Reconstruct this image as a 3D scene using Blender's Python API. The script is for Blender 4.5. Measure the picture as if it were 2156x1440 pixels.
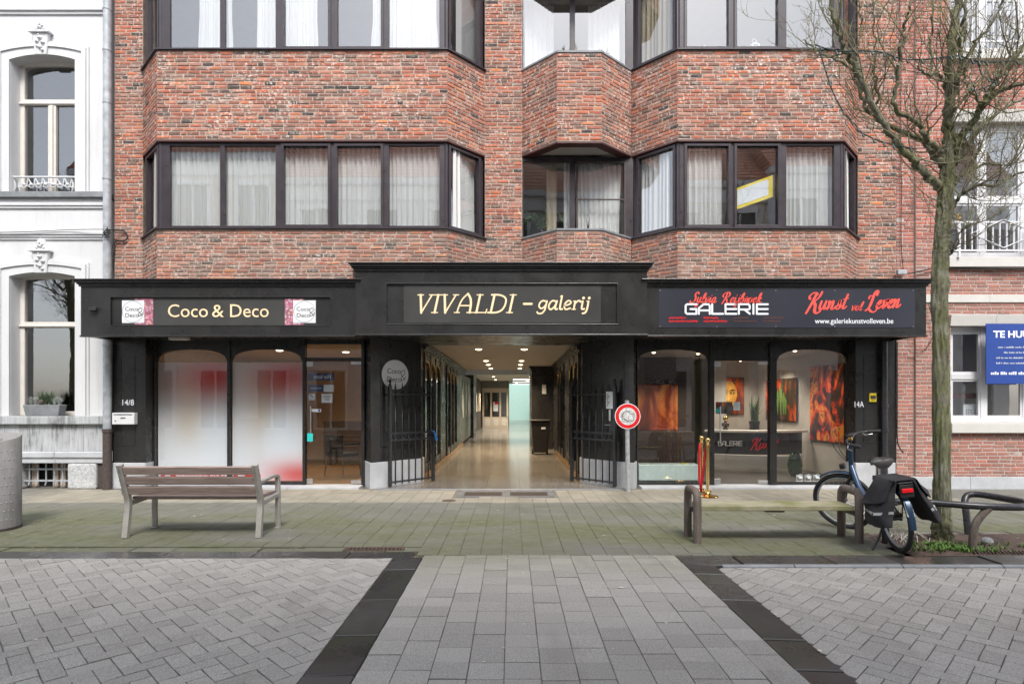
import bpy, math, random
import numpy as np
from mathutils import Vector, Matrix
for _o in list(bpy.data.objects): bpy.data.objects.remove(_o)
R = math.radians
SC = bpy.context.scene
COL = SC.collection
random.seed(7)
rng = np.random.RandomState(11)

# ---------------------------------------------------------------- camera, sky, sun, exposure
CAM_D, EYE, F = 10.25, 1.5, 1250.0          # metres from the facade, eye height, focal length in photo pixels
cam = bpy.data.cameras.new('camera'); co = bpy.data.objects.new('camera', cam); COL.objects.link(co)
co.location = (0, -CAM_D, EYE); co.rotation_euler = (R(90), 0, 0)
cam.sensor_width = 36; cam.lens = F / 2156 * 36; cam.shift_y = 126 / 2156
cam.clip_start = .05; cam.clip_end = 500
SC.camera = co
W = bpy.data.worlds.new('World'); SC.world = W; W.use_nodes = True
wn = W.node_tree.nodes; wl = W.node_tree.links
sky = wn.new('ShaderNodeTexSky'); sky.sky_type = 'NISHITA'; sky.sun_disc = False
SUN_EL, SUN_AZ = R(52), R(168)
sky.sun_elevation = SUN_EL; sky.sun_rotation = SUN_AZ
sky.air_density = 1.0; sky.dust_density = 1.5; sky.ozone_density = 1.0
hs = wn.new('ShaderNodeHueSaturation'); hs.inputs['Saturation'].default_value = .38     # thin high cloud: paler sky
wl.new(sky.outputs[0], hs.inputs['Color']); wl.new(hs.outputs[0], wn['Background'].inputs[0]); wn['Background'].inputs[1].default_value = .15
sun = bpy.data.lights.new('sun', 'SUN'); so = bpy.data.objects.new('sun', sun); COL.objects.link(so)
sun.energy = 1.45; sun.angle = R(18); sun.color = (1, .965, .92)
_sd = Vector((math.sin(SUN_AZ) * math.cos(SUN_EL), math.cos(SUN_AZ) * math.cos(SUN_EL), math.sin(SUN_EL)))
so.rotation_euler = _sd.to_track_quat('Z', 'Y').to_euler()
SC.view_settings.view_transform = 'Standard'; SC.view_settings.look = 'None'
SC.view_settings.gamma = 1; SC.view_settings.use_curve_mapping = False
SC.view_settings.exposure = 1.42
SC.render.engine = 'CYCLES'
SC.cycles.use_denoising = True
SC.cycles.max_bounces = 8; SC.cycles.transparent_max_bounces = 24; SC.cycles.diffuse_bounces = 4
SC.cycles.sample_clamp_indirect = 4; SC.cycles.caustics_reflective = False; SC.cycles.caustics_refractive = False

def wx(px, y=0.): return (px - 1078) * (y + CAM_D) / F
def wz(py, y=0.): return EYE + (846 - py) * (y + CAM_D) / F
def gnd(px, py):
    d = F * EYE / (py - 846); return ((px - 1078) * d / F, d - CAM_D)

# ---------------------------------------------------------------- scene helpers
def tag(o, label=None, cat=None, group=None, kind=None):
    if label: o['label'] = label
    if cat: o['category'] = cat
    if group: o['group'] = group
    if kind: o['kind'] = kind
    return o
def empty(name, label=None, cat=None, loc=(0, 0, 0), rz=0, group=None, kind=None, parent=None):
    o = bpy.data.objects.new(name, None); COL.objects.link(o); o.location = loc; o.rotation_euler = (0, 0, rz)
    o.empty_display_size = .1
    if parent: o.parent = parent
    return tag(o, label, cat, group, kind)
def link(name, me, parent=None, loc=(0, 0, 0)):
    o = bpy.data.objects.new(name, me); COL.objects.link(o); o.location = loc
    if parent: o.parent = parent
    return o
class MB:
    def __init__(s): s.v = []; s.f = []
    def add(s, vs, fs):
        b = len(s.v); s.v += [tuple(p) for p in vs]; s.f += [tuple(i + b for i in f) for f in fs]; return s
    def box(s, x0, x1, y0, y1, z0, z1):
        return s.add([(x0, y0, z0), (x1, y0, z0), (x1, y1, z0), (x0, y1, z0), (x0, y0, z1), (x1, y0, z1), (x1, y1, z1), (x0, y1, z1)],
            [(0, 3, 2, 1), (4, 5, 6, 7), (0, 1, 5, 4), (1, 2, 6, 5), (2, 3, 7, 6), (3, 0, 4, 7)])
    def hexa(s, p):    # 8 corner points, bottom ring then top ring
        return s.add(p, [(0, 3, 2, 1), (4, 5, 6, 7), (0, 1, 5, 4), (1, 2, 6, 5), (2, 3, 7, 6), (3, 0, 4, 7)])
    def obox(s, fr, s0, s1, t0, t1, z0, z1):     # fr = frame (origin, u, n): s along the wall, t out of it
        P = lambda a, t, z: (fr[0][0] + fr[1][0] * a + fr[2][0] * t, fr[0][1] + fr[1][1] * a + fr[2][1] * t, z)
        return s.hexa([P(s0, t1, z0), P(s1, t1, z0), P(s1, t0, z0), P(s0, t0, z0), P(s0, t1, z1), P(s1, t1, z1), P(s1, t0, z1), P(s0, t0, z1)])
    def prism(s, pts, z0, z1):                   # polygon in xy, counter-clockwise
        n = len(pts)
        return s.add([(p[0], p[1], z0) for p in pts] + [(p[0], p[1], z1) for p in pts],
            [tuple(range(n - 1, -1, -1)), tuple(range(n, 2 * n))] + [(i, (i + 1) % n, n + (i + 1) % n, n + i) for i in range(n)])
    def plate(s, pts, y0, y1):                   # polygon in xz seen from -y, counter-clockwise, from y0 (front) to y1
        n = len(pts)
        return s.add([(p[0], y0, p[1]) for p in pts] + [(p[0], y1, p[1]) for p in pts],
            [tuple(range(n)), tuple(range(2 * n - 1, n - 1, -1))] + [(i, n + i, n + (i + 1) % n, (i + 1) % n) for i in range(n)])
    def tube(s, path, r, n=8, caps=True, closed=False):
        P = [Vector(p) for p in path]; m = len(P); rr = r if isinstance(r, (list, tuple)) else [r] * m
        b = len(s.v); up = None
        for i, p in enumerate(P):
            if closed: t = P[(i + 1) % m] - P[i - 1]
            else: t = P[min(i + 1, m - 1)] - P[max(i - 1, 0)]
            if t.length < 1e-9: t = Vector((0, 0, 1))
            t.normalize()
            if up is None: up = t.orthogonal().normalized()
            up = (up - t * up.dot(t))
            if up.length < 1e-5: up = t.orthogonal()
            up.normalize(); w = t.cross(up)
            for k in range(n):
                a = 2 * math.pi * k / n; q = p + (up * math.cos(a) + w * math.sin(a)) * rr[i]; s.v.append(tuple(q))
        for i in range(m if closed else m - 1):
            j = (i + 1) % m
            for k in range(n):
                l = (k + 1) % n; s.f.append((b + i * n + k, b + i * n + l, b + j * n + l, b + j * n + k))
        if caps and not closed:
            s.f.append(tuple(b + k for k in range(n - 1, -1, -1))); s.f.append(tuple(b + (m - 1) * n + k for k in range(n)))
        return s
    def lathe(s, prof, c=(0, 0, 0), n=24):       # prof = [(r, z)...] about a vertical axis
        b = len(s.v)
        for r, z in prof:
            for k in range(n):
                a = 2 * math.pi * k / n; s.v.append((c[0] + r * math.cos(a), c[1] + r * math.sin(a), c[2] + z))
        for i in range(len(prof) - 1):
            for k in range(n):
                l = (k + 1) % n; s.f.append((b + i * n + k, b + i * n + l, b + (i + 1) * n + l, b + (i + 1) * n + k))
        s.f.append(tuple(b + k for k in range(n - 1, -1, -1))); m = len(prof) - 1; s.f.append(tuple(b + m * n + k for k in range(n)))
        return s
    def ball(s, c, r, n=10, sz=1.):
        return s.lathe([(max(1e-4, r * math.sin(math.pi * i / n)), -r * sz * math.cos(math.pi * i / n)) for i in range(n + 1)], c, 2 * n)
    def disc_y(s, c, r, t, n=32, rx=None):       # disc facing -y, thickness t
        rx = rx or r
        return s.plate([(c[0] + rx * math.cos(2 * math.pi * k / n), c[2] + r * math.sin(2 * math.pi * k / n)) for k in range(n)], c[1], c[1] + t)
    def ring_y(s, c, r0, r1, t, n=32):
        b = len(s.v)
        for k in range(n):
            a = 2 * math.pi * k / n
            for r, y in ((r0, c[1]), (r1, c[1]), (r1, c[1] + t), (r0, c[1] + t)):
                s.v.append((c[0] + r * math.cos(a), y, c[2] + r * math.sin(a)))
        for k in range(n):
            l = (k + 1) % n
            for q in range(4): s.f.append((b + k * 4 + q, b + k * 4 + (q + 1) % 4, b + l * 4 + (q + 1) % 4, b + l * 4 + q))
        return s
    def xform(s, fn): s.v = [tuple(fn(Vector(p))) for p in s.v]; return s
    def mesh(s, name, m=None, smooth=False):
        me = bpy.data.meshes.new(name); me.from_pydata(s.v, [], s.f)
        if m: me.materials.append(m)
        if smooth: me.polygons.foreach_set('use_smooth', [True] * len(me.polygons))
        me.update(); return me
    def build(s, name, m, parent=None, smooth=False, bevel=0, loc=(0, 0, 0)):
        me = s.mesh(name, m, smooth)
        if smooth:
            try: me.set_sharp_from_angle(angle=R(42))
            except Exception: pass
        o = link(name, me, parent, loc)
        if bevel:
            md = o.modifiers.new('bevel', 'BEVEL'); md.width = bevel; md.segments = 2; md.limit_method = 'ANGLE'; md.angle_limit = R(40)
        return o
def frame(p0, p1):
    u = Vector((p1[0] - p0[0], p1[1] - p0[1], 0)); L = u.length; u.normalize()
    n = Vector((u.y, -u.x, 0))                   # outward = to the right-hand side seen along u => towards -y for u = +x
    return (Vector((p0[0], p0[1], 0)), u, n), L
def spline(pts, k=6, closed=False):
    P = [Vector(p) for p in pts]; out = []; m = len(P)
    for i in range(m if closed else m - 1):
        if closed: a, b, c, d = P[i - 1], P[i], P[(i + 1) % m], P[(i + 2) % m]
        else: a, b, c, d = P[max(i - 1, 0)], P[i], P[i + 1], P[min(i + 2, m - 1)]
        for j in range(k):
            t = j / k
            out.append(.5 * ((2 * b) + (c - a) * t + (2 * a - 5 * b + 4 * c - d) * t * t + (3 * b - a - 3 * c + d) * t ** 3))
    if not closed: out.append(P[-1])
    return out

# ---------------------------------------------------------------- materials
class NT:
    def __init__(s, name):
        s.m = bpy.data.materials.new(name); s.m.use_nodes = True; s.n = s.m.node_tree.nodes; s.l = s.m.node_tree.links
        s.p = s.n['Principled BSDF']; s.out = s.n['Material Output']; s._pos = None
    def node(s, t, **kw):
        x = s.n.new(t)
        for k, v in kw.items(): setattr(x, k, v)
        return x
    def pos(s):
        if not s._pos: s._pos = s.node('ShaderNodeNewGeometry')
        return s._pos.outputs['Position']
    def noise(s, scale, detail=4, rough=.55, vec=None, stretch=None, distort=0):
        x = s.node('ShaderNodeTexNoise'); x.inputs['Scale'].default_value = scale; x.inputs['Detail'].default_value = detail
        x.inputs['Roughness'].default_value = rough; x.inputs['Distortion'].default_value = distort
        v = vec or s.pos()
        if stretch:
            mp = s.node('ShaderNodeMapping'); mp.inputs['Scale'].default_value = stretch; s.l.new(v, mp.inputs[0]); v = mp.outputs[0]
        s.l.new(v, x.inputs['Vector']); return x.outputs[0]
    def ramp(s, fac, stops, interp='LINEAR'):
        x = s.node('ShaderNodeValToRGB'); x.color_ramp.interpolation = interp; e = x.color_ramp.elements
        while len(e) < len(stops): e.new(.5)
        for q, (p, c) in zip(e, stops): q.position = p; q.color = (*c, 1) if len(c) == 3 else c
        s.l.new(fac, x.inputs[0]); return x.outputs[0]
    def rng(s, v, a, b, c=0., d=1.):
        x = s.node('ShaderNodeMapRange'); s.l.new(v, x.inputs[0])
        for i, q in enumerate((a, b, c, d)): x.inputs[i + 1].default_value = q
        return x.outputs[0]
    def mix(s, fac, a, b, blend='MIX'):
        x = s.node('ShaderNodeMix', data_type='RGBA', blend_type=blend)
        for i, q in ((0, fac), (6, a), (7, b)):
            if isinstance(q, (int, float)): x.inputs[i].default_value = q
            elif isinstance(q, tuple): x.inputs[i].default_value = (*q[:3], 1)
            else: s.l.new(q, x.inputs[i])
        return x.outputs[2]
    def math(s, op, a, b=0.):
        x = s.node('ShaderNodeMath', operation=op)
        for i, q in ((0, a), (1, b)):
            if isinstance(q, (int, float)): x.inputs[i].default_value = q
            else: s.l.new(q, x.inputs[i])
        return x.outputs[0]
    def attr(s, name):
        x = s.node('ShaderNodeAttribute'); x.attribute_name = name; return x.outputs['Fac']
    def xyz(s):
        x = s.node('ShaderNodeSeparateXYZ'); s.l.new(s.pos(), x.inputs[0]); return x.outputs
    def color(s, c):
        if isinstance(c, tuple): s.p.inputs['Base Color'].default_value = (*c, 1)
        else: s.l.new(c, s.p.inputs['Base Color'])
        return s
    def set(s, rough=None, metal=None, spec=None, coat=None):
        for k, v in (('Roughness', rough), ('Metallic', metal), ('Specular IOR Level', spec), ('Coat Weight', coat)):
            if v is None: continue
            if isinstance(v, (int, float)): s.p.inputs[k].default_value = v
            else: s.l.new(v, s.p.inputs[k])
        return s
    def bump(s, h, strength=.3, dist=.01):
        b = s.node('ShaderNodeBump'); b.inputs['Strength'].default_value = strength; b.inputs['Distance'].default_value = dist
        s.l.new(h, b.inputs['Height']); s.l.new(b.outputs[0], s.p.inputs['Normal']); return s
def simple(name, c, rough=.6, metal=0., var=.15, scale=6., bump=0., bscale=60., spec=.5, fine=0.):
    t = NT(name); n = t.noise(scale, 5)
    lo = tuple(max(0, q * (1 - var)) for q in c); hi = tuple(min(1, q * (1 + var)) for q in c)
    col = t.ramp(n, [(.3, lo), (.7, hi)])
    if fine: col = t.mix(fine, col, t.ramp(t.noise(220, 2), [(.35, tuple(q * .45 for q in c)), (.65, tuple(min(1, q * 1.5) for q in c))]))
    t.color(col).set(rough, metal, spec)
    if rough < .5 and not metal: t.set(rough=t.rng(t.noise(scale * 1.7, 4), .3, .7, rough * .8, min(1, rough * 1.35)))
    if bump: t.bump(t.noise(bscale, 4), bump, .004)
    return t.m
M = {}
def brick_mat(name, stops, white, dark_noise=.25):
    t = NT(name); r = t.attr('rnd')
    base = t.ramp(r, stops, 'LINEAR')
    n = t.noise(16, 5, .65)
    base = t.mix(t.rng(n, .35, .7, 0, dark_noise), base, t.mix(1., base, (.55, .42, .38), 'MULTIPLY'))
    grain = t.noise(95, 4, .7)
    base = t.mix(t.rng(grain, .35, .65, 0, .45), base, t.mix(1., base, (1.28, 1.2, 1.15), 'MULTIPLY'))
    w = t.math('MULTIPLY', t.rng(t.noise(22, 5, .72), .545, .6, 0, white), t.rng(t.noise(2.6, 2), .4, .58, .2, 1.))
    base = t.mix(w, base, (.68, .6, .54))
    zz = t.xyz()[2]; base = t.mix(t.math('MULTIPLY', t.rng(zz, 4.4, 4.1, 0, .4), t.rng(t.noise(3, 3), .2, .6)), base, (.26, .2, .165))   # rain-washed dirty band above the canopy
    drip = t.rng(t.noise(1.6, 5, .6, stretch=(3.2, 3.2, .35)), .5, .75, 0, .35); base = t.mix(drip, base, t.mix(1., base, (.72, .66, .62), 'MULTIPLY'))
    soot = t.rng(t.noise(1.1, 4), .45, .75, 0, .28)
    base = t.mix(soot, base, t.mix(1., base, (.7, .66, .64), 'MULTIPLY'))
    base = t.mix(.1, base, (.42, .345, .29))      # pale dust
    t.color(base).set(.9, 0, .25).bump(t.noise(60, 5, .7), .55, .006); return t.m
M['brick'] = brick_mat('weathered_brick', [(0, (.036, .031, .032)), (.03, (.045, .038, .038)), (.04, (.13, .078, .062)), (.12, (.18, .1, .078)), (.2, (.31, .088, .05)), (.28, (.2, .104, .077)), (.36, (.38, .108, .06)), (.44, (.24, .132, .1)), (.52, (.45, .105, .042)), (.6, (.28, .102, .072)), (.68, (.22, .148, .12)), (.76, (.5, .13, .05)), (.84, (.42, .22, .165)), (.91, (.35, .088, .047)), (.96, (.26, .19, .16)), (1, (.6, .19, .05))], .95)
M['brick2'] = brick_mat('red_brick', [(0, (.22, .075, .055)), (.25, (.32, .098, .07)), (.5, (.4, .122, .086)), (.75, (.35, .128, .098)), (.9, (.45, .135, .09)), (1, (.5, .145, .09))], .35, .2)
M['mortar'] = simple('beige_mortar', (.40, .33, .277), .95, var=.3, scale=14, bump=.4, spec=.2)
M['mortar2'] = simple('pale_mortar', (.42, .37, .34), .95, var=.15, scale=14, bump=.3, spec=.2)
t = NT('black_paint'); c = t.ramp(t.noise(2.2, 5), [(.3, (.016, .0155, .015)), (.7, (.025, .0243, .0235))])
c = t.mix(t.rng(t.noise(2.6, 6, .65, stretch=(2.2, 2.2, .5)), .5, .85, 0, .4), c, (.05, .047, .044)); c = t.mix(t.rng(t.noise(60, 4, .8), .7, .78, 0, .4), c, (.12, .115, .11))
t.color(c).set(t.rng(t.noise(3.1, 5), .3, .7, .2, .4), 0, .5).bump(t.noise(3, 3), .012, .02); M['black'] = t.m
M['blackm'] = simple('black_iron', (.028, .028, .031), .3, var=.35, scale=20, bump=.1)
M['frame'] = simple('brown_aluminium', (.034, .026, .031), .33, var=.2, scale=5)
M['lintel'] = simple('oxide_red_lintel', (.07, .022, .018), .6)
t = NT('white_render'); c = t.ramp(t.noise(1.4, 5), [(.3, (.565, .57, .575)), (.7, (.615, .62, .625))]); c = t.mix(t.rng(t.noise(2.2, 6, .65, stretch=(5, 5, .5)), .52, .8, 0, .45), c, (.4, .4, .385))
t.color(c).set(.85, 0, .3).bump(t.noise(45, 5), .1, .004); M['white'] = t.m
M['cream'] = simple('cream_window_paint', (.62, .58, .53), .5, var=.06)
M['wframe'] = simple('white_window_frame', (.62, .62, .63), .4, var=.05)
M['zinc'] = simple('zinc', (.36, .38, .4), .5, .15, var=.25, scale=9)
M['castiron'] = simple('brown_cast_iron', (.06, .045, .04), .7, var=.35, scale=20, bump=.2)
M['lead'] = simple('lead_sheet', (.2, .21, .22), .6, var=.2)
M['gold'] = simple('polished_brass', (.75, .5, .18), .16, 1., var=.08)
M['steel'] = simple('brushed_steel', (.6, .6, .6), .3, 1., var=.1)
M['galv'] = simple('galvanised_steel', (.42, .43, .43), .55, .5, var=.2, scale=15)
M['rope'] = simple('red_velvet', (.5, .01, .02), .8, var=.3, scale=40)
t = NT('grey_concrete'); c = t.ramp(t.noise(5, 5), [(.3, (.215, .208, .197)), (.7, (.275, .267, .255))]); c = t.mix(t.rng(t.noise(3, 6, .7, stretch=(6, 6, .6)), .48, .75, 0, .6), c, (.14, .132, .12)); c = t.mix(t.rng(t.noise(90, 3), .6, .7, 0, .4), c, (.36, .35, .34))
t.color(c).set(.8, 0, .3).bump(t.noise(70, 4), .2, .004); M['concrete'] = t.m
M['rubber'] = simple('black_rubber', (.018, .018, .019), .75, var=.25, scale=30, bump=.2)
M['plastic'] = simple('black_plastic', (.022, .02, .02), .42, var=.25)
M['fabric'] = simple('black_fabric', (.018, .017, .019), .85, var=.35, scale=14, bump=.5, bscale=90)
M['blue'] = simple('blue_bike_paint', (.022, .05, .095), .28, .3, var=.15)
M['red'] = simple('red_print', (.62, .012, .014), .4, var=.08)
M['coral'] = simple('coral_lettering', (.86, .09, .065), .45, var=.05)
M['cletter'] = simple('cream_lettering', (.88, .66, .4), .5, var=.05)
M['wletter'] = simple('white_lettering', (.82, .83, .86), .45, var=.03)
M['paper'] = simple('white_paper', (.72, .75, .78), .6, var=.06)
M['dkletter'] = simple('grey_lettering', (.12, .1, .08), .5, var=.05)
M['navyprint'] = simple('navy_print', (.03, .035, .13), .4, var=.1)
M['bluesign'] = simple('blue_board', (.012, .05, .26), .4, var=.06)
M['yellow'] = simple('yellow_print', (.8, .62, .02), .45, var=.05)
M['teal'] = simple('turquoise_card', (.02, .5, .47), .5, var=.05)
M['tealwall'] = simple('pale_green_wall', (.38, .55, .48), .7, var=.04)
M['beige'] = simple('beige_paint', (.55, .46, .37), .6, var=.06)
M['plaster'] = simple('cream_ceiling', (.55, .44, .31), .75, var=.06)
M['wallpale'] = simple('pale_grey_wall', (.46, .425, .385), .8, var=.05)
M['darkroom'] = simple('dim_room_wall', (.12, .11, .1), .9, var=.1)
M['greypanel'] = simple('grey_panel', (.16, .155, .145), .5, var=.08)
M['desk'] = simple('white_desk', (.56, .54, .5), .4, var=.04)
M['frost'] = simple('pale_green_glass', (.5, .6, .56), .25, var=.05)
M['soil'] = simple('soil', (.075, .05, .038), .95, var=.4, scale=25, bump=.9, bscale=50)
M['palm'] = simple('palm_green', (.2, .36, .1), .6, var=.4, scale=14)
M['leafg'] = simple('green_weed', (.1, .2, .035), .7, var=.35, scale=30)
M['grass'] = simple('dry_grass', (.16, .17, .06), .8, var=.4, scale=30)
M['heather'] = simple('silver_heather', (.42, .45, .42), .85, var=.3, scale=40)
M['conifer'] = simple('conifer_green', (.07, .11, .05), .8, var=.4, scale=30)
M['cable'] = simple('black_cable', (.015, .015, .016), .6)
M['gcable'] = simple('green_light_cable', (.012, .035, .035), .55)
M['bluecloth'] = simple('blue_plastic_bag', (.02, .22, .6), .5)
M['clearcup'] = simple('pale_plastic', (.7, .7, .68), .4)
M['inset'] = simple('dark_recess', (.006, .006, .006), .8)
M['litterm'] = simple('pale_litter', (.5, .46, .4), .8, var=.4, scale=20)
M['rust'] = simple('rusty_grate', (.09, .06, .045), .8, var=.4, scale=30, bump=.3)
M['bluestone'] = simple('pale_bluestone', (.44, .45, .465), .7, var=.16, scale=4, bump=.12, fine=.15)
M['dirtstone'] = None
t = NT('streaked_limestone'); a = t.noise(3, 5, .6, stretch=(9, 9, .9)); b = t.noise(2.2, 4)
c = t.ramp(t.math('MULTIPLY', a, b), [(.14, (.16, .16, .16)), (.24, (.36, .37, .375)), (.4, (.46, .47, .48))])
t.color(c).set(.85, 0, .3).bump(t.noise(50, 4), .2, .004); M['dirtstone'] = t.m
t = NT('rough_stone'); c = t.ramp(t.noise(28, 5, .7), [(.3, (.26, .26, .26)), (.5, (.44, .45, .45)), (.7, (.6, .6, .6))])
t.color(c).set(.9).bump(t.noise(30, 5), .6, .01); M['roughstone'] = t.m
def wood(name, c0, c1, stretch, rough=.8, moss=0):
    t = NT(name); n = t.noise(3, 6, .6, stretch=stretch, distort=.6); col = t.ramp(n, [(.3, c0), (.7, c1)])
    if moss: col = t.mix(t.rng(t.noise(3.2, 4), .46, .68, 0, moss), col, (.14, .15, .05))
    t.color(col).set(rough, 0, .3).bump(n, .4, .005); return t.m
M['benchwood'] = wood('weathered_hardwood', (.17, .125, .105), (.36, .285, .25), (1.2, 14, 22))
M['plankwood'] = wood('mossy_plank', (.22, .2, .13), (.37, .34, .24), (1.0, 16, 16), moss=.8)
M['postwood'] = wood('brown_post', (.085, .068, .058), (.18, .145, .125), (14, 14, 1.5))
M['floorwood'] = wood('warm_floor', (.15, .085, .04), (.24, .15, .075), (9, 1.0, 9), .3)
M['greyfloor'] = wood('dark_grey_floor', (.05, .045, .042), (.09, .08, .075), (9, 1.0, 9), .35)
t = NT('polished_passage_tile'); c = t.mix(t.attr('rnd'), (.165, .15, .13), (.2, .183, .16)); c = t.mix(t.rng(t.noise(2.5, 5, .6), .4, .7, 0, .35), c, (.13, .117, .1))
t.color(c).set(.17, 0, .45); M['ptile'] = t.m
t = NT('cast_aluminium'); t.color(t.ramp(t.noise(8, 4), [(.3, (.3, .285, .255)), (.7, (.42, .4, .365))])).set(.55, .25).bump(t.noise(90, 3), .15, .002); M['alu'] = t.m
t = NT('bark'); a = t.noise(26, 6, .7, stretch=(1, 1, .22)); moss = t.rng(t.noise(5, 5, .65), .4, .62)
c = t.ramp(a, [(.3, (.085, .076, .055)), (.5, (.26, .25, .18)), (.7, (.44, .435, .35))])
c = t.mix(t.math('MULTIPLY', moss, .7), c, t.ramp(a, [(.3, (.075, .085, .028)), (.7, (.32, .335, .13))]))
t.color(c).set(.95, 0, .2).bump(t.noise(42, 6, .8, stretch=(1, 1, .16)), 1., .05); M['bark'] = t.m
t = NT('twig_bark'); a = t.noise(6, 4); c = t.ramp(a, [(.35, (.15, .115, .092)), (.5, (.21, .19, .12)), (.65, (.24, .24, .125))]); t.color(c).set(.9, 0, .2); M['twig'] = t.m
# paving: colour per piece (rnd), speckle, wear; dry strip under the canopy and moss with a shape of their own
def paving(name, c, moss=0., dry=0., speck=.5, rough=.8):
    t = NT(name); r = t.attr('rnd')
    base = t.mix(r, tuple(q * .9 for q in c), tuple(q * 1.09 for q in c))
    big = t.noise(.55, 4, .6); base = t.mix(t.rng(big, .35, .7, 0, .4), base, t.mix(1., base, (.8, .79, .77), 'MULTIPLY'))
    sp = t.math('ADD', t.math('MULTIPLY', t.noise(300, 2, .6), .6), t.math('MULTIPLY', t.noise(120, 3, .7), .4)); base = t.mix(t.rng(sp, .4, .6, 0, 1), t.mix(1., base, (1 - .5 * speck,) * 3, 'MULTIPLY'), t.mix(1., base, (1 + .75 * speck,) * 3, 'MULTIPLY'))
    vo = t.node('ShaderNodeTexVoronoi'); vo.inputs['Scale'].default_value = 2.3; t.l.new(t.pos(), vo.inputs[0])
    base = t.mix(t.rng(vo.outputs['Distance'], .045, .03, 0, .55), base, (.42, .4, .37))          # trodden gum
    base = t.mix(t.rng(t.noise(.8, 5, .7, stretch=(1, .35, 1)), .54, .72, 0, .75), base, t.mix(1., base, (.62, .6, .57), 'MULTIPLY'))   # tyre and oil marks
    x, y, z = t.xyz()
    if moss:
        n = t.noise(.9, 5, .62, stretch=(.5, 1.3, 1)); edge = t.math('MULTIPLY', t.rng(y, -5.15, -4.2), t.rng(y, -1.2, -2.8))
        g = t.math('MULTIPLY', t.rng(n, .36, .58), edge)
        base = t.mix(t.math('MULTIPLY', t.rng(y, -5.5, -4.4), .75), base, t.mix(1., base, (.72, .74, .66), 'MULTIPLY'))
        base = t.mix(t.math('MULTIPLY', g, moss), base, t.mix(t.rng(t.noise(9, 4), .3, .7), (.085, .09, .035), (.14, .15, .075)))
    if dry:
        n2 = t.noise(4, 3); lim = t.math('ADD', y, t.rng(n2, 0, 1, -.1, .1))
        k = t.math('MULTIPLY', t.rng(lim, -1.44, -1.34), t.rng(x, -8.1, -7.3))
        k = t.math('MULTIPLY', k, t.rng(x, 7.0, 6.6))
        base = t.mix(t.math('MULTIPLY', k, dry), base, t.mix(1., base, (1.75, 1.62, 1.5), 'MULTIPLY'))
    t.color(base).set(rough, 0, .35).bump(t.noise(160, 4, .7), .35, .004); return t.m
M['tile'] = paving('concrete_paving_tile', (.195, .187, .172), .75, 1., .4)
M['walk'] = paving('concrete_walk_tile', (.315, .3, .274), .45, 0, .65)
M['paver'] = paving('grey_clay_paver', (.31, .295, .27), .0, 0, .7)
t = NT('wet_bluestone'); r = t.attr('rnd'); c = t.mix(r, (.042, .04, .038), (.078, .075, .071)); c = t.mix(t.rng(t.noise(1.6, 5), .5, .72, 0, .6), c, (.04, .048, .02))
t.color(c).set(t.rng(t.noise(1.7, 4), .35, .65, .12, .5), 0, .5).bump(t.noise(90, 4), .1, .002); M['gutter'] = t.m
M['sand'] = simple('joint_sand', (.15, .135, .115), .95, var=.4, scale=9, bump=.4)
M['asphalt'] = simple('asphalt', (.05, .05, .05), .9, bump=.4)
# window glass: fresnel mix of clear and mirror
def glass(name, ior, tint=(1, 1, 1), rough=0.):
    t = NT(name); t.n.remove(t.p); fr = t.node('ShaderNodeFresnel'); fr.inputs[0].default_value = ior
    tr = t.node('ShaderNodeBsdfTransparent'); tr.inputs[0].default_value = (*tint, 1); gl = t.node('ShaderNodeBsdfGlossy'); gl.inputs['Roughness'].default_value = rough
    bp = t.node('ShaderNodeBump'); bp.inputs['Strength'].default_value = .05; bp.inputs['Distance'].default_value = .01
    t.l.new(t.noise(2.2, 2), bp.inputs['Height']); t.l.new(bp.outputs[0], gl.inputs['Normal'])
    mx = t.node('ShaderNodeMixShader'); bf = t.node('ShaderNodeNewGeometry').outputs['Backfacing']; t.l.new(t.math('MULTIPLY', fr.outputs[0], t.math('SUBTRACT', 1., bf)), mx.inputs[0]); t.l.new(tr.outputs[0], mx.inputs[1]); t.l.new(gl.outputs[0], mx.inputs[2])
    t.l.new(mx.outputs[0], t.out.inputs[0]); return t.m
M['glass'] = glass('coated_window_glass', 3.0, (.98, .99, .99))
M['shopglass'] = glass('shop_window_glass', 2.0, (.97, .98, .98))
M['oldglass'] = glass('old_window_glass', 2.7, (.92, .93, .93))
def cloth(name, c, tr=.45):
    t = NT(name); d = t.node('ShaderNodeBsdfDiffuse'); d.inputs[0].default_value = (*c, 1); s = t.node('ShaderNodeBsdfTranslucent'); s.inputs[0].default_value = (*c, 1)
    mx = t.node('ShaderNodeMixShader'); mx.inputs[0].default_value = tr; t.l.new(d.outputs[0], mx.inputs[1]); t.l.new(s.outputs[0], mx.inputs[2]); t.l.new(mx.outputs[0], t.out.inputs[0]); return t.m
M['curtain'] = cloth('white_sheer', (.8, .795, .78), .22)
M['blind'] = cloth('grey_screen', (.42, .42, .42), .2)
M['drape'] = cloth('beige_drape', (.55, .48, .36), .25)
def emit(name, c, s):
    t = NT(name); e = t.node('ShaderNodeEmission'); e.inputs[0].default_value = (*c, 1); e.inputs[1].default_value = s; t.l.new(e.outputs[0], t.out.inputs[0]); return t.m
M['lamp'] = emit('lit_spot', (1, .78, .48), 4)
M['tubelamp'] = emit('lit_tube', (1, .97, .9), 3)
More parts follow.
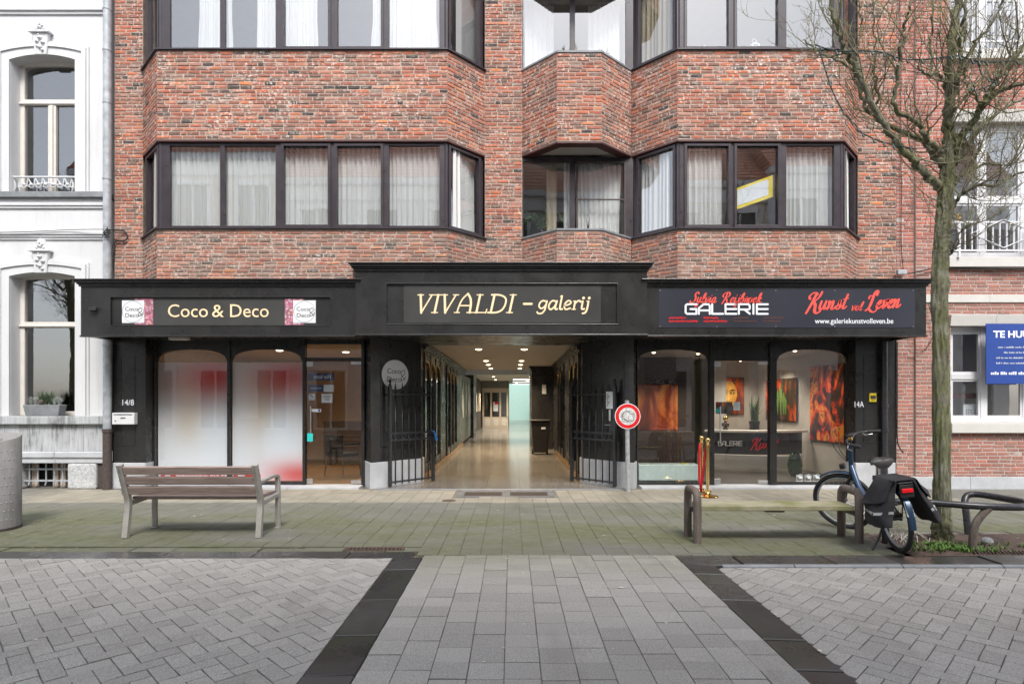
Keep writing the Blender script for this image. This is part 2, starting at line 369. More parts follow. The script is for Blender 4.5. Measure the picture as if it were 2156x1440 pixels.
def painting(name, stops, scale, seed, stretch=(1, 1, .5)):
    t = NT(name); mp = t.node('ShaderNodeMapping'); mp.inputs['Location'].default_value = (seed, seed * 2, seed); t.l.new(t.pos(), mp.inputs[0])
    n = t.noise(scale, 4, .55, vec=mp.outputs[0], stretch=stretch, distort=1.8); w = t.noise(scale * 4, 3, vec=mp.outputs[0], stretch=(1, 1, .2))
    t.color(t.ramp(t.math('ADD', n, t.rng(w, .3, .7, -.06, .06)), stops)).set(.45); return t.m
FIRE = [(.34, (.012, .007, .005)), (.44, (.05, .012, .006)), (.5, (.5, .03, .008)), (.55, (.8, .12, .015)), (.6, (.8, .36, .04)), (.64, (.03, .015, .01)), (.7, (.75, .09, .01)), (.8, (.1, .03, .02))]
M['paintA'] = painting('fiery_painting', FIRE, 2.1, 3.1, (1, 1, .75))
M['paintB'] = painting('tulip_painting', [(.35, (.012, .01, .008)), (.5, (.06, .04, .02)), (.57, (.4, .05, .01)), (.63, (.8, .12, .02)), (.7, (.05, .03, .02))], 1.7, 8.4)
M['paintC'] = painting('amber_painting', [(.3, (.05, .012, .006)), (.45, (.3, .05, .015)), (.55, (.65, .18, .04)), (.66, (.75, .42, .15)), (.8, (.35, .15, .06))], 1.2, 5.7)
M['paintD'] = painting('dark_portrait_painting', [(.3, (.012, .006, .004)), (.5, (.16, .03, .008)), (.62, (.55, .1, .015)), (.75, (.08, .015, .005))], 2.2, 1.3)
t = NT('flower_print'); vo = t.node('ShaderNodeTexVoronoi'); vo.inputs['Scale'].default_value = 26; t.l.new(t.pos(), vo.inputs[0])
sp = t.node('ShaderNodeSeparateColor'); t.l.new(vo.outputs['Color'], sp.inputs[0])
c = t.ramp(sp.outputs[0], [(0, (.55, .04, .2)), (.25, (.8, .3, .45)), (.5, (.85, .62, .66)), (.75, (.6, .35, .6)), (.9, (.8, .3, .1)), (1, (.9, .8, .8))])
t.color(t.mix(t.rng(vo.outputs['Distance'], 0, .7), c, (.25, .1, .12))).set(.5); M['flower'] = t.m
# ---------------------------------------------------------------- ground, paving, gutters
def in_view(x, y, z, m=30):
    d = y + CAM_D
    if d < .3: return False
    px = 1078 + F * x / d; py = 846 - F * (z - EYE) / d
    return -m < px < 2156 + m and -m < py < 1440 + m
def put_attr(me, vals):
    a = me.attributes.new('rnd', 'FLOAT', 'FACE'); a.data.foreach_set('value', np.asarray(vals, dtype=np.float32))
class Pieces:
    """Collects alike pieces as (polygon template, matrix, rnd); the largest in the picture become objects of their own, the rest one joined part."""
    def __init__(s, name, mats, parent, variants, limit=300): s.name = name; s.m = mats; s.parent = parent; s.var = variants; s.limit = limit; s.it = []; s.raw = MB(); s.rawr = []
    def add(s, mat4, score): s.it.append((score, mat4))
    def add_raw(s, fn):
        a = len(s.raw.f); fn(s.raw); s.rawr += [random.random()] * (len(s.raw.f) - a)
    def finish(s, rest_name):
        s.it.sort(key=lambda q: -q[0]); one = [q for q in s.it if q[0] > 0][:s.limit]; ids = set(id(q) for q in one)
        meshes = []
        for k, mb in enumerate(s.var):
            me = mb.mesh(s.name, s.m); put_attr(me, [(k + .5) / len(s.var)] * len(me.polygons)); meshes.append(me)
        for sc, m4 in one:
            o = bpy.data.objects.new(s.name, random.choice(meshes)); COL.objects.link(o); o.parent = s.parent; o.matrix_local = m4
        V = []; Fc = []; rv = []; b = 0
        for q in s.it:
            if id(q) in ids: continue
            mb = random.choice(s.var); A = np.array(mb.v); m4 = np.array(q[1]); A = A @ m4[:3, :3].T + m4[:3, 3]
            V.append(A); Fc += [tuple(i + b for i in f) for f in mb.f]; rv += [random.random()] * len(mb.f); b += len(A)
        if s.raw.v:
            V.append(np.array(s.raw.v)); Fc += [tuple(i + b for i in f) for f in s.raw.f]; rv += s.rawr
        if V:
            me = bpy.data.meshes.new(rest_name); me.from_pydata(np.concatenate(V).tolist(), [], Fc); me.materials.append(s.m); put_attr(me, rv); me.update()
            o = link(rest_name, me, s.parent); tag(o, kind='stuff')
def slab(L, Wd, h=.045, c=.004, jit=.0012):
    """paving piece: chamfered top, origin at the centre of its top"""
    mb = MB(); a, b = L / 2, Wd / 2; v = []
    for z, k in ((-h, 0), (-c, 0), (0, c)):
        for sx, sy in ((-1, -1), (1, -1), (1, 1), (-1, 1)): v.append((sx * (a - k) + random.uniform(-jit, jit), sy * (b - k) + random.uniform(-jit, jit), z))
    f = [(8, 9, 10, 11)] + [(i, (i + 1) % 4, 4 + (i + 1) % 4, 4 + i) for i in range(4)] + [(4 + i, 4 + (i + 1) % 4, 8 + (i + 1) % 4, 8 + i) for i in range(4)]
    return mb.add(v, f)
def clip_poly(P, x0, x1, y0, y1):
    for ax, lim, sg in ((0, x0, 1), (0, x1, -1), (1, y0, 1), (1, y1, -1)):
        out = []
        for i in range(len(P)):
            a, b = P[i - 1], P[i]; da = (a[ax] - lim) * sg; db = (b[ax] - lim) * sg
            if da * db < 0:
                t = da / (da - db); out.append((a[0] + (b[0] - a[0]) * t, a[1] + (b[1] - a[1]) * t))
            if db >= 0: out.append(b)
        P = out
        if len(P) < 3: return []
    return P
def area(P): return abs(sum(P[i - 1][0] * P[i][1] - P[i][0] * P[i - 1][1] for i in range(len(P)))) / 2
def scr(x, y, z=0): return 1. / (y + CAM_D) ** 3 if in_view(x, y, z) else 0

gr = MB(); gr.add([(-60, -40, -.05), (60, -40, -.05), (60, -.5, -.05), (-60, -.5, -.05)], [(0, 1, 2, 3)])
tag(gr.build('ground', M['sand']), 'dark sand bed under the paving', None, kind='structure')
PIT = (3.95, 6.0, -4.42, -3.45)
YL, YR = -4.08, -4.43
WX0, WX1 = -.86, 1.59
T = .208
pav = MB(); pav.add([(-14, -4.08, -.009), (14, -4.08, -.009), (14, .3, -.009), (-14, .3, -.009)], [(0, 1, 2, 3)])
pave = pav.build('pavement', M['sand']); tag(pave, 'grey green mossy pavement of square tiles along the facades', kind='structure')
pc = Pieces('paving_tile', M['tile'], pave, [slab(T - .004, T - .004, c=.0025) for _ in range(14)])
nx = int(26 / T)
offs = {}
for i in range(nx):
    x = -13 + (i + .5) * T
    o = offs.setdefault(i // 3, random.choice((0, .5, .25, .5)))
    right = x > WX1; y1 = -.03; y0 = YL if x < WX0 else YR
    j = 0; y = y1 + o * T
    while y > y0 + .01:
        a, b = max(y - T, y0), min(y, y1); cy = (a + b) / 2; h = b - a; y -= T
        if h < .03: continue
        if PIT[0] < x < PIT[1] and PIT[2] < cy < PIT[3]: continue
        if abs(x + .095) < .78 and -.87 < cy < -.17: continue
        dz = random.gauss(0, .0012)
        m4 = Matrix.Translation((x, cy, dz)) @ Matrix.Rotation(random.gauss(0, .003), 4, 'Z') @ Matrix.Rotation(random.gauss(0, .003), 4, 'X') @ Matrix.Diagonal((1, (h - .004) / (T - .004), 1, 1))
        pc.add(m4, scr(x, cy))
pc.finish('far_paving_tiles')
# middle walk
wk = MB(); wk.add([(WX0, -12.2, -.0095), (WX1, -12.2, -.0095), (WX1, -4.081, -.0095), (WX0, -4.081, -.0095)], [(0, 1, 2, 3)])
walk = wk.build('walkway', M['sand']); tag(walk, 'pale grey tiled crossing between two dark stone bands', kind='structure')
pc = Pieces('paving_tile', M['walk'], walk, [slab(T - .004, T - .004, c=.0025) for _ in range(14)])
ncol = 12; tw = (WX1 - WX0) / ncol
off2 = [0, 0, .5, .5, .5, .42, .5, 0, .06, .5, .5, .0]
for i in range(ncol):
    x = WX0 + (i + .5) * tw; y = YR - .004 + off2[i] * T
    while y > -12.2:
        a, b = y - T, min(y, YR - .004); cy = (a + b) / 2; y -= T
        if b - a < .04: continue
        m4 = Matrix.Translation((x, cy, random.gauss(0, .0018))) @ Matrix.Rotation(random.gauss(0, .004), 4, 'Z') @ Matrix.Rotation(random.gauss(0, .004), 4, 'X') @ Matrix.Diagonal(((tw - .0045) / (T - .004), (b - a - .0045) / (T - .004), 1, 1))
        pc.add(m4, scr(x, cy))
pc.finish('far_paving_tiles')
# herringbone street left and right of the walk
def street(x0, x1, y0, y1, z, label, ox):
    s = MB(); s.add([(x0, y0, z - .009), (x1, y0, z - .009), (x1, y1, z - .009), (x0, y1, z - .009)], [(0, 1, 2, 3)])
    so_ = s.build('street', M['sand']); tag(so_, label, kind='structure')
    w = .1095; g = .0028
    pc = Pieces('paver', M['paver'], so_, [slab(2 * w - 2 * g, w - 2 * g, .04, .0022) for _ in range(16)])
    c45 = math.cos(R(45)); N = int(14 / w)
    for m in range(-N // 2, N // 2):
        for n in range(-N, N):
            bx, by = n + 2 * m, n - 2 * m
            for kind in (0, 1):
                if kind == 0: r = (bx, bx + 2, by, by + 1)
                else: r = (bx, bx + 1, by + 1, by + 3)
                cu, cv = (r[0] + r[1]) / 2 * w, (r[2] + r[3]) / 2 * w
                cx, cy = (cu - cv) * c45 + ox, (cu + cv) * c45 - 6.5
                if not (x0 - .2 < cx < x1 + .2 and y0 - .2 < cy < y1 + .2): continue
                hw, hh = (r[1] - r[0]) / 2 * w - g, (r[3] - r[2]) / 2 * w - g
                P = [((cu + a - cv - b) * c45 + ox, (cu + a + cv + b) * c45 - 6.5) for a, b in ((-hw, -hh), (hw, -hh), (hw, hh), (-hw, hh))]
                C = clip_poly(P, x0, x1, y0, y1)
                if not C or area(C) < .0008: continue
                dz = random.gauss(0, .0014)
                if area(C) < area(P) * .995: pc.add_raw(lambda q, C=C, dz=dz: q.prism(C, z - .04, z + dz))
                else:
                    m4 = Matrix.Translation((cx, cy, z + dz)) @ Matrix.Rotation(R(45 + 90 * kind) + random.gauss(0, .006), 4, 'Z') @ Matrix.Rotation(random.gauss(0, .006), 4, 'X')
                    pc.add(m4, scr(cx, cy))
    pc.finish('far_pavers')
street(-14, -1.16, -9.7, -4.51, -.012, 'grey herringbone clay paving beside the bench with a backrest', .02)
street(1.88, 14, -9.7, -4.78, -.03, 'grey herringbone clay paving beside the plank bench and tree', .05)
# dark bluestone gutters and bands: each stone an object
def stones(name, label, x0, x1, y0, y1, cuts, axis, z, m='gutter', slope=0.):
    root = empty(name, label, None, kind='structure')
    for a, b in zip(cuts[:-1], cuts[1:]):
        q = (a + .005, b - .005, y0, y1) if axis == 0 else (x0, x1, a + .006, b - .006)
        mb = slab(q[1] - q[0], q[3] - q[2], .09, .006); dz = random.gauss(0, .003)
        me = mb.mesh('gutter_stone', M[m]); put_attr(me, [random.random()] * len(me.polygons))
        o = link('gutter_stone', me, root, ((q[0] + q[1]) / 2, (q[2] + q[3]) / 2, z + dz)); o.rotation_euler = (random.gauss(0, .003), slope + random.gauss(0, .003), 0)
    return root
YB = lambda py: F * EYE / (py - 846) - CAM_D
stones('gutter', 'wet dark stone gutter in front of the bench with a backrest', 0, 0, -4.5, -4.245, [-13, -11.5, -10, -8.6, -7.2, -5.9, -4.62, -3.45, -2.55, -1.62, -.98], 0, -.012)
stones('border_strip', 'narrow row of tiles between mossy pavement and gutter', 0, 0, -4.238, -4.09, [-13 + .434 * i for i in range(28)] + [-.865], 0, -.012, 'tile')
stones('dark_band', 'dark wet stone band along the walkway on the bench side', -1.15, -.865, 0, 0, [-9.7, -9, -8.3, -7.65, YB(1420), YB(1336), YB(1260), YB(1198), -4.51], 1, -.004, slope=-.02)
stones('dark_band', 'dark wet stone band along the walkway on the tree side', 1.595, 1.872, 0, 0, [-9.7, -9, -8.2, -7.5, YB(1407), YB(1344), YB(1261), YB(1207), -4.75], 1, -.008, slope=.03)
stones('kerb', 'dark stone kerb with a bevel coloured pale as lit beside tree pit', 0, 0, -4.735, -4.436, [1.6, 2.15, 3.02, 3.62, 4.55, 5.6, 6.8, 8, 9.4, 11, 13], 0, -.004)
mb = MB()
for a, b in zip([1.95, 2.62, 3.62, 4.55, 5.6, 6.8, 8, 9.4], [2.61, 3.61, 4.54, 5.59, 6.79, 7.99, 9.39, 13]): mb.hexa([(a, -4.775, -.06), (b, -4.775, -.06), (b, -4.737, -.06), (a, -4.737, -.06), (a, -4.768, -.022), (b, -4.768, -.022), (b, -4.737, -.007), (a, -4.737, -.007)])
tag(mb.build('kerb_lit_edge', M['lead']), 'kerb bevel coloured paler for the light falling on it', kind='structure')  # light on the kerb bevel put into the colour as paler grey
s = MB().box(-14, 14, -12.2, -9.71, -.06, -.004); tag(s.build('opposite_pavement', M['walk']), 'pavement on the far side of the street', kind='structure')
# threshold stone along the shopfront
# drain grates
M['gutterd'] = simple('dark_drain_stone', (.13, .13, .13), .7, var=.25)
def grate(name, label, x0, x1, y0, y1, z, wells, slot, m='rust', frame_m='gutterd'):
    root = empty(name, label, 'drain', ((x0 + x1) / 2, (y0 + y1) / 2, 0)); ox, oy = (x0 + x1) / 2, (y0 + y1) / 2
    fr = MB(); xs = [x0] + [q for w in wells for q in w] + [x1]; wy0, wy1 = y0 + .13 * (y1 - y0), y1 - .25 * (y1 - y0)
    for a, b in zip(xs[::2], xs[1::2]): fr.box(a - ox, b - ox, wy0 - oy, wy1 - oy, -.05, z)
    fr.box(x0 - ox, x1 - ox, y0 - oy, wy0 - oy - .001, -.05, z); fr.box(x0 - ox, x1 - ox, wy1 - oy + .001, y1 - oy, -.05, z)
    fr.build('frame', M[frame_m], root, bevel=.004)
    for a, b in wells:
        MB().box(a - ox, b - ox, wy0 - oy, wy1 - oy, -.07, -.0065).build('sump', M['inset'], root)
        n = int((b - a) / slot)
        me = MB().box(-.007, .007, wy0 - oy, wy1 - oy, -.006, z - .001).mesh('grate_bar', M[m])
        for i in range(n): link('grate_bar', me, root, (a - ox + (i + .5) * (b - a) / n, 0, 0))
grate('entrance_drain', 'twin slotted drain grates set in stone before the passage', -.865, .68, -.86, -.18, .004, [(-.77, -.16), (-.03, .58)], .032)
gx0, gy = gnd(718, 1160)
grate('street_drain', 'rusty slotted drain grate beside the gutter corner', -1.72, -1.1, -4.23, -4.1, .002, [(-1.69, -1.13)], .04, frame_m='rust')
mx, my = gnd(945, 1054)
mb = MB().lathe([(.001, .004), (.1, .004), (.105, .0), (.105, -.02)], (mx, my, .003), 24)
tag(mb.build('manhole_cover', M['rust']), 'small round rusty cover set in paving before the passage', 'cover')
# fallen specks on the ground
mb = MB()
for k in range(420):
    x, y = random.uniform(-6, 6), random.uniform(-7, -.6)
    if not in_view(x, y, 0) : continue
    if PIT[0] < x < PIT[1] and PIT[2] < y < PIT[3]: continue
    r = random.uniform(.004, .011) * (1.9 if k % 9 == 0 else 1); a0 = random.random() * 6; zz = .008 if y > -4.0 or WX0 < x < WX1 else -.004
    n = 6; b = len(mb.v); mb.v += [(x + r * math.cos(a0 + i * 1.047) * random.uniform(.6, 1.4), y + r * math.sin(a0 + i * 1.047) * random.uniform(.5, 1), zz) for i in range(n)]; mb.f.append(tuple(range(b, b + n)))
tag(mb.build('litter_specks', M['litterm']), 'tiny pale leaf scraps scattered over the paving', None, kind='stuff')
# ---------------------------------------------------------------- lettering
def text_mesh(s, w, h=None, ext=.0015, bold=0.):
    cu = bpy.data.curves.new('t', 'FONT'); cu.body = s; cu.extrude = ext; cu.offset = bold; cu.resolution_u = 3
    o = bpy.data.objects.new('t', cu); COL.objects.link(o); dg = bpy.context.evaluated_depsgraph_get(); me = bpy.data.meshes.new_from_object(o.evaluated_get(dg))
    bpy.data.objects.remove(o); bpy.data.curves.remove(cu)
    n = len(me.vertices); A = np.zeros(n * 3, dtype=np.float32); me.vertices.foreach_get('co', A); A = A.reshape(-1, 3)
    lo, hi = A.min(0), A.max(0); sx = w / (hi[0] - lo[0]); sz = (h / (hi[1] - lo[1])) if h else sx
    B = np.stack([(A[:, 0] - (lo[0] + hi[0]) / 2) * sx, -A[:, 2], (A[:, 1] - (lo[1] + hi[1]) / 2) * sz], 1)
    me.vertices.foreach_set('co', B.astype(np.float32).ravel()); me.update(); return me
def text(name, s, cx, y, cz, w, h, m, parent, mirror=False, rz=0., bold=0., ry=0.):
    me = text_mesh(s, w, h, bold=bold); me.materials.clear(); me.materials.append(m)
    o = link(name, me, parent, (cx, y - .002, cz)); o.rotation_euler = (0, ry, rz)
    if mirror: o.scale = (-1, 1, 1)
    return o
def ribbon(mb, pts, w, y, taper=None, k=6, smooth=True, ang=None):
    """brush stroke in the xz plane at depth y; ang = fixed pen angle for a broad nib"""
    P = spline([(p[0], 0, p[1]) for p in pts], k) if smooth and len(pts) > 2 else [Vector((p[0], 0, p[1])) for p in pts]
    n = len(P); b = len(mb.v)
    for i, p in enumerate(P):
        t = (P[min(i + 1, n - 1)] - P[max(i - 1, 0)]); t.normalize(); nn = Vector((-t.z, 0, t.x)); ww = w / 2
        if taper: ww *= taper[0] + (taper[1] - taper[0]) * i / max(1, n - 1)
        if ang is not None: ww *= max(.42, abs(math.sin(math.atan2(t.z, t.x) - ang)))
        for sg in (1, -1): q = p + nn * ww * sg; mb.v.append((q.x, y, q.z))
    for i in range(n - 1): mb.f.append((b + 2 * i, b + 2 * i + 1, b + 2 * i + 3, b + 2 * i + 2))
    for c, t in ((P[0], (P[0] - P[1])), (P[-1], (P[-1] - P[-2]))):      # round caps
        t.normalize(); a0 = math.atan2(t.z, t.x); e = len(mb.v); r = (Vector(mb.v[b]) - Vector(mb.v[b + 1])).length / 2 if c is P[0] else (Vector(mb.v[b + 2 * n - 1]) - Vector(mb.v[b + 2 * n - 2])).length / 2
        for q in range(7): mb.v.append((c.x + r * math.cos(a0 - 1.57 + q * .523), y, c.z + r * math.sin(a0 - 1.57 + q * .523)))
        mb.f.append(tuple(range(e, e + 7)))
_depth = [0]
def strokes(name, glyph, fn, w, y, m, parent, smooth=True, ang=None, k=6):
    """glyph = list of strokes; each = list of points (optionally starting with a width factor)"""
    mb = MB()
    for st in glyph:
        f = 1.
        if isinstance(st[0], (int, float)): f = st[0]; st = st[1:]
        if not smooth and len(st) > 2:
            for a, b in zip(st[:-1], st[1:]):
                _depth[0] = (_depth[0] + 1) % 24
                ribbon(mb, [fn(*a), fn(*b)], w * f, y - .002 - _depth[0] * .00022, smooth=False)
            continue
        _depth[0] = (_depth[0] + 1) % 24
        ribbon(mb, [fn(*p) for p in st], w * f, y - .002 - _depth[0] * .00022, smooth=smooth, ang=ang, k=k)
    return mb.build(name, m, parent)
# serif italic capitals, in units of cap height (before slant)
def serif(x, z, w=.2): return [.55, (x - w / 2, z), (x + w / 2, z)]
SER = {
 'V': (.74, [[1.15, (.1, .97), (.3, .02)], [.7, (.3, .02), (.62, .97)], serif(.1, .97, .26), serif(.62, .97, .24)]),
 'I': (.36, [[1.1, (.17, .03), (.17, .97)], serif(.17, .97, .28), serif(.17, .03, .28)]),
 'A': (.82, [[.75, (.1, .03), (.14, .45), (.24, .78), (.42, 1.03)], [1.1, (.42, 1.03), (.58, .78), (.66, .45), (.68, .03)], [.7, (.14, .4), (.66, .4)], serif(.1, .03, .24), serif(.68, .03, .26)]),
 'L': (.66, [[1.1, (.17, .03), (.17, .97)], serif(.17, .97, .28), [.6, (.05, .03), (.6, .03)], [.6, (.6, .0), (.62, .2)]]),
 'D': (.86, [[1.1, (.17, .03), (.17, .97)], [.9, (.04, .97), (.42, .96), (.7, .8), (.76, .5), (.66, .18), (.42, .035), (.04, .03)]]),
 'g': (.56, [[.9, (.4, .6), (.22, .66), (.08, .5), (.07, .25), (.2, .1), (.36, .2), (.44, .4)], [.9, (.46, .64), (.44, .3), (.42, -.02), (.3, -.24), (.1, -.26), (.02, -.16)]]),
 'a': (.56, [[.9, (.4, .6), (.22, .66), (.08, .48), (.06, .2), (.18, .03), (.34, .16), (.43, .4)], [1., (.46, .64), (.43, .25), (.46, .05), (.56, .06)]]),
 'l': (.3, [[1., (.13, 1.0), (.13, .3), (.16, .06), (.28, .06)], [.6, (.04, .98), (.15, .98)]]),
 'e': (.5, [[.9, (.08, .32), (.26, .36), (.4, .48), (.36, .62), (.22, .65), (.09, .46), (.08, .2), (.2, .03), (.42, .12)]]),
 'r': (.44, [[1., (.13, .04), (.13, .62)], [.9, (.13, .42), (.24, .6), (.36, .66), (.44, .56)], serif(.13, .04, .22), [.6, (.04, .62), (.14, .62)]]),
 'i': (.3, [[1., (.12, .62), (.12, .2), (.16, .05), (.28, .07)], [.6, (.03, .62), (.13, .62)], [1.5, (.12, .84), (.13, .86)]]),
 'j': (.3, [[1., (.14, .62), (.14, .05), (.08, -.2), (-.06, -.26)], [.6, (.04, .62), (.15, .62)], [1.5, (.14, .84), (.15, .86)]]),
 '-': (.5, [[1., (.06, .38), (.4, .38)]]), ' ': (.28, [])}
def serif_text(name, s, x0, x1, z0, h, y, m, parent, slant=.2, w=.105):
    tot = sum(SER[c][0] for c in s); sx = (x1 - x0) / tot; G = []; x = 0
    for c in s:
        adv, sts = SER[c]
        for st in sts:
            f = [st[0]] if isinstance(st[0], (int, float)) else []
            G.append(f + [(p[0] + x, p[1]) for p in st[len(f):]])
        x += adv
    return strokes(name, G, lambda a, b: (x0 + a * sx + b * h * slant, z0 + b * h), w * h, y, m, parent)
# brush script; x in units of x-height, connected
SCR = {
 'K': (1.5, [[1.25, (.75, 1.75), (.55, 1.0), (.3, .2), (.1, -.3)], [1., (.1, 1.25), (.0, 1.5), (.25, 1.8), (.6, 1.85), (.85, 1.7)], [1.1, (1.35, 1.9), (1.15, 1.35), (.75, .95), (.55, .85)], [1.2, (.65, .9), (.95, .5), (1.05, -.1), (1.4, -.35), (1.75, -.1)]]),
 'L': (1.3, [[1.2, (1.0, 1.55), (1.02, 1.85), (.8, 1.95), (.62, 1.6), (.55, .9), (.38, .2), (.02, -.08)], [1., (.05, -.05), (.35, .08), (.8, -.2), (1.2, -.3), (1.5, -.1)], [.7, (.05, 1.2), (.1, 1.5), (.4, 1.45), (.62, 1.55)]]),
 'S': (1.15, [[1.15, (1.1, 1.55), (.95, 1.8), (.65, 1.7), (.6, 1.3), (.8, .85), (.75, .35), (.4, .02), (.05, .1), (.0, .3)]]),
 'R': (1.4, [[1.2, (.6, 1.6), (.5, .9), (.3, .2), (.15, -.15)], [1., (.05, 1.0), (.0, 1.4), (.4, 1.75), (.85, 1.75), (1.1, 1.4), (.9, 1.0), (.5, .85), (.8, .55), (.95, .05), (1.3, .0)]]),
 'u': (.95, [[(.1, .9), (.05, .3), (.2, .02), (.45, .2), (.65, .85)], [(.65, .9), (.6, .3), (.7, .05), (.98, .25)]]),
 'n': (.95, [[(.1, .85), (.15, .3), (.05, .02)], [(.1, .3), (.35, .8), (.55, .85), (.55, .4), (.55, .08), (.75, .02), (1., .3)]]),
 's': (.72, [[(.0, .1), (.25, .4), (.4, .95), (.45, .6), (.55, .25), (.4, .0), (.12, .05)], [.6, (.5, .12), (.75, .3)]]),
 't': (.6, [[(.4, 1.5), (.25, .7), (.2, .15), (.38, .02), (.62, .25)], [.7, (.0, 1.02), (.6, 1.1)]]),
 'v': (.85, [[(.05, .85), (.2, .8), (.25, .3), (.32, .02), (.6, .35), (.7, .85), (.62, .95), (.75, .75), (.92, .8)]]),
 'o': (.8, [[(.5, .85), (.25, .85), (.08, .45), (.2, .05), (.48, .1), (.62, .5), (.5, .85), (.65, .7), (.85, .75)]]),
 'l': (.55, [[(.0, .1), (.3, .6), (.5, 1.4), (.38, 1.65), (.22, 1.2), (.2, .3), (.32, .02), (.58, .25)]]),
 'e': (.72, [[(.1, .4), (.4, .5), (.5, .78), (.35, .9), (.14, .6), (.15, .2), (.35, .02), (.75, .3)]]),
 'y': (.85, [[(.1, .9), (.08, .4), (.22, .1), (.45, .3), (.6, .85)], [(.62, .9), (.5, .1), (.3, -.55), (.05, -.6), (.1, -.25), (.5, .0), (.88, .3)]]),
 'i': (.48, [[(.15, .85), (.12, .3), (.22, .02), (.5, .3)], [1.1, (.22, 1.25), (.25, 1.28)]]),
 'j': (.5, [[(.3, .85), (.25, .1), (.05, -.55), (-.2, -.55), (-.1, -.2), (.5, .2)], [1.1, (.38, 1.25), (.4, 1.28)]]),
 'a': (.9, [[(.55, .8), (.3, .9), (.08, .5), (.15, .08), (.4, .15), (.58, .6)], [(.62, .88), (.52, .3), (.62, .03), (.92, .3)]]),
 'b': (.8, [[(.0, .1), (.3, .7), (.45, 1.5), (.32, 1.65), (.18, 1.1), (.12, .25), (.35, .02), (.58, .35), (.5, .8), (.3, .6)], [.6, (.5, .7), (.82, .7)]]),
 'r': (.62, [[(.05, .1), (.2, .7), (.22, .98), (.32, .8), (.5, .8), (.45, .3), (.5, .04), (.66, .25)]]),
 'k': (.85, [[(.0, .1), (.3, .7), (.45, 1.5), (.32, 1.65), (.18, 1.1), (.1, .05)], [(.15, .4), (.45, .85), (.6, .7), (.35, .45), (.55, .1), (.9, .15)]]), ' ': (.45, [])}
def script_text(name, s, x0, x1, z0, xh, y, m, parent, slant=.3, w=.34, rise=0.):
    tot = sum(SCR[c][0] for c in s); sx = (x1 - x0) / tot; G = []; x = 0
    for c in s:
        adv, sts = SCR[c]
        for st in sts:
            f = [st[0]] if isinstance(st[0], (int, float)) else []
            G.append(f + [(p[0] + x, p[1]) for p in st[len(f):]])
        x += adv
    return strokes(name, G, lambda a, b: (x0 + a * sx + b * xh * slant, z0 + b * xh + rise * a / tot), w * xh, y, m, parent, ang=R(20))
# square techno capitals
TEC = {'G': [[(1, 1), (.14, 1), (0, .86), (0, .14), (.14, 0), (1, 0), (1, .5), (.45, .5)]], 'A': [[(0, 0), (0, .6), (.45, 1), (.86, 1), (1, .86), (1, 0)], [(0, .36), (1, .36)]],
 'L': [[(0, 1), (0, 0), (1, 0)]], 'E': [[(1, 1), (0, 1), (0, 0), (1, 0)], [(0, .5), (1, .5)]], 'R': [[(0, 0), (0, 1), (.86, 1), (1, .86), (1, .55), (.9, .45), (0, .45)], [(.5, .45), (1, 0)]], 'I': [[(.5, 0), (.5, 1)]],
 'P': [[(0, 0), (0, 1), (1, 1), (1, .45), (0, .45)]], 'H': [[(0, 0), (0, 1)], [(1, 0), (1, 1)], [(0, .5), (1, .5)]]}
def tech_text(name, s, x0, x1, z0, h, y, m, parent, w=.16, mirror=False, gap=.22):
    wd = [.22 if c == 'I' else 1. for c in s]; tot = sum(wd) + gap * (len(s) - 1); sx = (x1 - x0) / tot; G = []; x = 0
    for c, q in zip(s, wd):
        for st in TEC[c]: G.append([(x + p[0] * q, p[1]) for p in st])
        x += q + gap
    return strokes(name, G, lambda a, b: ((x1 - a * sx) if mirror else (x0 + a * sx), z0 + b * h), w * h, y, m, parent, smooth=False)
def coco_logo(cx, y, cz, r, parent, ring=True):
    text('lettering', 'Coco', cx - .12 * r, y, cz + .25 * r, 1.15 * r, .36 * r, M['dkletter'], parent)
    text('lettering', 'Deco', cx - .08 * r, y, cz - .32 * r, 1.2 * r, .36 * r, M['dkletter'], parent)
    strokes('ampersand', [[(.9, -.35), (.5, .1), (.75, .35), (.85, .1), (.55, -.15), (.62, -.4), (.95, -.1)]], lambda a, b: (cx + a * r * .95, cz + b * r), .045 * r, y, M['dkletter'], parent)
    if ring: MB().ring_y((cx, y - .003, cz), r * .93, r * .96, .002, 40).build('ring', M['greypanel'], parent)
# ---------------------------------------------------------------- the brick apartment building
apt = empty('apartment_building', 'brick apartment building with bay windows above a black shopfront and passage', 'building')
XL, XR = -6.86, 6.63
BD, KD = -.615, -.55                                   # bay and balcony projection (y)
BAYL = [(-6.38, 0), (-5.765, BD), (-1.05, BD), (-.465, 0)]
BALC = [(.17, 0), (.737, KD), (1.466, KD), (2.066, 0)]
BAYR = [(2.07, 0), (2.69, BD), (5.405, BD), (5.98, 0)]
ZA0, ZA1, ZB0, ZB1, ZC0, ZTOP = 2.62, 4.30, 5.756, 7.20, 8.66, 9.9
WT = .1                                                # brick thickness
bw = MB()
def shell(pts, z0, z1, t0=.0075, th=.16):
    """mortar backing behind the brick faces: follows the plan polyline, set t0 behind it"""
    for a, b in zip(pts[:-1], pts[1:]):
        fr, L = frame(a, b); bw.obox(fr, -.004, L + .004, -t0 - th, -t0, z0, z1)
strips = [[(XL, 0), (-6.38, 0)], [(-.465, 0), (.17, 0)], [(5.98, 0), (XR, 0)]]
for s_ in strips: shell(s_, 2.62, ZTOP)
for z0, z1 in ((ZA0, ZA1), (ZB0, ZB1), (ZC0, ZTOP)):
    shell(BAYL, z0, z1); shell(BAYR, z0, z1); shell(BALC, z0, z1 if z0 != ZA0 else ZA1)
brick_wall = bw.build('brick_wall', M['mortar'], apt)
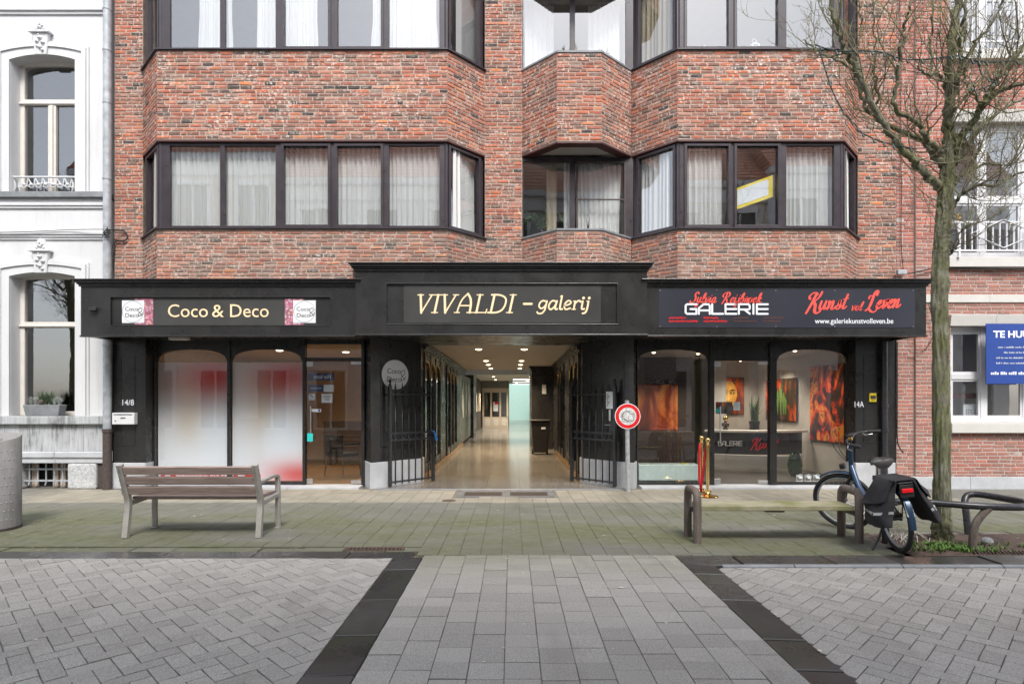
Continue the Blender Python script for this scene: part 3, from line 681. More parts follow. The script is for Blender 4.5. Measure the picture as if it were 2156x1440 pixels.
def brick_var(n, L, H, D=.09, jit=.0025):
    out = []
    for _ in range(n):
        a, h = L / 2, H / 2; v = []; c = .0065; fb = random.uniform(-.003, .003)
        for y, k in ((D, 0), (.004, 0), (0, c)):
            for sx, sz in ((-1, -1), (1, -1), (1, 1), (-1, 1)): v.append((sx * (a - k) + random.uniform(-jit, jit), y + (fb + random.uniform(-.0015, .0015) if y < .01 else 0), sz * (h - k) + random.uniform(-jit, jit)))
        f = [(8, 9, 10, 11)] + [(i, (i + 1) % 4, 4 + (i + 1) % 4, 4 + i) for i in range(4)] + [(4 + i, 4 + (i + 1) % 4, 8 + (i + 1) % 4, 8 + i) for i in range(4)]
        out.append(MB().add(v, f))
    return out
def lay(pc, p0, p1, z0, z1, L=.2035, H=.062, jx=.0175, jz=.0155, zmin_vis=0., holes=(), proud=0., bl=None, halfp=.08):
    """running bond on the vertical plane p0 -> p1; holes = (s0, s1, z0, z1)"""
    fr, tot = frame(p0, p1); o, u, n = fr; ang = math.atan2(u.y, u.x); bl = bl or L - jx; bh = H - jz
    k0 = int(math.floor(z0 / H)); k1 = int(math.ceil(z1 / H))
    for k in range(k0, k1):
        a, b = k * H + jz / 2, (k + 1) * H - jz / 2
        if a < z0 - .001 and b - z0 < .02: continue
        if b > z1 + .001 and z1 - a < .02: continue
        a, b = max(a, z0 + .002), min(b, z1 - .002); zc = (a + b) / 2
        cuts = [0.] ; x = (0 if k % 2 else -L / 2) + random.uniform(-.03, .03)
        while x < tot:
            if x > .045 and tot - x > .045: cuts.append(x)
            if random.random() < halfp and x > 0: x += L / 2
            else: x += L + random.uniform(-.008, .008)
        cuts.append(tot)
        for s0, s1 in zip(cuts[:-1], cuts[1:]):
            segs = [(s0 + (jx / 2 if s0 > 0 else .003), s1 - (jx / 2 if s1 < tot else .003))]
            for h in holes:
                if h[2] - .01 < zc < h[3] + .01:
                    ns = []
                    for q0, q1 in segs:
                        if q1 <= h[0] or q0 >= h[1]: ns.append((q0, q1)); continue
                        if q0 < h[0] - .02: ns.append((q0, h[0]))
                        if q1 > h[1] + .02: ns.append((h[1], q1))
                    segs = ns
            for q0, q1 in segs:
                if q1 - q0 < .02: continue
                sc_ = (q0 + q1) / 2; p = o + u * sc_ + n * (proud + random.gauss(0, .0012))
                m4 = Matrix.Translation((p.x, p.y, zc)) @ Matrix.Rotation(ang, 4, 'Z') @ Matrix.Rotation(random.gauss(0, .006), 4, 'Y') @ Matrix.Diagonal(((q1 - q0) / bl, 1, (b - a) / bh, 1))
                vis = 0
                if zc > zmin_vis and in_view(p.x, p.y, zc, 5):
                    tc = Vector((0, -CAM_D, EYE)) - Vector((p.x, p.y, zc)); dd = tc.length
                    vis = max(0, n.dot(tc) / dd) * (q1 - q0) / (p.y + CAM_D) ** 2
                pc.add(m4, vis)
pc = Pieces('brick', M['brick'], brick_wall, brick_var(48, .186, .0465, jit=.0036))
for s_ in strips: lay(pc, *s_, 2.62, ZTOP, zmin_vis=3.5)
for z0, z1 in ((ZA0, ZA1), (ZB0, ZB1), (ZC0, ZTOP)):
    for poly in (BAYL, BAYR, BALC):
        for a, b in zip(poly[:-1], poly[1:]): lay(pc, a, b, z0, z1, zmin_vis=3.5)
pc.finish('small_bricks')
# red-brown steel lintels below the bays, dark sill flashings above, balcony slabs and copings
def along(name, poly, t0, t1, z0, z1, m, parent, ext=0.):
    mb = MB()
    for i, (a, b) in enumerate(zip(poly[:-1], poly[1:])):
        fr, L = frame(a, b); mb.obox(fr, -.002 - (ext if i else 0), L + .002 + (ext if i < len(poly) - 2 else 0), t0 - .0007 * i, t1 - .0007 * i, z0 - .0007 * i, z1 + .0007 * i)
    return mb.build(name, m, parent)
for z in (ZB0, ZC0):
    for poly in (BAYL, BAYR, BALC): along('lintel', poly, -.17, -.004, z - .03, z - .001, M['lintel'], apt)
for z in (ZA1, ZB1):
    for poly in (BAYL, BAYR): along('sill', poly, -.16, .035, z + .001, z + .022, M['frame'], apt, .012)
    along('coping', BALC, -.19, .012, z + .002, z + .03, M['lead'], apt, .004)
for z in (ZA0, ZB0, ZC0):
    mb = MB().prism([BALC[0], BALC[1], BALC[2], BALC[3]], z + .002, z + .16).xform(lambda p: Vector((1.118 + (p.x - 1.118) * .9, p.y * .78, p.z))); mb.build('balcony_slab', M['wallpale'], apt)
# floors, back and roof so that rooms are closed
for z in (2.62, 5.62, 8.52):
    for poly, nm in ((BAYL, 'floor_slab'), (BAYR, 'floor_slab')):
        MB().prism([(p[0], p[1] + .2) for p in poly] , z, z + .13).build(nm, M['wallpale'], apt)
    MB().box(XL + .02, XR - .02, .2, 10.4, z + .003, z + .127).build('floor_slab', M['wallpale'], apt)
mb = MB().box(XL, XR, 10.4, 10.6, 2.7, ZTOP); mb.box(XL, XL + .15, .2, 10.39, 2.75, ZTOP); mb.box(XR - .15, XR, .2, 10.39, 2.75, ZTOP); mb.box(-.36, .06, .2, 4.99, 2.75, ZTOP - .01); mb.box(XL + .151, XR - .151, 5., 5.1, 2.75, ZTOP - .01)
mb.box(1.98, 2.12, .2, 4.99, 2.75, ZTOP - .01)
mb.build('inner_wall', M['wallpale'], apt)
MB().prism([(XL, .15), BAYL[1], BAYL[2], (-.4, .1), (.15, .1), BALC[1], BALC[2], (2.067, -.02), BAYR[1], BAYR[2], (XR, .15), (XR, 10.6), (XL, 10.6)], ZTOP + .001, ZTOP + .15).build('roof', M['lead'], apt)
# bay windows: aluminium frame, sashes and panes
def bay_window(p0, p1, z0, z1, posts, sash=(), fw=.05, inset=.05, blind=None):
    """posts = list of glass spans (s0, s1); everything between is frame"""
    fr, L = frame(p0, p1); mb = MB(); d0, d1 = -inset - .07, -inset
    e = [0] + [q for g in posts for q in g] + [L]
    for a, b in zip(e[::2], e[1::2]):
        if b - a > .003: mb.obox(fr, a, b, d0, d1, z0, z1)
    for g in posts:
        mb.obox(fr, g[0], g[1], d0, d1 - .002, z0, z0 + fw); mb.obox(fr, g[0], g[1], d0, d1 - .002, z1 - fw, z1)
    w = mb.build('bay_window', M['frame'], apt, bevel=.004)
    for i, g in enumerate(posts):
        if i in sash:
            s_ = MB(); k = .045
            s_.obox(fr, g[0] - k, g[0], d1 + .001, d1 + .022, z0 + .02, z1 - .02); s_.obox(fr, g[1], g[1] + k, d1 + .001, d1 + .022, z0 + .02, z1 - .02)
            s_.obox(fr, g[0] - .001, g[1] + .001, d1 + .001, d1 + .021, z0 + .02, z0 + fw + .012); s_.obox(fr, g[0] - .001, g[1] + .001, d1 + .001, d1 + .021, z1 - fw - .012, z1 - .02)
            s_.obox(fr, g[0] - k, g[1] + k, d1 + .022, d1 + .036, z0 + .012, z0 + .03)
            s_.build('sash', M['frame'], w, bevel=.003)
        MB().obox(fr, g[0] - .004, g[1] + .004, d0 + .03, d0 + .038, z0 + fw - .004, z1 - fw + .004).build('pane', M['glass'], w)
    return w
def gx(pairs, poly): return [(wx(a, BD + .05) - poly[1][0], wx(b, BD + .05) - poly[1][0]) for a, b in pairs]
PL = gx([(357, 463), (473, 580), (598, 691), (710, 802), (819, 925)], BAYL); PR = gx([(1446, 1533), (1551, 1637), (1656, 1756)], BAYR)
for z0, z1 in ((ZA1 + .022, ZB0 - .03), (ZB1 + .022, ZC0 - .03)):
    bay_window(BAYL[1], BAYL[2], z0, z1, PL, (2, 3)); bay_window(BAYR[1], BAYR[2], z0, z1, PR, (0, 1))
    for poly, q in ((BAYL, 0), (BAYL, 2), (BAYR, 0), (BAYR, 2)):
        fr, L = frame(poly[q], poly[q + 1]); bay_window(poly[q], poly[q + 1], z0, z1, [(.11, L - .11)], (0,))
    # balcony door
    bx0, bx1 = wx(1102), wx(1318); mid0, mid1 = wx(1200), wx(1211)
    mb = MB(); zz0 = z0 - 1.5 if z0 < 5 else z0 - 1.2
    for a, b in ((.16, bx0), (mid0, mid1), (bx1, 2.1)): mb.box(a, b, .02, .09, zz0, z1 - .0)
    mb.box(bx0, bx1, .022, .088, zz0, zz0 + .08); mb.box(bx0, bx1, .022, .088, z1 - .07, z1)
    w = mb.build('balcony_door', M['frame'], apt, bevel=.004)
    for a, b in ((bx0, mid0), (mid1, bx1)): MB().box(a - .003, b + .003, .05, .058, zz0 + .07, z1 - .06).build('pane', M['shopglass'] if z0 < 5 else M['glass'], w)
    if z0 < 5:
        s_ = MB(); s_.box(mid1 + .02, mid1 + .05, -.005, .018, zz0 + .02, z1 - .08); s_.box(bx1 - .03, bx1, -.005, .018, zz0 + .02, z1 - .08); s_.box(mid1 + .051, bx1 - .031, -.004, .017, z1 - .11, z1 - .08); s_.box(mid1 + .051, bx1 - .031, -.004, .017, 4.98, 5.0)
        s_.build('screen_frame', M['castiron'], w)
# ---- curtains: pleated cloth
def curtain(p0, p1, z0, z1, m, label, group=None, amp=.028, pitch=.085, gather=0., cat='curtain', name='curtain'):
    fr, L = frame(p0, p1); mb = MB(); n = int(L / pitch * 6); rows = 5; ph = random.random() * 6
    for j in range(rows + 1):
        for i in range(n + 1):
            s_ = i / n * L; zt = j / rows; g = 1 - gather * math.sin(math.pi * zt) ** 2
            ss = L / 2 + (s_ - L / 2) * g + .012 * math.sin(s_ * 17 + ph)
            t_ = amp * (math.sin(s_ / pitch * 2 * math.pi + .9 * math.sin(s_ * 5 + ph)) + .4 * math.sin(s_ * 23 + ph)) * (.7 + .3 * (1 - zt))
            q = fr[0] + fr[1] * ss + fr[2] * t_; mb.v.append((q.x, q.y, z0 + (z1 - z0) * zt))
    for j in range(rows):
        for i in range(n): a = j * (n + 1) + i; mb.f.append((a, a + 1, a + n + 2, a + n + 1))
    o = mb.build(name, M[m], None, smooth=True); return tag(o, label, cat, group)
cy = BD + .19
z0a, z1a, z0b, z1b = 4.36, 5.7, 7.26, 8.62
curtain((-5.72, cy), (-1.1, cy), z0a, z1a, 'curtain', 'long white sheer curtain across the wide bay window above the florist sign', None)
curtain((-.95, cy - .0), (-.66, -.0 + .17), z0a, z1a, 'curtain', 'white curtain in angled bay window beside the brick pier, below upper bay')
curtain((-6.24, .2), (-5.9, cy + .02), z0a, z1a, 'blind', 'grey blind in angled window pane beside the zinc downpipe, lower bay', cat='blind', name='window_blind')
curtain((-6.25, .17), (-5.92, cy), z0b, z1b, 'blind', 'flat grey blind in angled window pane beside the zinc downpipe, upper bay', amp=.002, cat='blind', name='window_blind')
curtain((-.92, cy), (-.62, .17), z0b, z1b, 'blind', 'flat grey screen in the upper angled bay window beside the brick pier', amp=.002, cat='blind', name='window_blind')
for k, (a, b) in enumerate(((418, 492), (540, 588), (597, 672), (780, 925))):
    curtain((wx(a, cy), cy), (wx(b, cy), cy), z0b, z1b, 'curtain', 'gathered white curtain panel hanging in the upper wide bay above the florist', 'curtain panels in the upper left bay', gather=.08)
for a, b, nm in ((1448, 1520, 'white sheer curtain panel beside the yellow framed poster, corner side'), (1650, 1768, 'white sheer curtain filling the bay pane beside the tree, lower bay')):
    curtain((wx(a, cy), cy), (wx(b, cy), cy), z0a, z1a, 'curtain', nm)
curtain((2.2, .1), (2.62, cy + .03), z0a, z1a, 'curtain', 'white curtain in the angled pane between balcony and yellow poster window')
curtain((2.2, .1), (2.62, cy + .03), z0b, z1b, 'drape', 'beige drape in the upper angled pane beside the planted balcony')
curtain((5.52, cy + .02), (5.85, .1), z0a, z1a, 'curtain', 'white curtain in the angled pane nearest the red brick house')
for a, b, c_ in ((1145, 1168, 'drape'), (1182, 1200, 'curtain'), (1212, 1318, 'curtain')):
    pass
curtain((.62, .2), (.78, .2), 3.3, z1a, 'drape', 'narrow beige drape behind the plain balcony glass beside the palm')
curtain((.92, .17), (1.03, .17), 3.3, z1a, 'curtain', 'narrow white curtain at the middle of the lower balcony door')
curtain((1.1, .17), (1.9, .17), 3.3, z1a, 'curtain', 'white curtain behind the screened half of the lower balcony door', gather=.1)
curtain((.22, .3), (.75, .3), 6.1, z1b, 'curtain', 'white curtain behind upper balcony door on the brick pier side')
curtain((1.35, .3), (1.92, .3), 6.1, z1b, 'curtain', 'white curtain behind upper balcony door on the bay side')
# yellow-edged poster in the bay window, tilted
fr_, _ = frame((wx(1551, BD + .1), BD + .16), (wx(1637, BD + .1), BD + .16))
po = empty('window_poster', 'tilted white poster with yellow border inside the first floor bay window', 'poster', (wx(1594, BD), BD + .16, 4.93))
MB().plate([(-.36, -.29), (.33, -.05), (.33, .31), (-.36, .06)], 0, .004).build('poster_sheet', M['yellow'], po)
MB().plate([(-.26, -.2), (.25, -.02), (.25, .24), (-.26, .055)], -.003, -.001).build('white_panel', M['paper'], po)
# small things on the upper sills
lan = empty('lantern', 'small white lantern on the upper bay sill beside the tree', 'lantern', (wx(1590, BD + .2), BD + .24, ZB1 + .07))
MB().box(-.07, .07, -.07, .07, 0, .02).build('base', M['paper'], lan)
mb = MB()
for a in (-1, 1):
    for b in (-1, 1): mb.box(a * .055 - .008, a * .055 + .008, b * .055 - .008, b * .055 + .008, .021, .13)
mb.build('cage', M['paper'], lan)
MB().lathe([(.085, .131), (.085, .145), (.03, .18), (.012, .19)], (0, 0, 0), 12).build('roof', M['paper'], lan)
MB().tube([(.035 * math.cos(a), 0, .225 + .035 * math.sin(a)) for a in [i * .524 for i in range(12)]], .004, 6, closed=True).build('ring', M['paper'], lan)
mb = MB().lathe([(.05, 0), (.06, .05), (.03, .09), (.015, .12), (.02, .14)], (wx(1485, BD + .2), BD + .24, ZB1 + .07), 14)
tag(mb.build('ornament', M['paper'], smooth=True), 'little white bell shaped ornament on the upper bay sill', 'ornament')
def tuft(mb, c, n, h, sp, w=.006):
    for _ in range(n):
        a = random.random() * 6.28; L = h * random.uniform(.5, 1.1); dx, dy = math.cos(a) * sp * random.random(), math.sin(a) * sp * random.random(); b = len(mb.v)
        px, py = -math.sin(a) * w, math.cos(a) * w
        mb.v += [(c[0] + px, c[1] + py, c[2]), (c[0] - px, c[1] - py, c[2]), (c[0] + dx * .5 - px * .7, c[1] + dy * .5 - py * .7, c[2] + L * .6), (c[0] + dx * .5 + px * .7, c[1] + dy * .5 + py * .7, c[2] + L * .6), (c[0] + dx * 1.3, c[1] + dy * 1.3, c[2] + L)]
        mb.f += [(b, b + 1, b + 2, b + 3), (b + 3, b + 2, b + 4)]
for px, lab, h, m, n in ((1188, 'wispy grass tuft growing behind the upper balcony parapet', .17, 'grass', 26), (1214, 'dry brown sprig growing behind the upper balcony parapet', .22, 'drape', 8), (1262, 'small green sprig at the bend of the upper balcony parapet', .12, 'conifer', 22), (1278, 'small dark sprig on the slanting side of the upper balcony parapet', .09, 'conifer', 16)):
    mb = MB(); tuft(mb, (wx(px, KD + .1), KD + .14, ZB1 + .02), n, h, .12)
    tag(mb.build('balcony_plant', M[m]), lab, 'plant')
mb = MB(); tuft(mb, (wx(1238, KD + .3), KD + .3, ZA1 - .05), 14, .38, .05, .012); tag(mb.build('balcony_plant', M['castiron']), 'two dead brown stalks behind the lower balcony parapet', 'plant')
palm = empty('palm_plant', 'green palm plant behind the lower balcony door', 'plant', (wx(1140, .3), .3, 4.25))
MB().tube([(0, 0, -1.5), (.01, 0, .3)], .03, 8).build('trunk', M['castiron'], palm)
mb = MB()
for k in range(15):
    a = k * 2.4; L = random.uniform(.4, .62); pts = spline([(0, 0, .28), (math.cos(a) * L * .5, math.sin(a) * L * .25, .5 + .15 * random.random()), (math.cos(a) * L, math.sin(a) * L * .4, .12 + .2 * random.random())], 9)
    for i, p in enumerate(pts[2:]):
        w = .09 * (1 - i / 18.); d = (pts[min(i + 3, len(pts) - 1)] - p); sd = Vector((-d.z, .3, d.x)).normalized()
        for sg in (1, -1): b = len(mb.v); q = p + sd * w * sg + d * .8 + Vector((0, 0, -.03)); mb.v += [tuple(p), tuple(p + d * .5), tuple(q)]; mb.f.append((b, b + 1, b + 2))
mb.build('frond', M['palm'], palm)
# ---------------------------------------------------------------- black shopfront (part of the building)
FY, FC, GY = -.79, -.85, .28
def fascia(x0, x1, y, z0, z1, recess, cz):
    """board with a sunk panel; recess = (x0, x1, z0, z1) or None; cornice of stepped mouldings on top"""
    mb = MB(); th = .08
    if recess:
        a, b, c, d = recess
        mb.box(x0, x1, y, y + th, z0, c); mb.box(x0, x1, y, y + th, d, z1); mb.box(x0, a, y, y + th, c, d); mb.box(b, x1, y, y + th, c, d); mb.box(a, b, y + .028, y + th, c, d)
    else: mb.box(x0, x1, y, y + th, z0, z1)
    f = mb.build('fascia', M['black'], apt)
    if recess:
        e = MB(); w = .014
        e.box(a - w, b + w, y - .006, y, c - w, c); e.box(a - w, b + w, y - .006, y, d, d + w); e.box(a - w, a, y - .006, y, c, d); e.box(b, b + w, y - .006, y, c, d)
        e.build('panel_moulding', M['black'], f, bevel=.004)
    c_ = MB()
    for a0, a1, ov in ((z1 + .001, z1 + .03 * cz, .025), (z1 + .03 * cz + .001, z1 + .055 * cz, .045), (z1 + .055 * cz + .001, z1 + .09 * cz, .07), (z1 + .09 * cz + .001, z1 + .11 * cz, .095)):
        c_.box(x0 - ov, x1 + ov, y - ov, -.03 if y == FY else -.6, a0, a1)
    c_.build('cornice', M['black'], f, bevel=.006)
    MB().box(x0 - .012, x1 + .012, y - .018, y + .06, z0 - .012, z0 + .014).build('drip_moulding', M['black'], f, bevel=.005)
    return f
ZF0, ZF1 = 2.545, 3.335
fl = fascia(-6.87, -2.482, FY, ZF0, ZF1, (wx(233, FY), wx(695, FY), wz(685, FY), wz(626, FY)), 1.)
fr2 = fascia(2.142, 6.60, FY, ZF0, ZF1, None, 1.)
fc = fascia(-2.478, 2.138, FC, 2.558, 3.565, (wx(814, FC), wx(1299, FC), wz(682, FC), wz(598, FC)), 1.15)
mb = MB().box(-6.866, -6.79, FY + .081, -.02, ZF0 + .003, ZF1 - .003); mb.box(6.52, 6.596, FY + .081, -.02, ZF0 + .003, ZF1 - .003); mb.build('fascia_return', M['black'], apt)
mb = MB().box(-6.78, -2.40, FY + .082, .33, 2.585, 2.615); mb.box(2.06, 6.51, FY + .082, .33, 2.585, 2.615); mb.box(-2.399, 2.059, FC + .082, 1.13, 2.582, 2.612); mb.build('soffit', M['black'], apt)
# pilasters with sunk panels and pale stone feet
def pilaster(x0, x1, px0, px1, pz0, pz1, side):
    p = MB().box(x0, x1, 0, .3, .452, 2.583).build('pilaster', M['black'], apt, bevel=.004)
    e = MB(); w = .012
    for a, b, c, d in ((px0, px1, pz0 - w, pz0), (px0, px1, pz1, pz1 + w), (px0 - w, px0, pz0 - w, pz1 + w), (px1, px1 + w, pz0 - w, pz1 + w)): e.box(a, b, -.007, -.0005, c, d)
    e.build('panel_moulding', M['black'], p, bevel=.003)
    MB().box(x0 - .004, x1 + .004, -.016, .31, 0.002, .45).build('stone_foot', M['bluestone'], p, bevel=.008)
pilaster(-6.9, -6.325, wx(256), wx(283), wz(937), wz(753), 0)
pilaster(5.93, 6.61, wx(1820), wx(1856), wz(930), wz(750), 0)
# splayed panels beside the passage
PLc, PLi, PRc, PRi = (-2.41, -.11), (-1.68, .72), (2.08, -.11), (1.30, .72)
for c, i, back in ((PLc, PLi, (-2.60, GY)), (PRc, PRi, (2.21, GY))):
    a, b = (c, i) if c[0] < 0 else (i, c)
    fr, L = frame(a, b); inner = (i[0] + (-.2 if c[0] < 0 else .2), i[1] + .3)
    pts = [c, i, (i[0], i[1] + .3), (back[0], i[1] + .3), back] if c[0] < 0 else [c, back, (back[0], i[1] + .3), (i[0], i[1] + .3), i]
    p = MB().prism(pts, .46, 2.58).build('splayed_panel', M['black'], apt)
    e = MB(); w = .014
    for s0, s1, z0, z1 in ((.2, L - .2, 2.2, 2.2 + w), (.2, L - .2, .72, .72 + w), (.2, .2 + w, .72 + w, 2.2), (L - .2 - w, L - .2, .72 + w, 2.2)): e.obox(fr, s0, s1, .0005, .008, z0, z1)
    e.build('panel_moulding', M['black'], p)
    cx = sum(q[0] for q in pts) / len(pts); cyy = sum(q[1] for q in pts) / len(pts)
    MB().prism([(cx + (q[0] - cx) * 1.03, cyy + (q[1] - cyy) * 1.03) for q in pts], .002, .458).build('stone_foot', M['bluestone'], p, bevel=.008)
# thresholds
for a, b in ((-6.32, -2.63), (2.23, 5.925)):
    n = 3
    for k in range(n): MB().box(a + (b - a) * k / n + .002, a + (b - a) * (k + 1) / n - .002, -.05, .36, -.04, .034).build('threshold_stone', M['bluestone'], apt, bevel=.006)
MB().box(-2.3, 2.0, -.17, -.035, -.04, .008).build('threshold_stone', M['lead'], apt)
# shop windows
def arch_plate(x0, x1, zs, zc, zt, y0, y1, n=28, p=2.4):
    mb = MB(); X = [x0 + (x1 - x0) * i / n for i in range(n + 1)]
    Z = [zs + (zc - zs) * max(0., 1 - abs(2 * i / n - 1) ** p) ** (1 / p) for i in range(n + 1)]
    for i in range(n + 1): mb.v += [(X[i], y0, Z[i]), (X[i], y0, zt), (X[i], y1, Z[i]), (X[i], y1, zt)]
    for i in range(n):
        a, b = 4 * i, 4 * i + 4
        mb.f += [(a, b, b + 1, a + 1), (a + 2, a + 3, b + 3, b + 2), (a, a + 2, b + 2, b)]
    return mb
G0 = GY - .03
def shop_window(x0, x1, zb=.036, zs=2.2, zc=2.425):
    mb = MB().box(x0, x1, G0 + .005, G0 + .055, zb, zb + .05)
    w = mb.build('shop_window', M['black'], apt)
    arch_plate(x0 + .001, x1 - .001, zs, zc, 2.584, G0 - .005, G0 + .05).build('arched_head', M['black'], w)
    MB().box(x0 - .003, x1 + .003, GY + .0, GY + .008, zb + .051, 2.57).build('pane', M['shopglass'], w)
    return w
shop_window(-6.295, -5.03); shop_window(-4.975, -3.70); shop_window(2.225, 3.485); shop_window(4.675, 5.925)
for a, b in ((-6.324, -6.297), (-5.028, -4.977), (-3.698, -3.652), (-2.66, -2.603), (2.2, 2.223), (3.487, 3.572), (4.55, 4.673)): MB().box(a, b, G0 - .03, G0 + .09, .035, 2.5835).build('window_post', M['black'], apt, bevel=.004)
def shop_door(x0, x1, zt, solid_transom):
    d = empty('shop_door', parent=apt, loc=((x0 + x1) / 2, GY, 0)); w = (x1 - x0) / 2
    MB().box(-w, w, -.03, .03, zt, zt + .055).build('transom', M['black'], d)
    MB().box(-w, w, -.03, .03, 2.52, 2.583).build('head', M['black'], d)
    if solid_transom: MB().box(-w, w, -.015, .01, zt + .056, 2.519).build('transom_panel', M['black'], d)
    else: MB().box(-w, w, -.002, .006, zt + .056, 2.519).build('transom_pane', M['shopglass'], d)
    MB().box(-w + .008, w - .008, -.005, .005, .06, zt - .008).build('door_pane', M['shopglass'], d)
    for a, b, c, e_ in ((-w + .009, -w + .12, zt - .1, zt - .01), (w - .19, w - .009, zt - .06, zt - .01), (-w + .009, -w + .12, .055, .14), (w - .19, w - .009, .055, .11)): MB().box(a, b, -.014, .014, c, e_).build('glass_clamp', M['steel'], d, bevel=.003)
    hx = -w + .1; mb = MB().tube([(hx, -.06, .78), (hx, -.06, 1.42)], .012, 10)
    for z in (.85, 1.35): mb.tube([(hx, -.06, z), (hx, -.01, z)], .008, 8)
    mb.build('handle', M['steel'], d, smooth=True); return d
dL = shop_door(-3.65, -2.662, wz(760, GY), False); dR = shop_door(3.574, 4.548, wz(760, GY), True)
# house numbers
text('house_number', '14/8', wx(270), -.0, wz(847), .2, .1, M['wletter'], apt, bold=.004); text('house_number', '14A', wx(1809), 0, wz(851), .16, .1, M['wletter'], apt, bold=.004)
# small lamp under the soffit and camera box on the fascia
mb = MB().box(wx(358, -.35), wx(396, -.35), -.4, -.28, 2.53, 2.584); tag(mb.build('soffit_lamp', M['cream'], bevel=.006), 'small cream lamp fixed under the shop canopy above the poster windows', 'lamp')
cb = empty('security_camera', 'small black box camera on the black fascia beside the florist sign', 'camera', (wx(201, FY), FY, wz(652, FY)))
MB().box(-.03, .06, -.005, -.0005, -.04, .04).build('base_plate', M['blackm'], cb); MB().box(-.07, .05, -.07, -.006, -.028, .03).build('housing', M['plastic'], cb, bevel=.008)
# ---------------------------------------------------------------- signs
def board(name, label, x0, x1, z0, z1, y, th, m): 
    r = empty(name, label, 'sign', ((x0 + x1) / 2, y, z0)); MB().box(-(x1 - x0) / 2, (x1 - x0) / 2, -th, -.0005, 0, z1 - z0).build('board', m, r); return r
t = NT('grey_sign_gloss'); t.color(t.ramp(t.noise(1.3, 3), [(.35, (.045, .045, .043)), (.65, (.06, .06, .057))])).set(.22); M['gsign'] = t.m
t = NT('black_sign_gloss'); t.color((.03, .032, .043)).set(.16, 0, .9); M['bsign'] = t.m
yC = FC + .028; yS = FY + .028
vs = board('passage_sign', 'grey sign over the passage with slanted cream serif lettering', wx(850, yC), wx(1265, yC), wz(680, yC), wz(600, yC), yC, .004, M['gsign'])
def rel(o): return lambda px, py, y: (wx(px, y) - o.location.x, wz(py, y) - o.location.z)
r_ = rel(vs); a = r_(873, 659.5, yC); b = r_(1089, 620, yC)
serif_text('lettering', 'VIVALDI', a[0], b[0] - .06, a[1], b[1] - a[1], -.004, M['cletter'], vs, slant=.22)
a = r_(1103, 657, yC); b = r_(1122, 640, yC); strokes('dash', [[(0, 0), (1, .0)]], lambda x, z: (a[0] + x * (b[0] - a[0] - .02), r_(0, 640, yC)[1]), .035, -.004, M['cletter'], vs)
a = r_(1131, 652.5, yC); b = r_(1246, 624, yC); serif_text('lettering', 'galerij', a[0], b[0] - .035, a[1], (b[1] - a[1]) * 1.02, -.004, M['cletter'], vs, slant=.2, w=.13)
cs = board('florist_sign', 'grey sign panel reading in cream round letters between two flower prints', wx(257, yS), wx(667, yS), wz(684.5, yS), wz(627, yS), yS, .003, M['gsign'])
r_ = rel(cs); a = r_(354, 667, yS); b = r_(566, 641, yS); 
for w_, p0, p1, q0, q1 in (('Coco', 354, 438, 641, 668), ('&', 447, 471.5, 642, 668), ('Deco', 485, 566, 641, 668)): a = r_(p0, q1, yS); b = r_(p1, q0, yS); text('lettering', w_, (a[0] + b[0]) / 2, -.004, (a[1] + b[1]) / 2, b[0] - a[0], b[1] - a[1], M['cletter'], cs)
for (f0, f1), (w0, w1) in (((284, 323), (258, 304)), ((600, 640), (618, 665))):
    a = r_(f0, 684, yS); b = r_(f1, 629, yS); MB().box(a[0], b[0], -.007, -.0035, a[1], b[1]).build('flower_print', M['flower'], cs)
    a = r_(w0, 680, yS); b = r_(w1, 633, yS); MB().box(a[0], b[0], -.012, -.008, a[1], b[1]).build('logo_card', M['paper'], cs); coco_logo((a[0] + b[0]) / 2, -.012, (a[1] + b[1]) / 2, (b[1] - a[1]) / 2, cs)
gs = board('gallery_sign', 'glossy black sign board with coral script and white block letters', wx(1386, FY), wx(1926, FY), wz(690, FY), wz(608.5, FY), FY, .006, M['bsign'])
r_ = rel(gs); P = lambda px, py: r_(px, py, FY)
script_text('script_lettering', 'Sylvia', P(1452, 0)[0], P(1507, 0)[0], P(0, 638)[1], .095, -.0065, M['coral'], gs, w=.27, slant=.3)
script_text('script_lettering', 'Reijbroek', P(1518, 0)[0], P(1602, 0)[0], P(0, 638)[1], .095, -.0065, M['coral'], gs, w=.27, slant=.3)
tech_text('block_lettering', 'GALERIE', P(1443, 0)[0], P(1616, 0)[0], P(0, 661)[1], .152, -.0065, M['wletter'], gs, w=.2)
script_text('script_lettering', 'Kunst', P(1696, 0)[0], P(1780, 0)[0], P(0, 654)[1], .15, -.0065, M['coral'], gs, w=.3, slant=.28, rise=.03)
script_text('script_lettering', 'vol', P(1790, 0)[0], P(1813, 0)[0], P(0, 654)[1], .085, -.0065, M['coral'], gs, w=.25, slant=.3)
script_text('script_lettering', 'Leven', P(1821, 0)[0], P(1893, 0)[0], P(0, 653)[1], .15, -.0065, M['coral'], gs, w=.3, slant=.28, rise=.045)
a = P(1715, 684.5); b = P(1880, 671); text('web_address', 'www.galeriekunstvolleven.be', (a[0] + b[0]) / 2, -.0065, (a[1] + b[1]) / 2, b[0] - a[0], (b[1] - a[1]) * 1.05, M['wletter'], gs, bold=.004)
for k, (x0, x1, x2) in enumerate(((1408, 1444, 1469), (1481, 1512, 1531), (1544, 1577, 1594), (1607, 1650, 1643))):   # illegible small red print
    mb = MB()
    for py, xe in ((669.5, x1), (676.5, x2)):
        q = x0
        while q < xe: w_ = random.uniform(1.2, 3.2); a = P(q, py + random.uniform(1, 2.2)); b = P(min(q + w_, xe), py - random.uniform(1, 2.4)); mb.box(a[0], b[0], -.0085, -.0067, a[1], b[1]); q += w_ + .5
    tag(mb.build('small_print', M['red'] if k < 2 else M['lintel'], gs), kind='stuff')
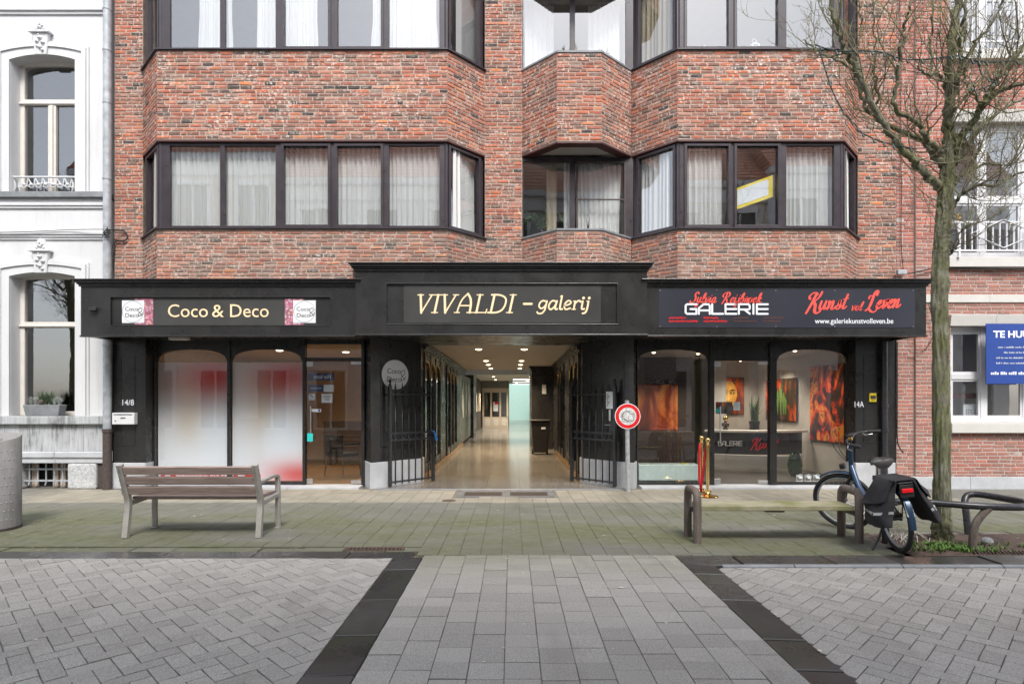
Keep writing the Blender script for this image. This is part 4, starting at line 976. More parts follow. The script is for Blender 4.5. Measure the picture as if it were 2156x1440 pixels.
for px in (1389, 1509, 1633, 1757, 1922):
    for py in (611.5, 687.5): a = P(px, py); MB().disc_y((a[0], -.009, a[1]), .009, .0028, 10).build('screw', M['steel'], gs)
# round florist sign on the splayed panel
fr, L = frame(PLc, PLi); q = fr[0] + fr[1] * .5 + fr[2] * .012
rs = empty('round_sign', 'oval white florist sign on the black panel behind the gate', 'sign', (q.x, q.y, wz(789, .27)), math.atan2(fr[1].y, fr[1].x))
MB().disc_y((0, -.012, 0), .262, .012, 48, .29).build('disc', M['wletter'], rs); coco_logo(0, -.012, 0, .255, rs, ring=False)
# posters in the shop windows (soft blurred print)
def blob_print(name, base, blobs):
    t = NT(name); x, y, z = t.xyz(); col = t.mix(t.rng(z, .2, 2.2), base[0], base[1])
    for bx, bz, rx, rz, c, amp in blobs:
        dx = t.math('DIVIDE', t.math('SUBTRACT', x, bx), rx); dz = t.math('DIVIDE', t.math('SUBTRACT', z, bz), rz)
        r2 = t.math('ADD', t.math('MULTIPLY', dx, dx), t.math('MULTIPLY', dz, dz))
        col = t.mix(t.rng(t.math('POWER', 2.718, t.math('MULTIPLY', r2, -1.)), 0, 1, 0, amp), col, c)
    t.color(col).set(.35); return t.m
RD = (.6, .025, .02)
M['post1'] = blob_print('printed_window_film', ((.72, .74, .78), (.62, .57, .555)), [(wx(400, GY), wz(800, GY), .55, .4, (.6, .22, .16), .7), (wx(395, GY), wz(870, GY), .22, .5, (.6, .46, .3), .6), (wx(452, GY), wz(792, GY), .58, .34, RD, 1.), (wx(470, GY), wz(920, GY), .35, .4, (.72, .76, .83), .7)])
M['post2'] = blob_print('printed_window_film_two', ((.72, .74, .78), (.62, .57, .555)), [(wx(560, GY), wz(800, GY), .55, .4, (.6, .22, .16), .7), (wx(548, GY), wz(870, GY), .2, .5, (.6, .46, .3), .6), (wx(612, GY), wz(792, GY), .58, .34, RD, 1.), (wx(590, GY), wz(920, GY), .35, .4, (.72, .76, .83), .7), (wx(625, GY), wz(1000, GY), .6, .26, RD, .9)])
for x0, x1, m, lab in ((-6.285, -5.04, 'post1', 'large blurred red and white poster in the florist window beside the mailbox'), (-4.965, -3.71, 'post2', 'large blurred red and white poster in the florist window beside the glass door')):
    ps = empty('window_poster', lab, 'poster', ((x0 + x1) / 2, GY + .016, .1))
    w = (x1 - x0) / 2; MB().box(-w, w, 0, .003, .0, wz(763, GY) - .1).build('print', M[m], ps)
    if m == 'post1':
        MB().box(-w + .05, w, -.005, -.002, .065, .115).build('red_strip', M['red'], ps)
        text('contact_line', 'info@notariaatszabo.be - 014 41 19 87', .16, -.005, .09, .92, .034, M['wletter'], ps, bold=.02)
        MB().box(-w + .12, -w + .22, -.007, -.0055, .085, .1).build('white_bar', M['wletter'], ps)
    else: MB().box(-w + .02, -w + .5, -.005, -.002, .065, .115).build('red_strip', M['red'], ps); MB().box(-w + .1, -w + .22, -.007, -.0055, .085, .1).build('white_bar', M['wletter'], ps)
# notices on the glass doors
def notice(name, label, px0, py0, px1, py1, m, y=GY + .02, cat='notice', th=.002):
    x0, x1, z0, z1 = wx(px0, y), wx(px1, y), wz(py1, y), wz(py0, y)
    r = empty(name, label, cat, ((x0 + x1) / 2, y, z0)); MB().box(-(x1 - x0) / 2, (x1 - x0) / 2, -th, 0, 0, z1 - z0).build('sheet', M[m], r); r['w'] = x1 - x0; r['h'] = z1 - z0; return r
n1 = notice('door_notice', 'dark blue notice with white lettering, topmost on florist glass door', 648, 785, 704, 801, 'navyprint'); text('lettering', 'Hier komt', .02, -.002, n1['h'] / 2, .3, .075, M['wletter'], n1, mirror=True)
n2 = notice('door_notice', 'half blue half white notice below the topmost one on florist door', 648, 810, 703, 825, 'paper'); MB().box(-n2['w'] / 2, .05, -.005, -.0025, 0, n2['h']).build('blue_half', M['navyprint'], n2); text('lettering', 'wijnkaarten', -.08, -.0055, n2['h'] / 2, .19, .035, M['wletter'], n2, mirror=True)
n3 = notice('door_notice', 'white typed sheet hanging right of the camera sticker on florist door', 677, 829, 700, 848, 'paper')
for k in range(4): MB().box(-.07 + .01 * k, .07 - .008 * k, -.004, -.0022, .12 - .025 * k, .128 - .025 * k).build('text_line', M['dkletter'], n3)
n4 = notice('camera_sticker', 'small square camera surveillance sticker on florist glass door', 650, 829, 663, 842, 'paper', cat='sticker'); MB().plate([(-.03, .075), (.03, .045), (.035, .06), (-.02, .095)], -.004, -.0022).build('camera_symbol', M['dkletter'], n4); text('lettering', 'CCTV', 0, -.0022, .022, .08, .025, M['dkletter'], n4)
n5 = notice('door_notice', 'narrow white label with blue square above the florist door handle', 654, 861, 676, 867, 'paper', GY - .012); MB().box(n5['w'] / 2 - .05, n5['w'] / 2 - .01, -.004, -.0022, .008, n5['h'] - .008).build('blue_square', M['bluesign'], n5)
n6 = notice('door_tag', 'turquoise card hanging from the florist door handle', 647, 912, 659, 929, 'teal', GY - .075, cat='tag', th=.006)
n7 = notice('door_notice', 'cluster of small picture cards stuck on the gallery glass door', 1507, 846, 1542, 871, 'dkletter')
for i, (a, b) in enumerate(((-.11, .13), (0, .13), (-.11, .02), (0, .01), (.1, .06))):
    MB().box(a - .04, a + .04, -.005, -.0025, b, b + .07).build('picture_card', M[('paintA', 'paintC', 'teal', 'paintB', 'greypanel')[i]], n7)
notice('door_notice', 'plain white sheet stuck on the gallery glass door', 1544, 846, 1558, 864, 'paper')
# mailbox, bell box
mb_ = empty('mailbox', 'small white metal mailbox on the black pilaster under the number', 'mailbox', (wx(267), -.001, wz(893)))
MB().box(-.19, .19, -.1, 0, 0, .2).build('body', M['wframe'], mb_, bevel=.008); MB().box(-.16, .16, -.108, -.1005, .165, .18).build('flap', M['steel'], mb_, bevel=.002); MB().box(-.04, .04, -.104, -.1005, .1, .12).build('name_plate', M['dkletter'], mb_); MB().disc_y((-.13, -.105, .06), .012, .004, 12).build('lock', M['dkletter'], mb_)
yb = empty('yellow_box', 'small yellow notice box on the black pilaster by the downpipe', 'box', (wx(1836), -.001, wz(846)))
MB().box(-.06, .06, -.03, 0, 0, .15).build('case', M['yellow'], yb, bevel=.005); MB().box(-.045, .045, -.034, -.0305, .05, .11).build('label_sheet', M['castiron'], yb)
for a in range(3): MB().box(-.03 + a * .02, -.018 + a * .02, -.037, -.0345, .02, .035).build('mark', M['dkletter'], yb)
# ---------------------------------------------------------------- passage
psg = empty('passage', 'lit covered shopping passage with black walls and polished tile floor', None, kind='structure')
PX0, PX1, CZ = -1.7, 1.3, 2.63
def part(name, mb, m, bevel=0, parent=None, smooth=False): return mb.build(name, M[m], parent or psg, bevel=bevel, smooth=smooth)
pf = part('passage_floor', MB().box(-4, 3.2, -.03, 40, -.05, .004), 'ptile')
tv = []
for k in range(8):
    me = slab(.597, .597, .02, .0015, .0004).mesh('floor_tile', M['ptile']); put_attr(me, [k / 7] * len(me.polygons)); tv.append(me)
for j in range(22):
    for i in range(7 if j > 1 else 8): link('floor_tile', random.choice(tv), pf, (-1.96 + .6 * i, .27 + .6 * j, .012))
part('passage_ceiling', MB().box(-2, 1.6, 1.14, 10.8, CZ, CZ + .04), 'plaster')
part('passage_ceiling', MB().box(-4, 3.2, 14.2, 30, CZ + .1, CZ + .2), 'wallpale'); part('skylight', MB().box(-4, 3.2, 30.01, 38.1, CZ + .5, CZ + .52), 'shopglass')  # far skylight added so that daylight reaches the green back wall
part('skylight_upstand', MB().box(-4, 3.2, 14.05, 14.19, CZ - .02, 3.6), 'wframe'); part('skylight_upstand', MB().box(-4, 3.2, 10.62, 10.79, CZ + .041, 3.6), 'wframe')
part('skylight', MB().box(-4, 3.2, 10.8, 14.05, 3.3, 3.32), 'curtain')
for k in range(5): part('skylight_bar', MB().box(-3.5 + k * 1.5, -3.44 + k * 1.5, 10.8, 14.04, 3.25, 3.299), 'wframe')
part('back_wall', MB().box(-4, 3.2, 38, 38.2, 0, 3), 'tealwall')
part('side_wall', MB().box(-4.1, -3.9, 16.5, 38, 0, 3.6), 'wallpale'); part('side_wall', MB().box(2.2, 2.4, 10.9, 38, 0, 3.6), 'tealwall')
# left wall: arched shop windows between black piers
def side_window(y0, y1, x, sg, n):
    """n arched lights in the side wall between y0 and y1, seen from the passage; sg = +1 for the wall on the left"""
    w = (y1 - y0) / n; root = empty('passage_window', parent=psg, loc=(x, y0, 0), rz=R(90))     # local x runs along +y
    for k in range(n):
        a, b = k * w, (k + 1) * w
        mb = arch_plate(a + .05, b - .05, 2.0, 2.3, 2.45, -.03, .03); mb.box(a, a + .05, -.045, .045, .12, 2.45); mb.box(b - .05, b, -.045, .045, .12, 2.45); mb.box(a + .05, b - .05, -.035, .035, .12, .3)
        mb.build('arched_frame', M['black'], root); MB().box(a + .04, b - .04, -.004, .004, .29, 2.4).build('pane', M['shopglass'], root)
        MB().tube([(a + .06 + (b - a - .12) * i / 16, -.036 * sg, 1.99 + .3 * max(0, 1 - abs(i / 8 - 1) ** 2.4) ** (1 / 2.4)) for i in range(17)], .008, 6).build('gilt_bead', M['gold'], root)
    return root
side_window(1.05, 3.6, PX0, 1, 3); side_window(5.0, 7.7, PX0, 1, 3)
for y0, y1 in ((.72, 1.05), (3.6, 5.0), (7.7, 9.8)): part('pier', MB().box(PX0 - .1, PX0 + .01, y0 + .3 if y0 < 1 else y0 + .001, y1 - .001, .0, 2.46), 'black')
part('plinth', MB().box(PX0 - .12, PX0 + .06, 1.03, 9.8, .0, .119), 'floorwood', .005)
part('header', MB().box(PX0 - .12, PX0 + .02, 1.02, 10.6, 2.461, CZ), 'black')
for dx, z in ((.03, 2.45), (.07, 2.5), (.12, 2.55)): part('cornice', MB().box(PX0, PX0 + dx, .98, 10.6, z, z + .049), 'black', .008); part('cornice', MB().box(PX1 - dx, PX1, .98, 8.5, z, z + .049), 'black', .008)
part('grey_panel', MB().box(PX0 - .1, PX0 - .02, 9.81, 14.3, .1, 2.45), 'greypanel')
for k in range(3):
    mb = MB().disc_y((0, 0, 0), .62, .02, 36, .33); o = part('oval_mirror', mb, 'paper'); o.rotation_euler = (0, 0, R(90)); o.location = (PX0 - .005, 10.6 + 1.3 * k, 1.55)
part('pier', MB().box(PX0 - .3, PX0 + .1, 14.5, 16.4, 0, 2.73), 'black'); part('wall', MB().box(PX0 - .5, PX0 - .1, 16.41, 24.4, 0, 2.73), 'castiron')
for k in range(4):
    part('picture', MB().box(PX0 - .098, PX0 - .06, 17.2 + 1.6 * k, 18.2 + 1.6 * k, 1., 1.95), 'beige')
# right wall
side_window(1.05, 2.9, PX1, -1, 2); side_window(4.4, 6.2, PX1, -1, 2)
for y0, y1 in ((1.02, 1.05), (2.9, 4.4), (6.2, 8.5)): part('pier', MB().box(PX1 - .01, PX1 + .1, y0, y1, 0, 2.46), 'black')
part('plinth', MB().box(PX1 - .07, PX1 + .12, 1.02, 6.5, 0, .119), 'floorwood', .005); part('header', MB().box(PX1 - .02, PX1 + .12, 1.02, 10.6, 2.461, CZ), 'black')
part('black_portal', MB().box(.62, PX1 + .3, 8.5, 10.7, .0, 2.5), 'black', .01)
for dx, z in ((.03, 2.5), (.06, 2.545), (.09, 2.59)): part('cornice', MB().box(.62 - dx, PX1, 8.5 - dx, 10.7, z, z + .04), 'black', .006)
part('wall_plate', MB().box(.95, 1.08, 8.47, 8.5, 1.75, 2.05), 'paper', .004)
# beige shop at the end of the passage
bs = empty('corner_shop', parent=psg, loc=(-.97, 24.5, 0))
MB().box(-.75, .75, 0, .2, 0, .62).build('panel_base', M['beige'], bs); MB().box(-.78, .78, -.03, .2, 2.05, 2.3).build('head', M['beige'], bs); MB().box(-.8, .8, 0, .2, 2.301, 2.73).build('top_panel', M['greypanel'], bs)
for x in (-.72, -.25, .28, .7): MB().box(x - .05, x + .05, -.02, .18, .621, 2.049).build('post', M['beige'], bs)
MB().box(-.7, .7, .1, .108, .621, 2.049).build('pane', M['shopglass'], bs); MB().box(-2.2, .8, .9, 1., 0, 2.7).build('inner_wall', M['darkroom'], bs)
for x in (-.48, .02, .5): MB().box(x - .13, x + .13, -.015, -.0005, .12, .5).build('raised_panel', M['cream'], bs, bevel=.01)
MB().box(-.12, .16, -.01, .05, .95, 1.5).build('white_poster', M['paper'], bs); MB().box(-.05, .16, -.02, -.0105, 1.35, 1.5).build('red_corner', M['red'], bs)
# ceiling lamps (lit)
def spot(x, y, z, e, label, group, r=.075, col=(1, .78, .52), size=130):
    s_ = empty('ceiling_spot', label, 'lamp', (x, y, z), group=group)
    MB().lathe([(r, -.012), (r + .02, -.01), (r + .02, 0), (r, 0)], (0, 0, 0), 20).build('trim_ring', M['steel'], s_); MB().lathe([(.001, -.03), (r * .5, -.027), (r * .85, -.018), (r, -.006)], (0, 0, 0), 20).build('lens', M['lamp'], s_)
    l = bpy.data.lights.new('spot_light', 'SPOT'); l.energy = e; l.color = col; l.spot_size = R(size); l.spot_blend = .7; l.shadow_soft_size = .06
    lo = bpy.data.objects.new('spot_light', l); COL.objects.link(lo); lo.parent = s_; lo.location = (0, 0, -.05)
for y in (2.4, 5.95, 7.65, 9.6):
    for x in (-.71, .26): spot(x, y, CZ, 105, 'round warm ceiling spot in the passage ceiling', 'passage ceiling spots')
for x, y in ((-.9, 15.2), (.9, 15.2), (-.9, 18.5), (.9, 18.5), (-.9, 22.3), (.9, 24), (.3, 28)): spot(x, y, CZ + .1, 190, 'round warm ceiling spot added to brighten the passage beyond the skylight', 'added spots beyond the skylight', col=(1, .9, .74))  # spots added to lift the dark far end of the passage
for y in (21, 25, 29):
    tb = empty('tube_lamp', 'lit white tube lamp on the ceiling at the far end of the passage', 'lamp', (.6, y, CZ + .1), group='far tube lamps')
    MB().box(-.6, .6, -.06, .06, -.05, 0).build('housing', M['wframe'], tb); MB().box(-.55, .55, -.05, .05, -.062, -.0505).build('diffuser', M['tubelamp'], tb)
# wheelie bin
wb = empty('wheelie_bin', 'black wheelie bin standing against the passage wall', 'bin', (.8, 6.65, .012))
MB().hexa([(-.2, -.2, .06), (.2, -.2, .06), (.2, .2, .06), (-.2, .2, .06), (-.26, -.27, .93), (.26, -.27, .93), (.26, .27, .93), (-.26, .27, .93)]).build('body', M['plastic'], wb, bevel=.02)
MB().box(-.28, .28, -.3, .28, .935, .985).build('lid', M['plastic'], wb, bevel=.02); MB().tube([(-.24, .3, .95), (.24, .3, .95)], .016, 8).build('handle', M['plastic'], wb)
for x in (-.21, .21): o = MB().disc_y((0, 0, 0), .1, .05, 20).build('wheel', M['rubber'], wb); o.rotation_euler = (0, 0, R(90)); o.location = (x + .025, .17, .1)
MB().box(.02, .14, -.262, -.252, .72, .78).build('label_sticker', M['paper'], wb)
# ---------------------------------------------------------------- gallery and florist interiors
room = empty('gallery_room', 'pale gallery room with dark floor behind the shop windows', None, kind='structure')
part('gallery_floor', MB().prism([(2.23, .37), (6.45, .37), (6.45, 5.1), (1.42, 5.1), (1.42, 1.05), (2.23, 1.05)], -.04, .03), 'greyfloor', parent=room)
mb = MB().box(1.4, 6.45, 5.1, 5.2, .0, 2.62); mb.box(6.36, 6.45, .3, 5.099, .031, 2.615); mb.box(1.42, 1.5, 1.05, 5.099, .031, .3); part('gallery_wall', mb, 'wallpale', parent=room)
part('gallery_ceiling', MB().prism([(2.23, .34), (6.35, .34), (6.35, 5.09), (1.42, 5.09), (1.42, 1.05), (2.23, 1.05)], 2.52, 2.58), 'wallpale', parent=room)
part('partition', MB().box(1.9, 4.1, 3.3, 3.4, .031, 2.519), 'castiron', parent=room); part('low_cabinet', MB().box(2.3, 4.05, 2.95, 3.29, .031, .84), 'castiron', .01, room); part('wall_lining', MB().box(1.51, 1.56, 1.06, 3.29, .031, 2.519), 'darkroom', parent=room); part('partition', MB().box(4.72, 5.0, 3.6, 5.09, .031, 2.519), 'desk', parent=room)  # dark brown backing; right of the painting it stands in for a reflection
r2 = empty('florist_room', 'warm lit shop room with brown floor behind the florist door', None, kind='structure')
part('florist_floor', MB().prism([(-6.5, .37), (-2.62, .37), (-2.62, 1.05), (-1.82, 1.05), (-1.82, 5.1), (-6.5, 5.1)], -.04, .03), 'floorwood', parent=r2)
mb = MB().box(-6.5, -1.8, 5.1, 5.2, 0, 2.62); mb.box(-6.5, -6.33, .31, 5.099, .031, 2.615); mb.box(-2.45, -2.35, 2.2, 5.09, .031, 2.58); part('florist_wall', mb, 'beige', parent=r2)
part('florist_ceiling', MB().prism([(-6.32, .34), (-2.62, .34), (-2.62, 1.05), (-1.82, 1.05), (-1.82, 5.09), (-6.32, 5.09)], 2.53, 2.58), 'plaster', parent=r2)
part('counter', MB().box(-4.4, -2.6, 3.6, 4.2, .031, 1.05), 'castiron', .01, r2); part('dark_door', MB().box(-3.2, -2.5, 5.05, 5.09, .031, 2.1), 'castiron', parent=r2)
for x, y in ((-5.6, 1.6), (-4.6, 1.5), (-3.4, 1.9), (-3.2, 3.4)): spot(x, y, 2.53, 34, 'round warm ceiling spot inside the florist shop', 'florist ceiling spots', col=(1, .7, .38))
for x, y in ((5.6, 1.5), (5.0, 2.7), (5.8, 3.4), (2.9, 1.9), (3.9, 2.2), (5.6, 4.3)): spot(x, y, 2.52, 34, 'small bright ceiling spot inside the gallery', 'gallery ceiling spots', r=.04, col=(1, .87, .7))
def wall_painting(label, m, p0, p1, z0, z1, extra=None, fm='castiron'):
    """canvas on the wall p0 -> p1 with a thin dark edge"""
    fr, L = frame(p0, p1); c = (fr[0] + fr[1] * (L / 2)); r = empty('painting', label, 'painting', (c.x, c.y, z0), math.atan2(fr[1].y, fr[1].x))
    MB().box(-L / 2, L / 2, -.035, -.006, 0, z1 - z0).build('stretcher', M[fm], r); MB().box(-L / 2 + .01, L / 2 - .01, -.04, -.0352, .01, z1 - z0 - .01).build('canvas', M[m], r)
    return r
# right wall of the gallery faces -x: frame from far to near so that the outward normal points into the room
wall_painting('tall fiery red and orange abstract painting on the gallery side wall', 'paintA', (6.355, 2.35), (6.355, 1.05), .7, 2.235)
tp = wall_painting('dark painting of yellow green tulips on the gallery side wall', 'paintB', (6.355, 4.55), (6.355, 2.95), 1.06, 2.04)
mb = MB()
for k, (a, h) in enumerate(((-.1, .75), (.05, .85), (.2, .7), (.3, .55))):
    w = .07; mb.plate([(a - w * .3, .15), (a + w * .3, .15), (a + w, h * .75), (a + .02, h), (a - w, h * .8)], -.044 - .0006 * k, -.0415)
mb.build('tulip_leaf', M['leafg'], tp)
mb = MB()
for k, (a, b) in enumerate(((-.55, .3), (-.45, .42), (-.62, .5))): mb.disc_y((a, -.045 - .0007 * k, b), .11, .001, 16, .08)
mb.build('red_bloom', M['coral'], tp)
fp = wall_painting('orange portrait painting of a face on the gallery back wall', 'paintD', (5.22, 5.09), (5.98, 5.09), 1.18, 2.13)
M['skin'] = simple('amber_face', (.66, .34, .07), .5, var=.35, scale=7); M['skin2'] = simple('pale_amber', (.8, .55, .18), .5, var=.2)
def fface(pts, m, nm, y): MB().plate(pts, y, y + .0008).build(nm, M[m], fp)
fface([(-.02 + .22 * math.cos(a) * (1 - .25 * max(0, -math.sin(a))), .5 + .36 * math.sin(a)) for a in [i * .2618 for i in range(24)]], 'skin', 'face_shape', -.043)
for sg in (-1, 1):
    ex = -.02 + sg * .1; fface([(ex + .065 * math.cos(a), .55 + .028 * math.sin(a)) for a in [i * .524 for i in range(12)]], 'inset', 'eye', -.045); MB().disc_y((ex, -.047, .55), .018, .001, 12).build('iris', M['skin2'], fp)
    fface([(ex - .075 * 1, .6), (ex + .075, .605), (ex + .07, .622), (ex - .0, .64), (ex - .07, .62)], 'inset', 'brow', -.0455)
fface([(-.045, .36), (.005, .36), (-.005, .56), (-.03, .56)], 'skin2', 'nose', -.0462)
fface([(-.02 + .075 * math.cos(a), .27 + .03 * math.sin(a)) for a in [i * .524 for i in range(12)]], 'lintel', 'mouth', -.0458)
wall_painting('amber and rust abstract canvas on the gallery partition', 'paintC', (2.55, 3.295), (3.78, 3.295), .85, 1.9)
# curved reception desk
dk = empty('reception_desk', 'white curved reception desk with dark front panel in the gallery', 'desk', (5.3, 2.9, .03))
def arc(r, a0, a1, n=20): return [(r * math.sin(a0 + (a1 - a0) * i / n), -r * math.cos(a0 + (a1 - a0) * i / n)) for i in range(n + 1)]
def band(r0, r1, z0, z1, sx=1.25): A = arc(r1, -1.15, 1.0); B = arc(r0, -1.15, 1.0); return MB().prism([(x * sx, y * .75) for x, y in A] + [(x * sx, y * .75) for x, y in reversed(B)], z0, z1)
band(.6, .95, .1, .36).build('lower_band', M['desk'], dk, smooth=True); band(.62, .9, .361, .82).build('dark_front', M['black'], dk, smooth=True); band(.5, 1.0, .821, .87).build('desk_top', M['desk'], dk, bevel=.006)
tech_text('block_lettering', 'GALERIE', -.95, -.45, .55, .09, -.63, M['wletter'], dk, w=.15); dk.children[-1].rotation_euler = (0, 0, R(-20)); dk.children[-1].location = (-.12, -.22, 0)
script_text('script_lettering', 'Kunst', -.3, .25, .5, .11, -.7, M['red'], dk)
bust = empty('bust', 'small dark bronze bust standing on the reception desk', 'bust', (4.62, 2.6, .901))
MB().lathe([(.06, 0), (.065, .02), (.03, .05), (.075, .08), (.08, .13), (.03, .165), (.03, .18)], (0, 0, 0), 14).build('shoulders', M['castiron'], bust, smooth=True); MB().ball((0, 0, .235), .05, 8, 1.25).build('head', M['gold'], bust, smooth=True)
vp = empty('vase_plant', 'dark green leafy plant in a tall pot on the gallery floor', 'plant', (5.9, 4.2, .03))
MB().lathe([(.1, 0), (.14, .3), (.11, .9), (.13, 1.0)], (0, 0, 0), 18).build('pot', M['plastic'], vp, smooth=True)
mb = MB()
for k in range(14): tuft(mb, (random.uniform(-.05, .05), random.uniform(-.05, .05), .95), 2, .65, .25, .03)
mb.build('leaves', M['conifer'], vp)
M['vaseg'] = simple('dark_green_glass', (.03, .06, .035), .12, var=.6, scale=9)
gv = MB().lathe([(.07, 0), (.12, .07), (.14, .22), (.11, .38), (.07, .46), (.085, .5)], (5.6, 1.5, .031), 22); tag(gv.build('glass_vase', M['vaseg'], smooth=True), 'green glass floor vase beside the reception desk', 'vase')
# glass display case
dc = empty('display_case', 'low pale green glass display case behind the gallery window', 'display case', (2.82, .62, .03))
MB().box(-.54, .56, -.2, .2, .06, .34).build('body', M['frost'], dc, bevel=.006); MB().box(-.5, .52, -.16, .16, 0, .059).build('plinth', M['plastic'], dc); MB().box(-.54, .56, -.2, .2, .36, .372).build('glass_top', M['shopglass'], dc); MB().box(.28, .36, -.05, .03, .341, .358).build('card_box', M['yellow'], dc)
# projector lamps on a rail near the window
for k in range(3):
    x = wx(1683 + 18 * k, .7); s_ = empty('floor_spotlight', 'small white theatre spotlight on the gallery floor by the window', 'spotlight', (x, .7, .031), group='floor spotlights in the gallery')
    MB().box(-.06, .06, -.03, .03, 0, .015).build('foot', M['paper'], s_); MB().tube([(-.05, 0, .015), (-.055, 0, .12), (.055, 0, .12), (.05, 0, .015)], .006, 6).build('yoke', M['paper'], s_)
    o = MB().lathe([(.02, -.05), (.035, -.04), (.04, .03), (.045, .05), (.04, .05), (.036, .03), (.001, .02)], (0, 0, 0), 16).build('head', M['paper'], s_, smooth=True); o.location = (0, 0, .085); o.rotation_euler = (R(70), 0, 0)
# rope stanchions outside
st = empty('rope_barrier', 'two gold posts joined by a red velvet rope outside the gallery door', 'rope barrier', (3.12, -.62, 0))
for nm, (x, y), h in (('front', gnd(1490, 1046), .94), ('rear', gnd(1477, 1035.5), .94)):
    x -= 3.12; y += .62
    MB().lathe([(.16, .0), (.165, .012), (.15, .022), (.07, .035), (.03, .06), (.024, .08), (.024, h - .14), (.045, h - .135), (.045, h - .12), (.024, h - .11), (.02, h - .075)], (x, y, .002), 28).build('post', M['gold'], st, smooth=True); MB().ball((x, y, h - .04), .04, 10).build('ball', M['gold'], st, smooth=True)
a = gnd(1490, 1046); b = gnd(1477, 1035.5); a = (a[0] - 3.12, a[1] + .62); b = (b[0] - 3.12, b[1] + .62)
rp = spline([(b[0] - .03, b[1] - .03, .8), (b[0] - .05, b[1] - .05, .72), (b[0] - .055, b[1] - .06, .3), (b[0] - .05, b[1] - .1, .13), ((a[0] + b[0]) / 2 - .05, (a[1] + b[1]) / 2, .06), (a[0] - .06, a[1] + .15, .13), (a[0] - .04, a[1] + .1, .35), (a[0] - .02, a[1] + .05, .72), (a[0], a[1] + .03, .8)], 8)
MB().tube(rp, .021, 10).build('rope', M['rope'], st, smooth=True)
for q in (rp[0], rp[-1]): MB().tube([q + Vector((0, 0, -.07)), q], .024, 10).build('rope_end', M['gold'], st, smooth=True)
# chairs in the florist shop
for x, y, rz, lab in ((-3.35, 1.5, 2.6, 'black armchair with wooden legs behind the florist glass door'), (-2.85, 2.6, 3.6, 'black armchair beside the counter inside the florist shop')):
    c = empty('chair', lab, 'chair', (x, y, .031), rz)
    MB().box(-.24, .24, -.24, .24, .4, .47).build('seat', M['fabric'], c, bevel=.02); MB().box(-.24, .24, .2, .25, .47, .84).build('backrest', M['fabric'], c, bevel=.02)
    for sx in (-1, 1):
        MB().box(sx * .25 - .02, sx * .25 + .02, -.22, .2, .62, .66).build('armrest', M['fabric'], c, bevel=.01)
        for sy in (-1, 1): MB().tube([(sx * .25, sy * .24, 0), (sx * .22, sy * .2, .63 if sy < 0 else .4)], [.014, .02], 8).build('leg', M['floorwood'], c)
# ---------------------------------------------------------------- passage gates
def gate(label, s, e, latch):
    fr, L = frame(s, e) if s[0] < e[0] else frame(e, s)
    o = fr[0]; g = empty('iron_gate', label, 'gate', (o.x, o.y, 0), math.atan2(fr[1].y, fr[1].x), group=None)
    post = lambda x: MB().box(x - .026, x + .026, -.026, .026, .03, 1.78)
    for x in (.022, L - .022):
        p = post(x).build('post', M['blackm'], g, bevel=.003); MB().lathe([(.02, 1.781), (.028, 1.8), (.012, 1.82), (.03, 1.85), (.02, 1.88), (.001, 1.91)], (x, 0, 0), 12).build('finial', M['blackm'], p, smooth=True)
    for z in (.1, .83, .95, 1.63): MB().box(.045, L - .045, -.014, .014, z - .016, z + .016).build('rail', M['blackm'], g)
    n = 6; me = MB().tube([(0, 0, .06), (0, 0, 1.70)], .012, 8).mesh('bar', M['blackm'], True); sp = MB().lathe([(.006, 1.69), (.022, 1.715), (.018, 1.74), (.001, 1.86)], (0, 0, 0), 8).mesh('spike', M['blackm'])
    for k in range(n): x = .05 + (L - .1) * (k + .6) / (n + .2); b_ = link('bar', me, g, (x, 0, 0)); link('spike', sp, b_)
    ring = MB().ring_y((0, -.012, .89), .033, .046, .024, 20).mesh('ring', M['blackm'])
    for k in range(n): link('ring', ring, g, (.05 + (L - .1) * (k + .1) / n + .075, 0, 0))
    if latch:
        MB().box(L - .13, L - .025, -.02, .02, .98, 1.16).build('lock_box', M['blackm'], g); MB().tube([(L - .08, -.04, 1.1), (L - .2, -.05, 1.1)], .009, 8).build('handle', M['steel'], g); MB().box(L - .2, L - .05, -.016, -.012, 1.38, 1.68).build('notice_plate', M['paper'], g); MB().box(L - .14, L - .1, -.016, -.012, 1.17, 1.36).build('plate', M['steel'], g)
        for k in range(7): MB().box(L - .18, L - .16 + .02 * (k % 3), -.018, -.0165, 1.42 + .034 * k, 1.435 + .034 * k).build('text_line', M['dkletter'], g)
    return g
gate('open black iron gate with spikes standing before the oval sign', (-2.135, .05), (-1.455, .82), False)
gate('open black iron gate with white notice plate and lock', (1.096, .79), (1.80, .04), True)
bl = MB(); q0 = Vector((-1.475, .79, .95))
bl.tube(spline([q0 + Vector((-.02, -.02, .02)), q0 + Vector((.02, -.03, .0)), q0 + Vector((.06, -.05, -.06)), q0 + Vector((.08, -.05, -.16))], 6), [.012] * 7 + [.018] * 6 + [.025] * 6, 7)
tag(bl.build('plastic_rag', M['bluecloth'], smooth=True), 'knotted blue plastic rag tied to the gate rail', 'rag')
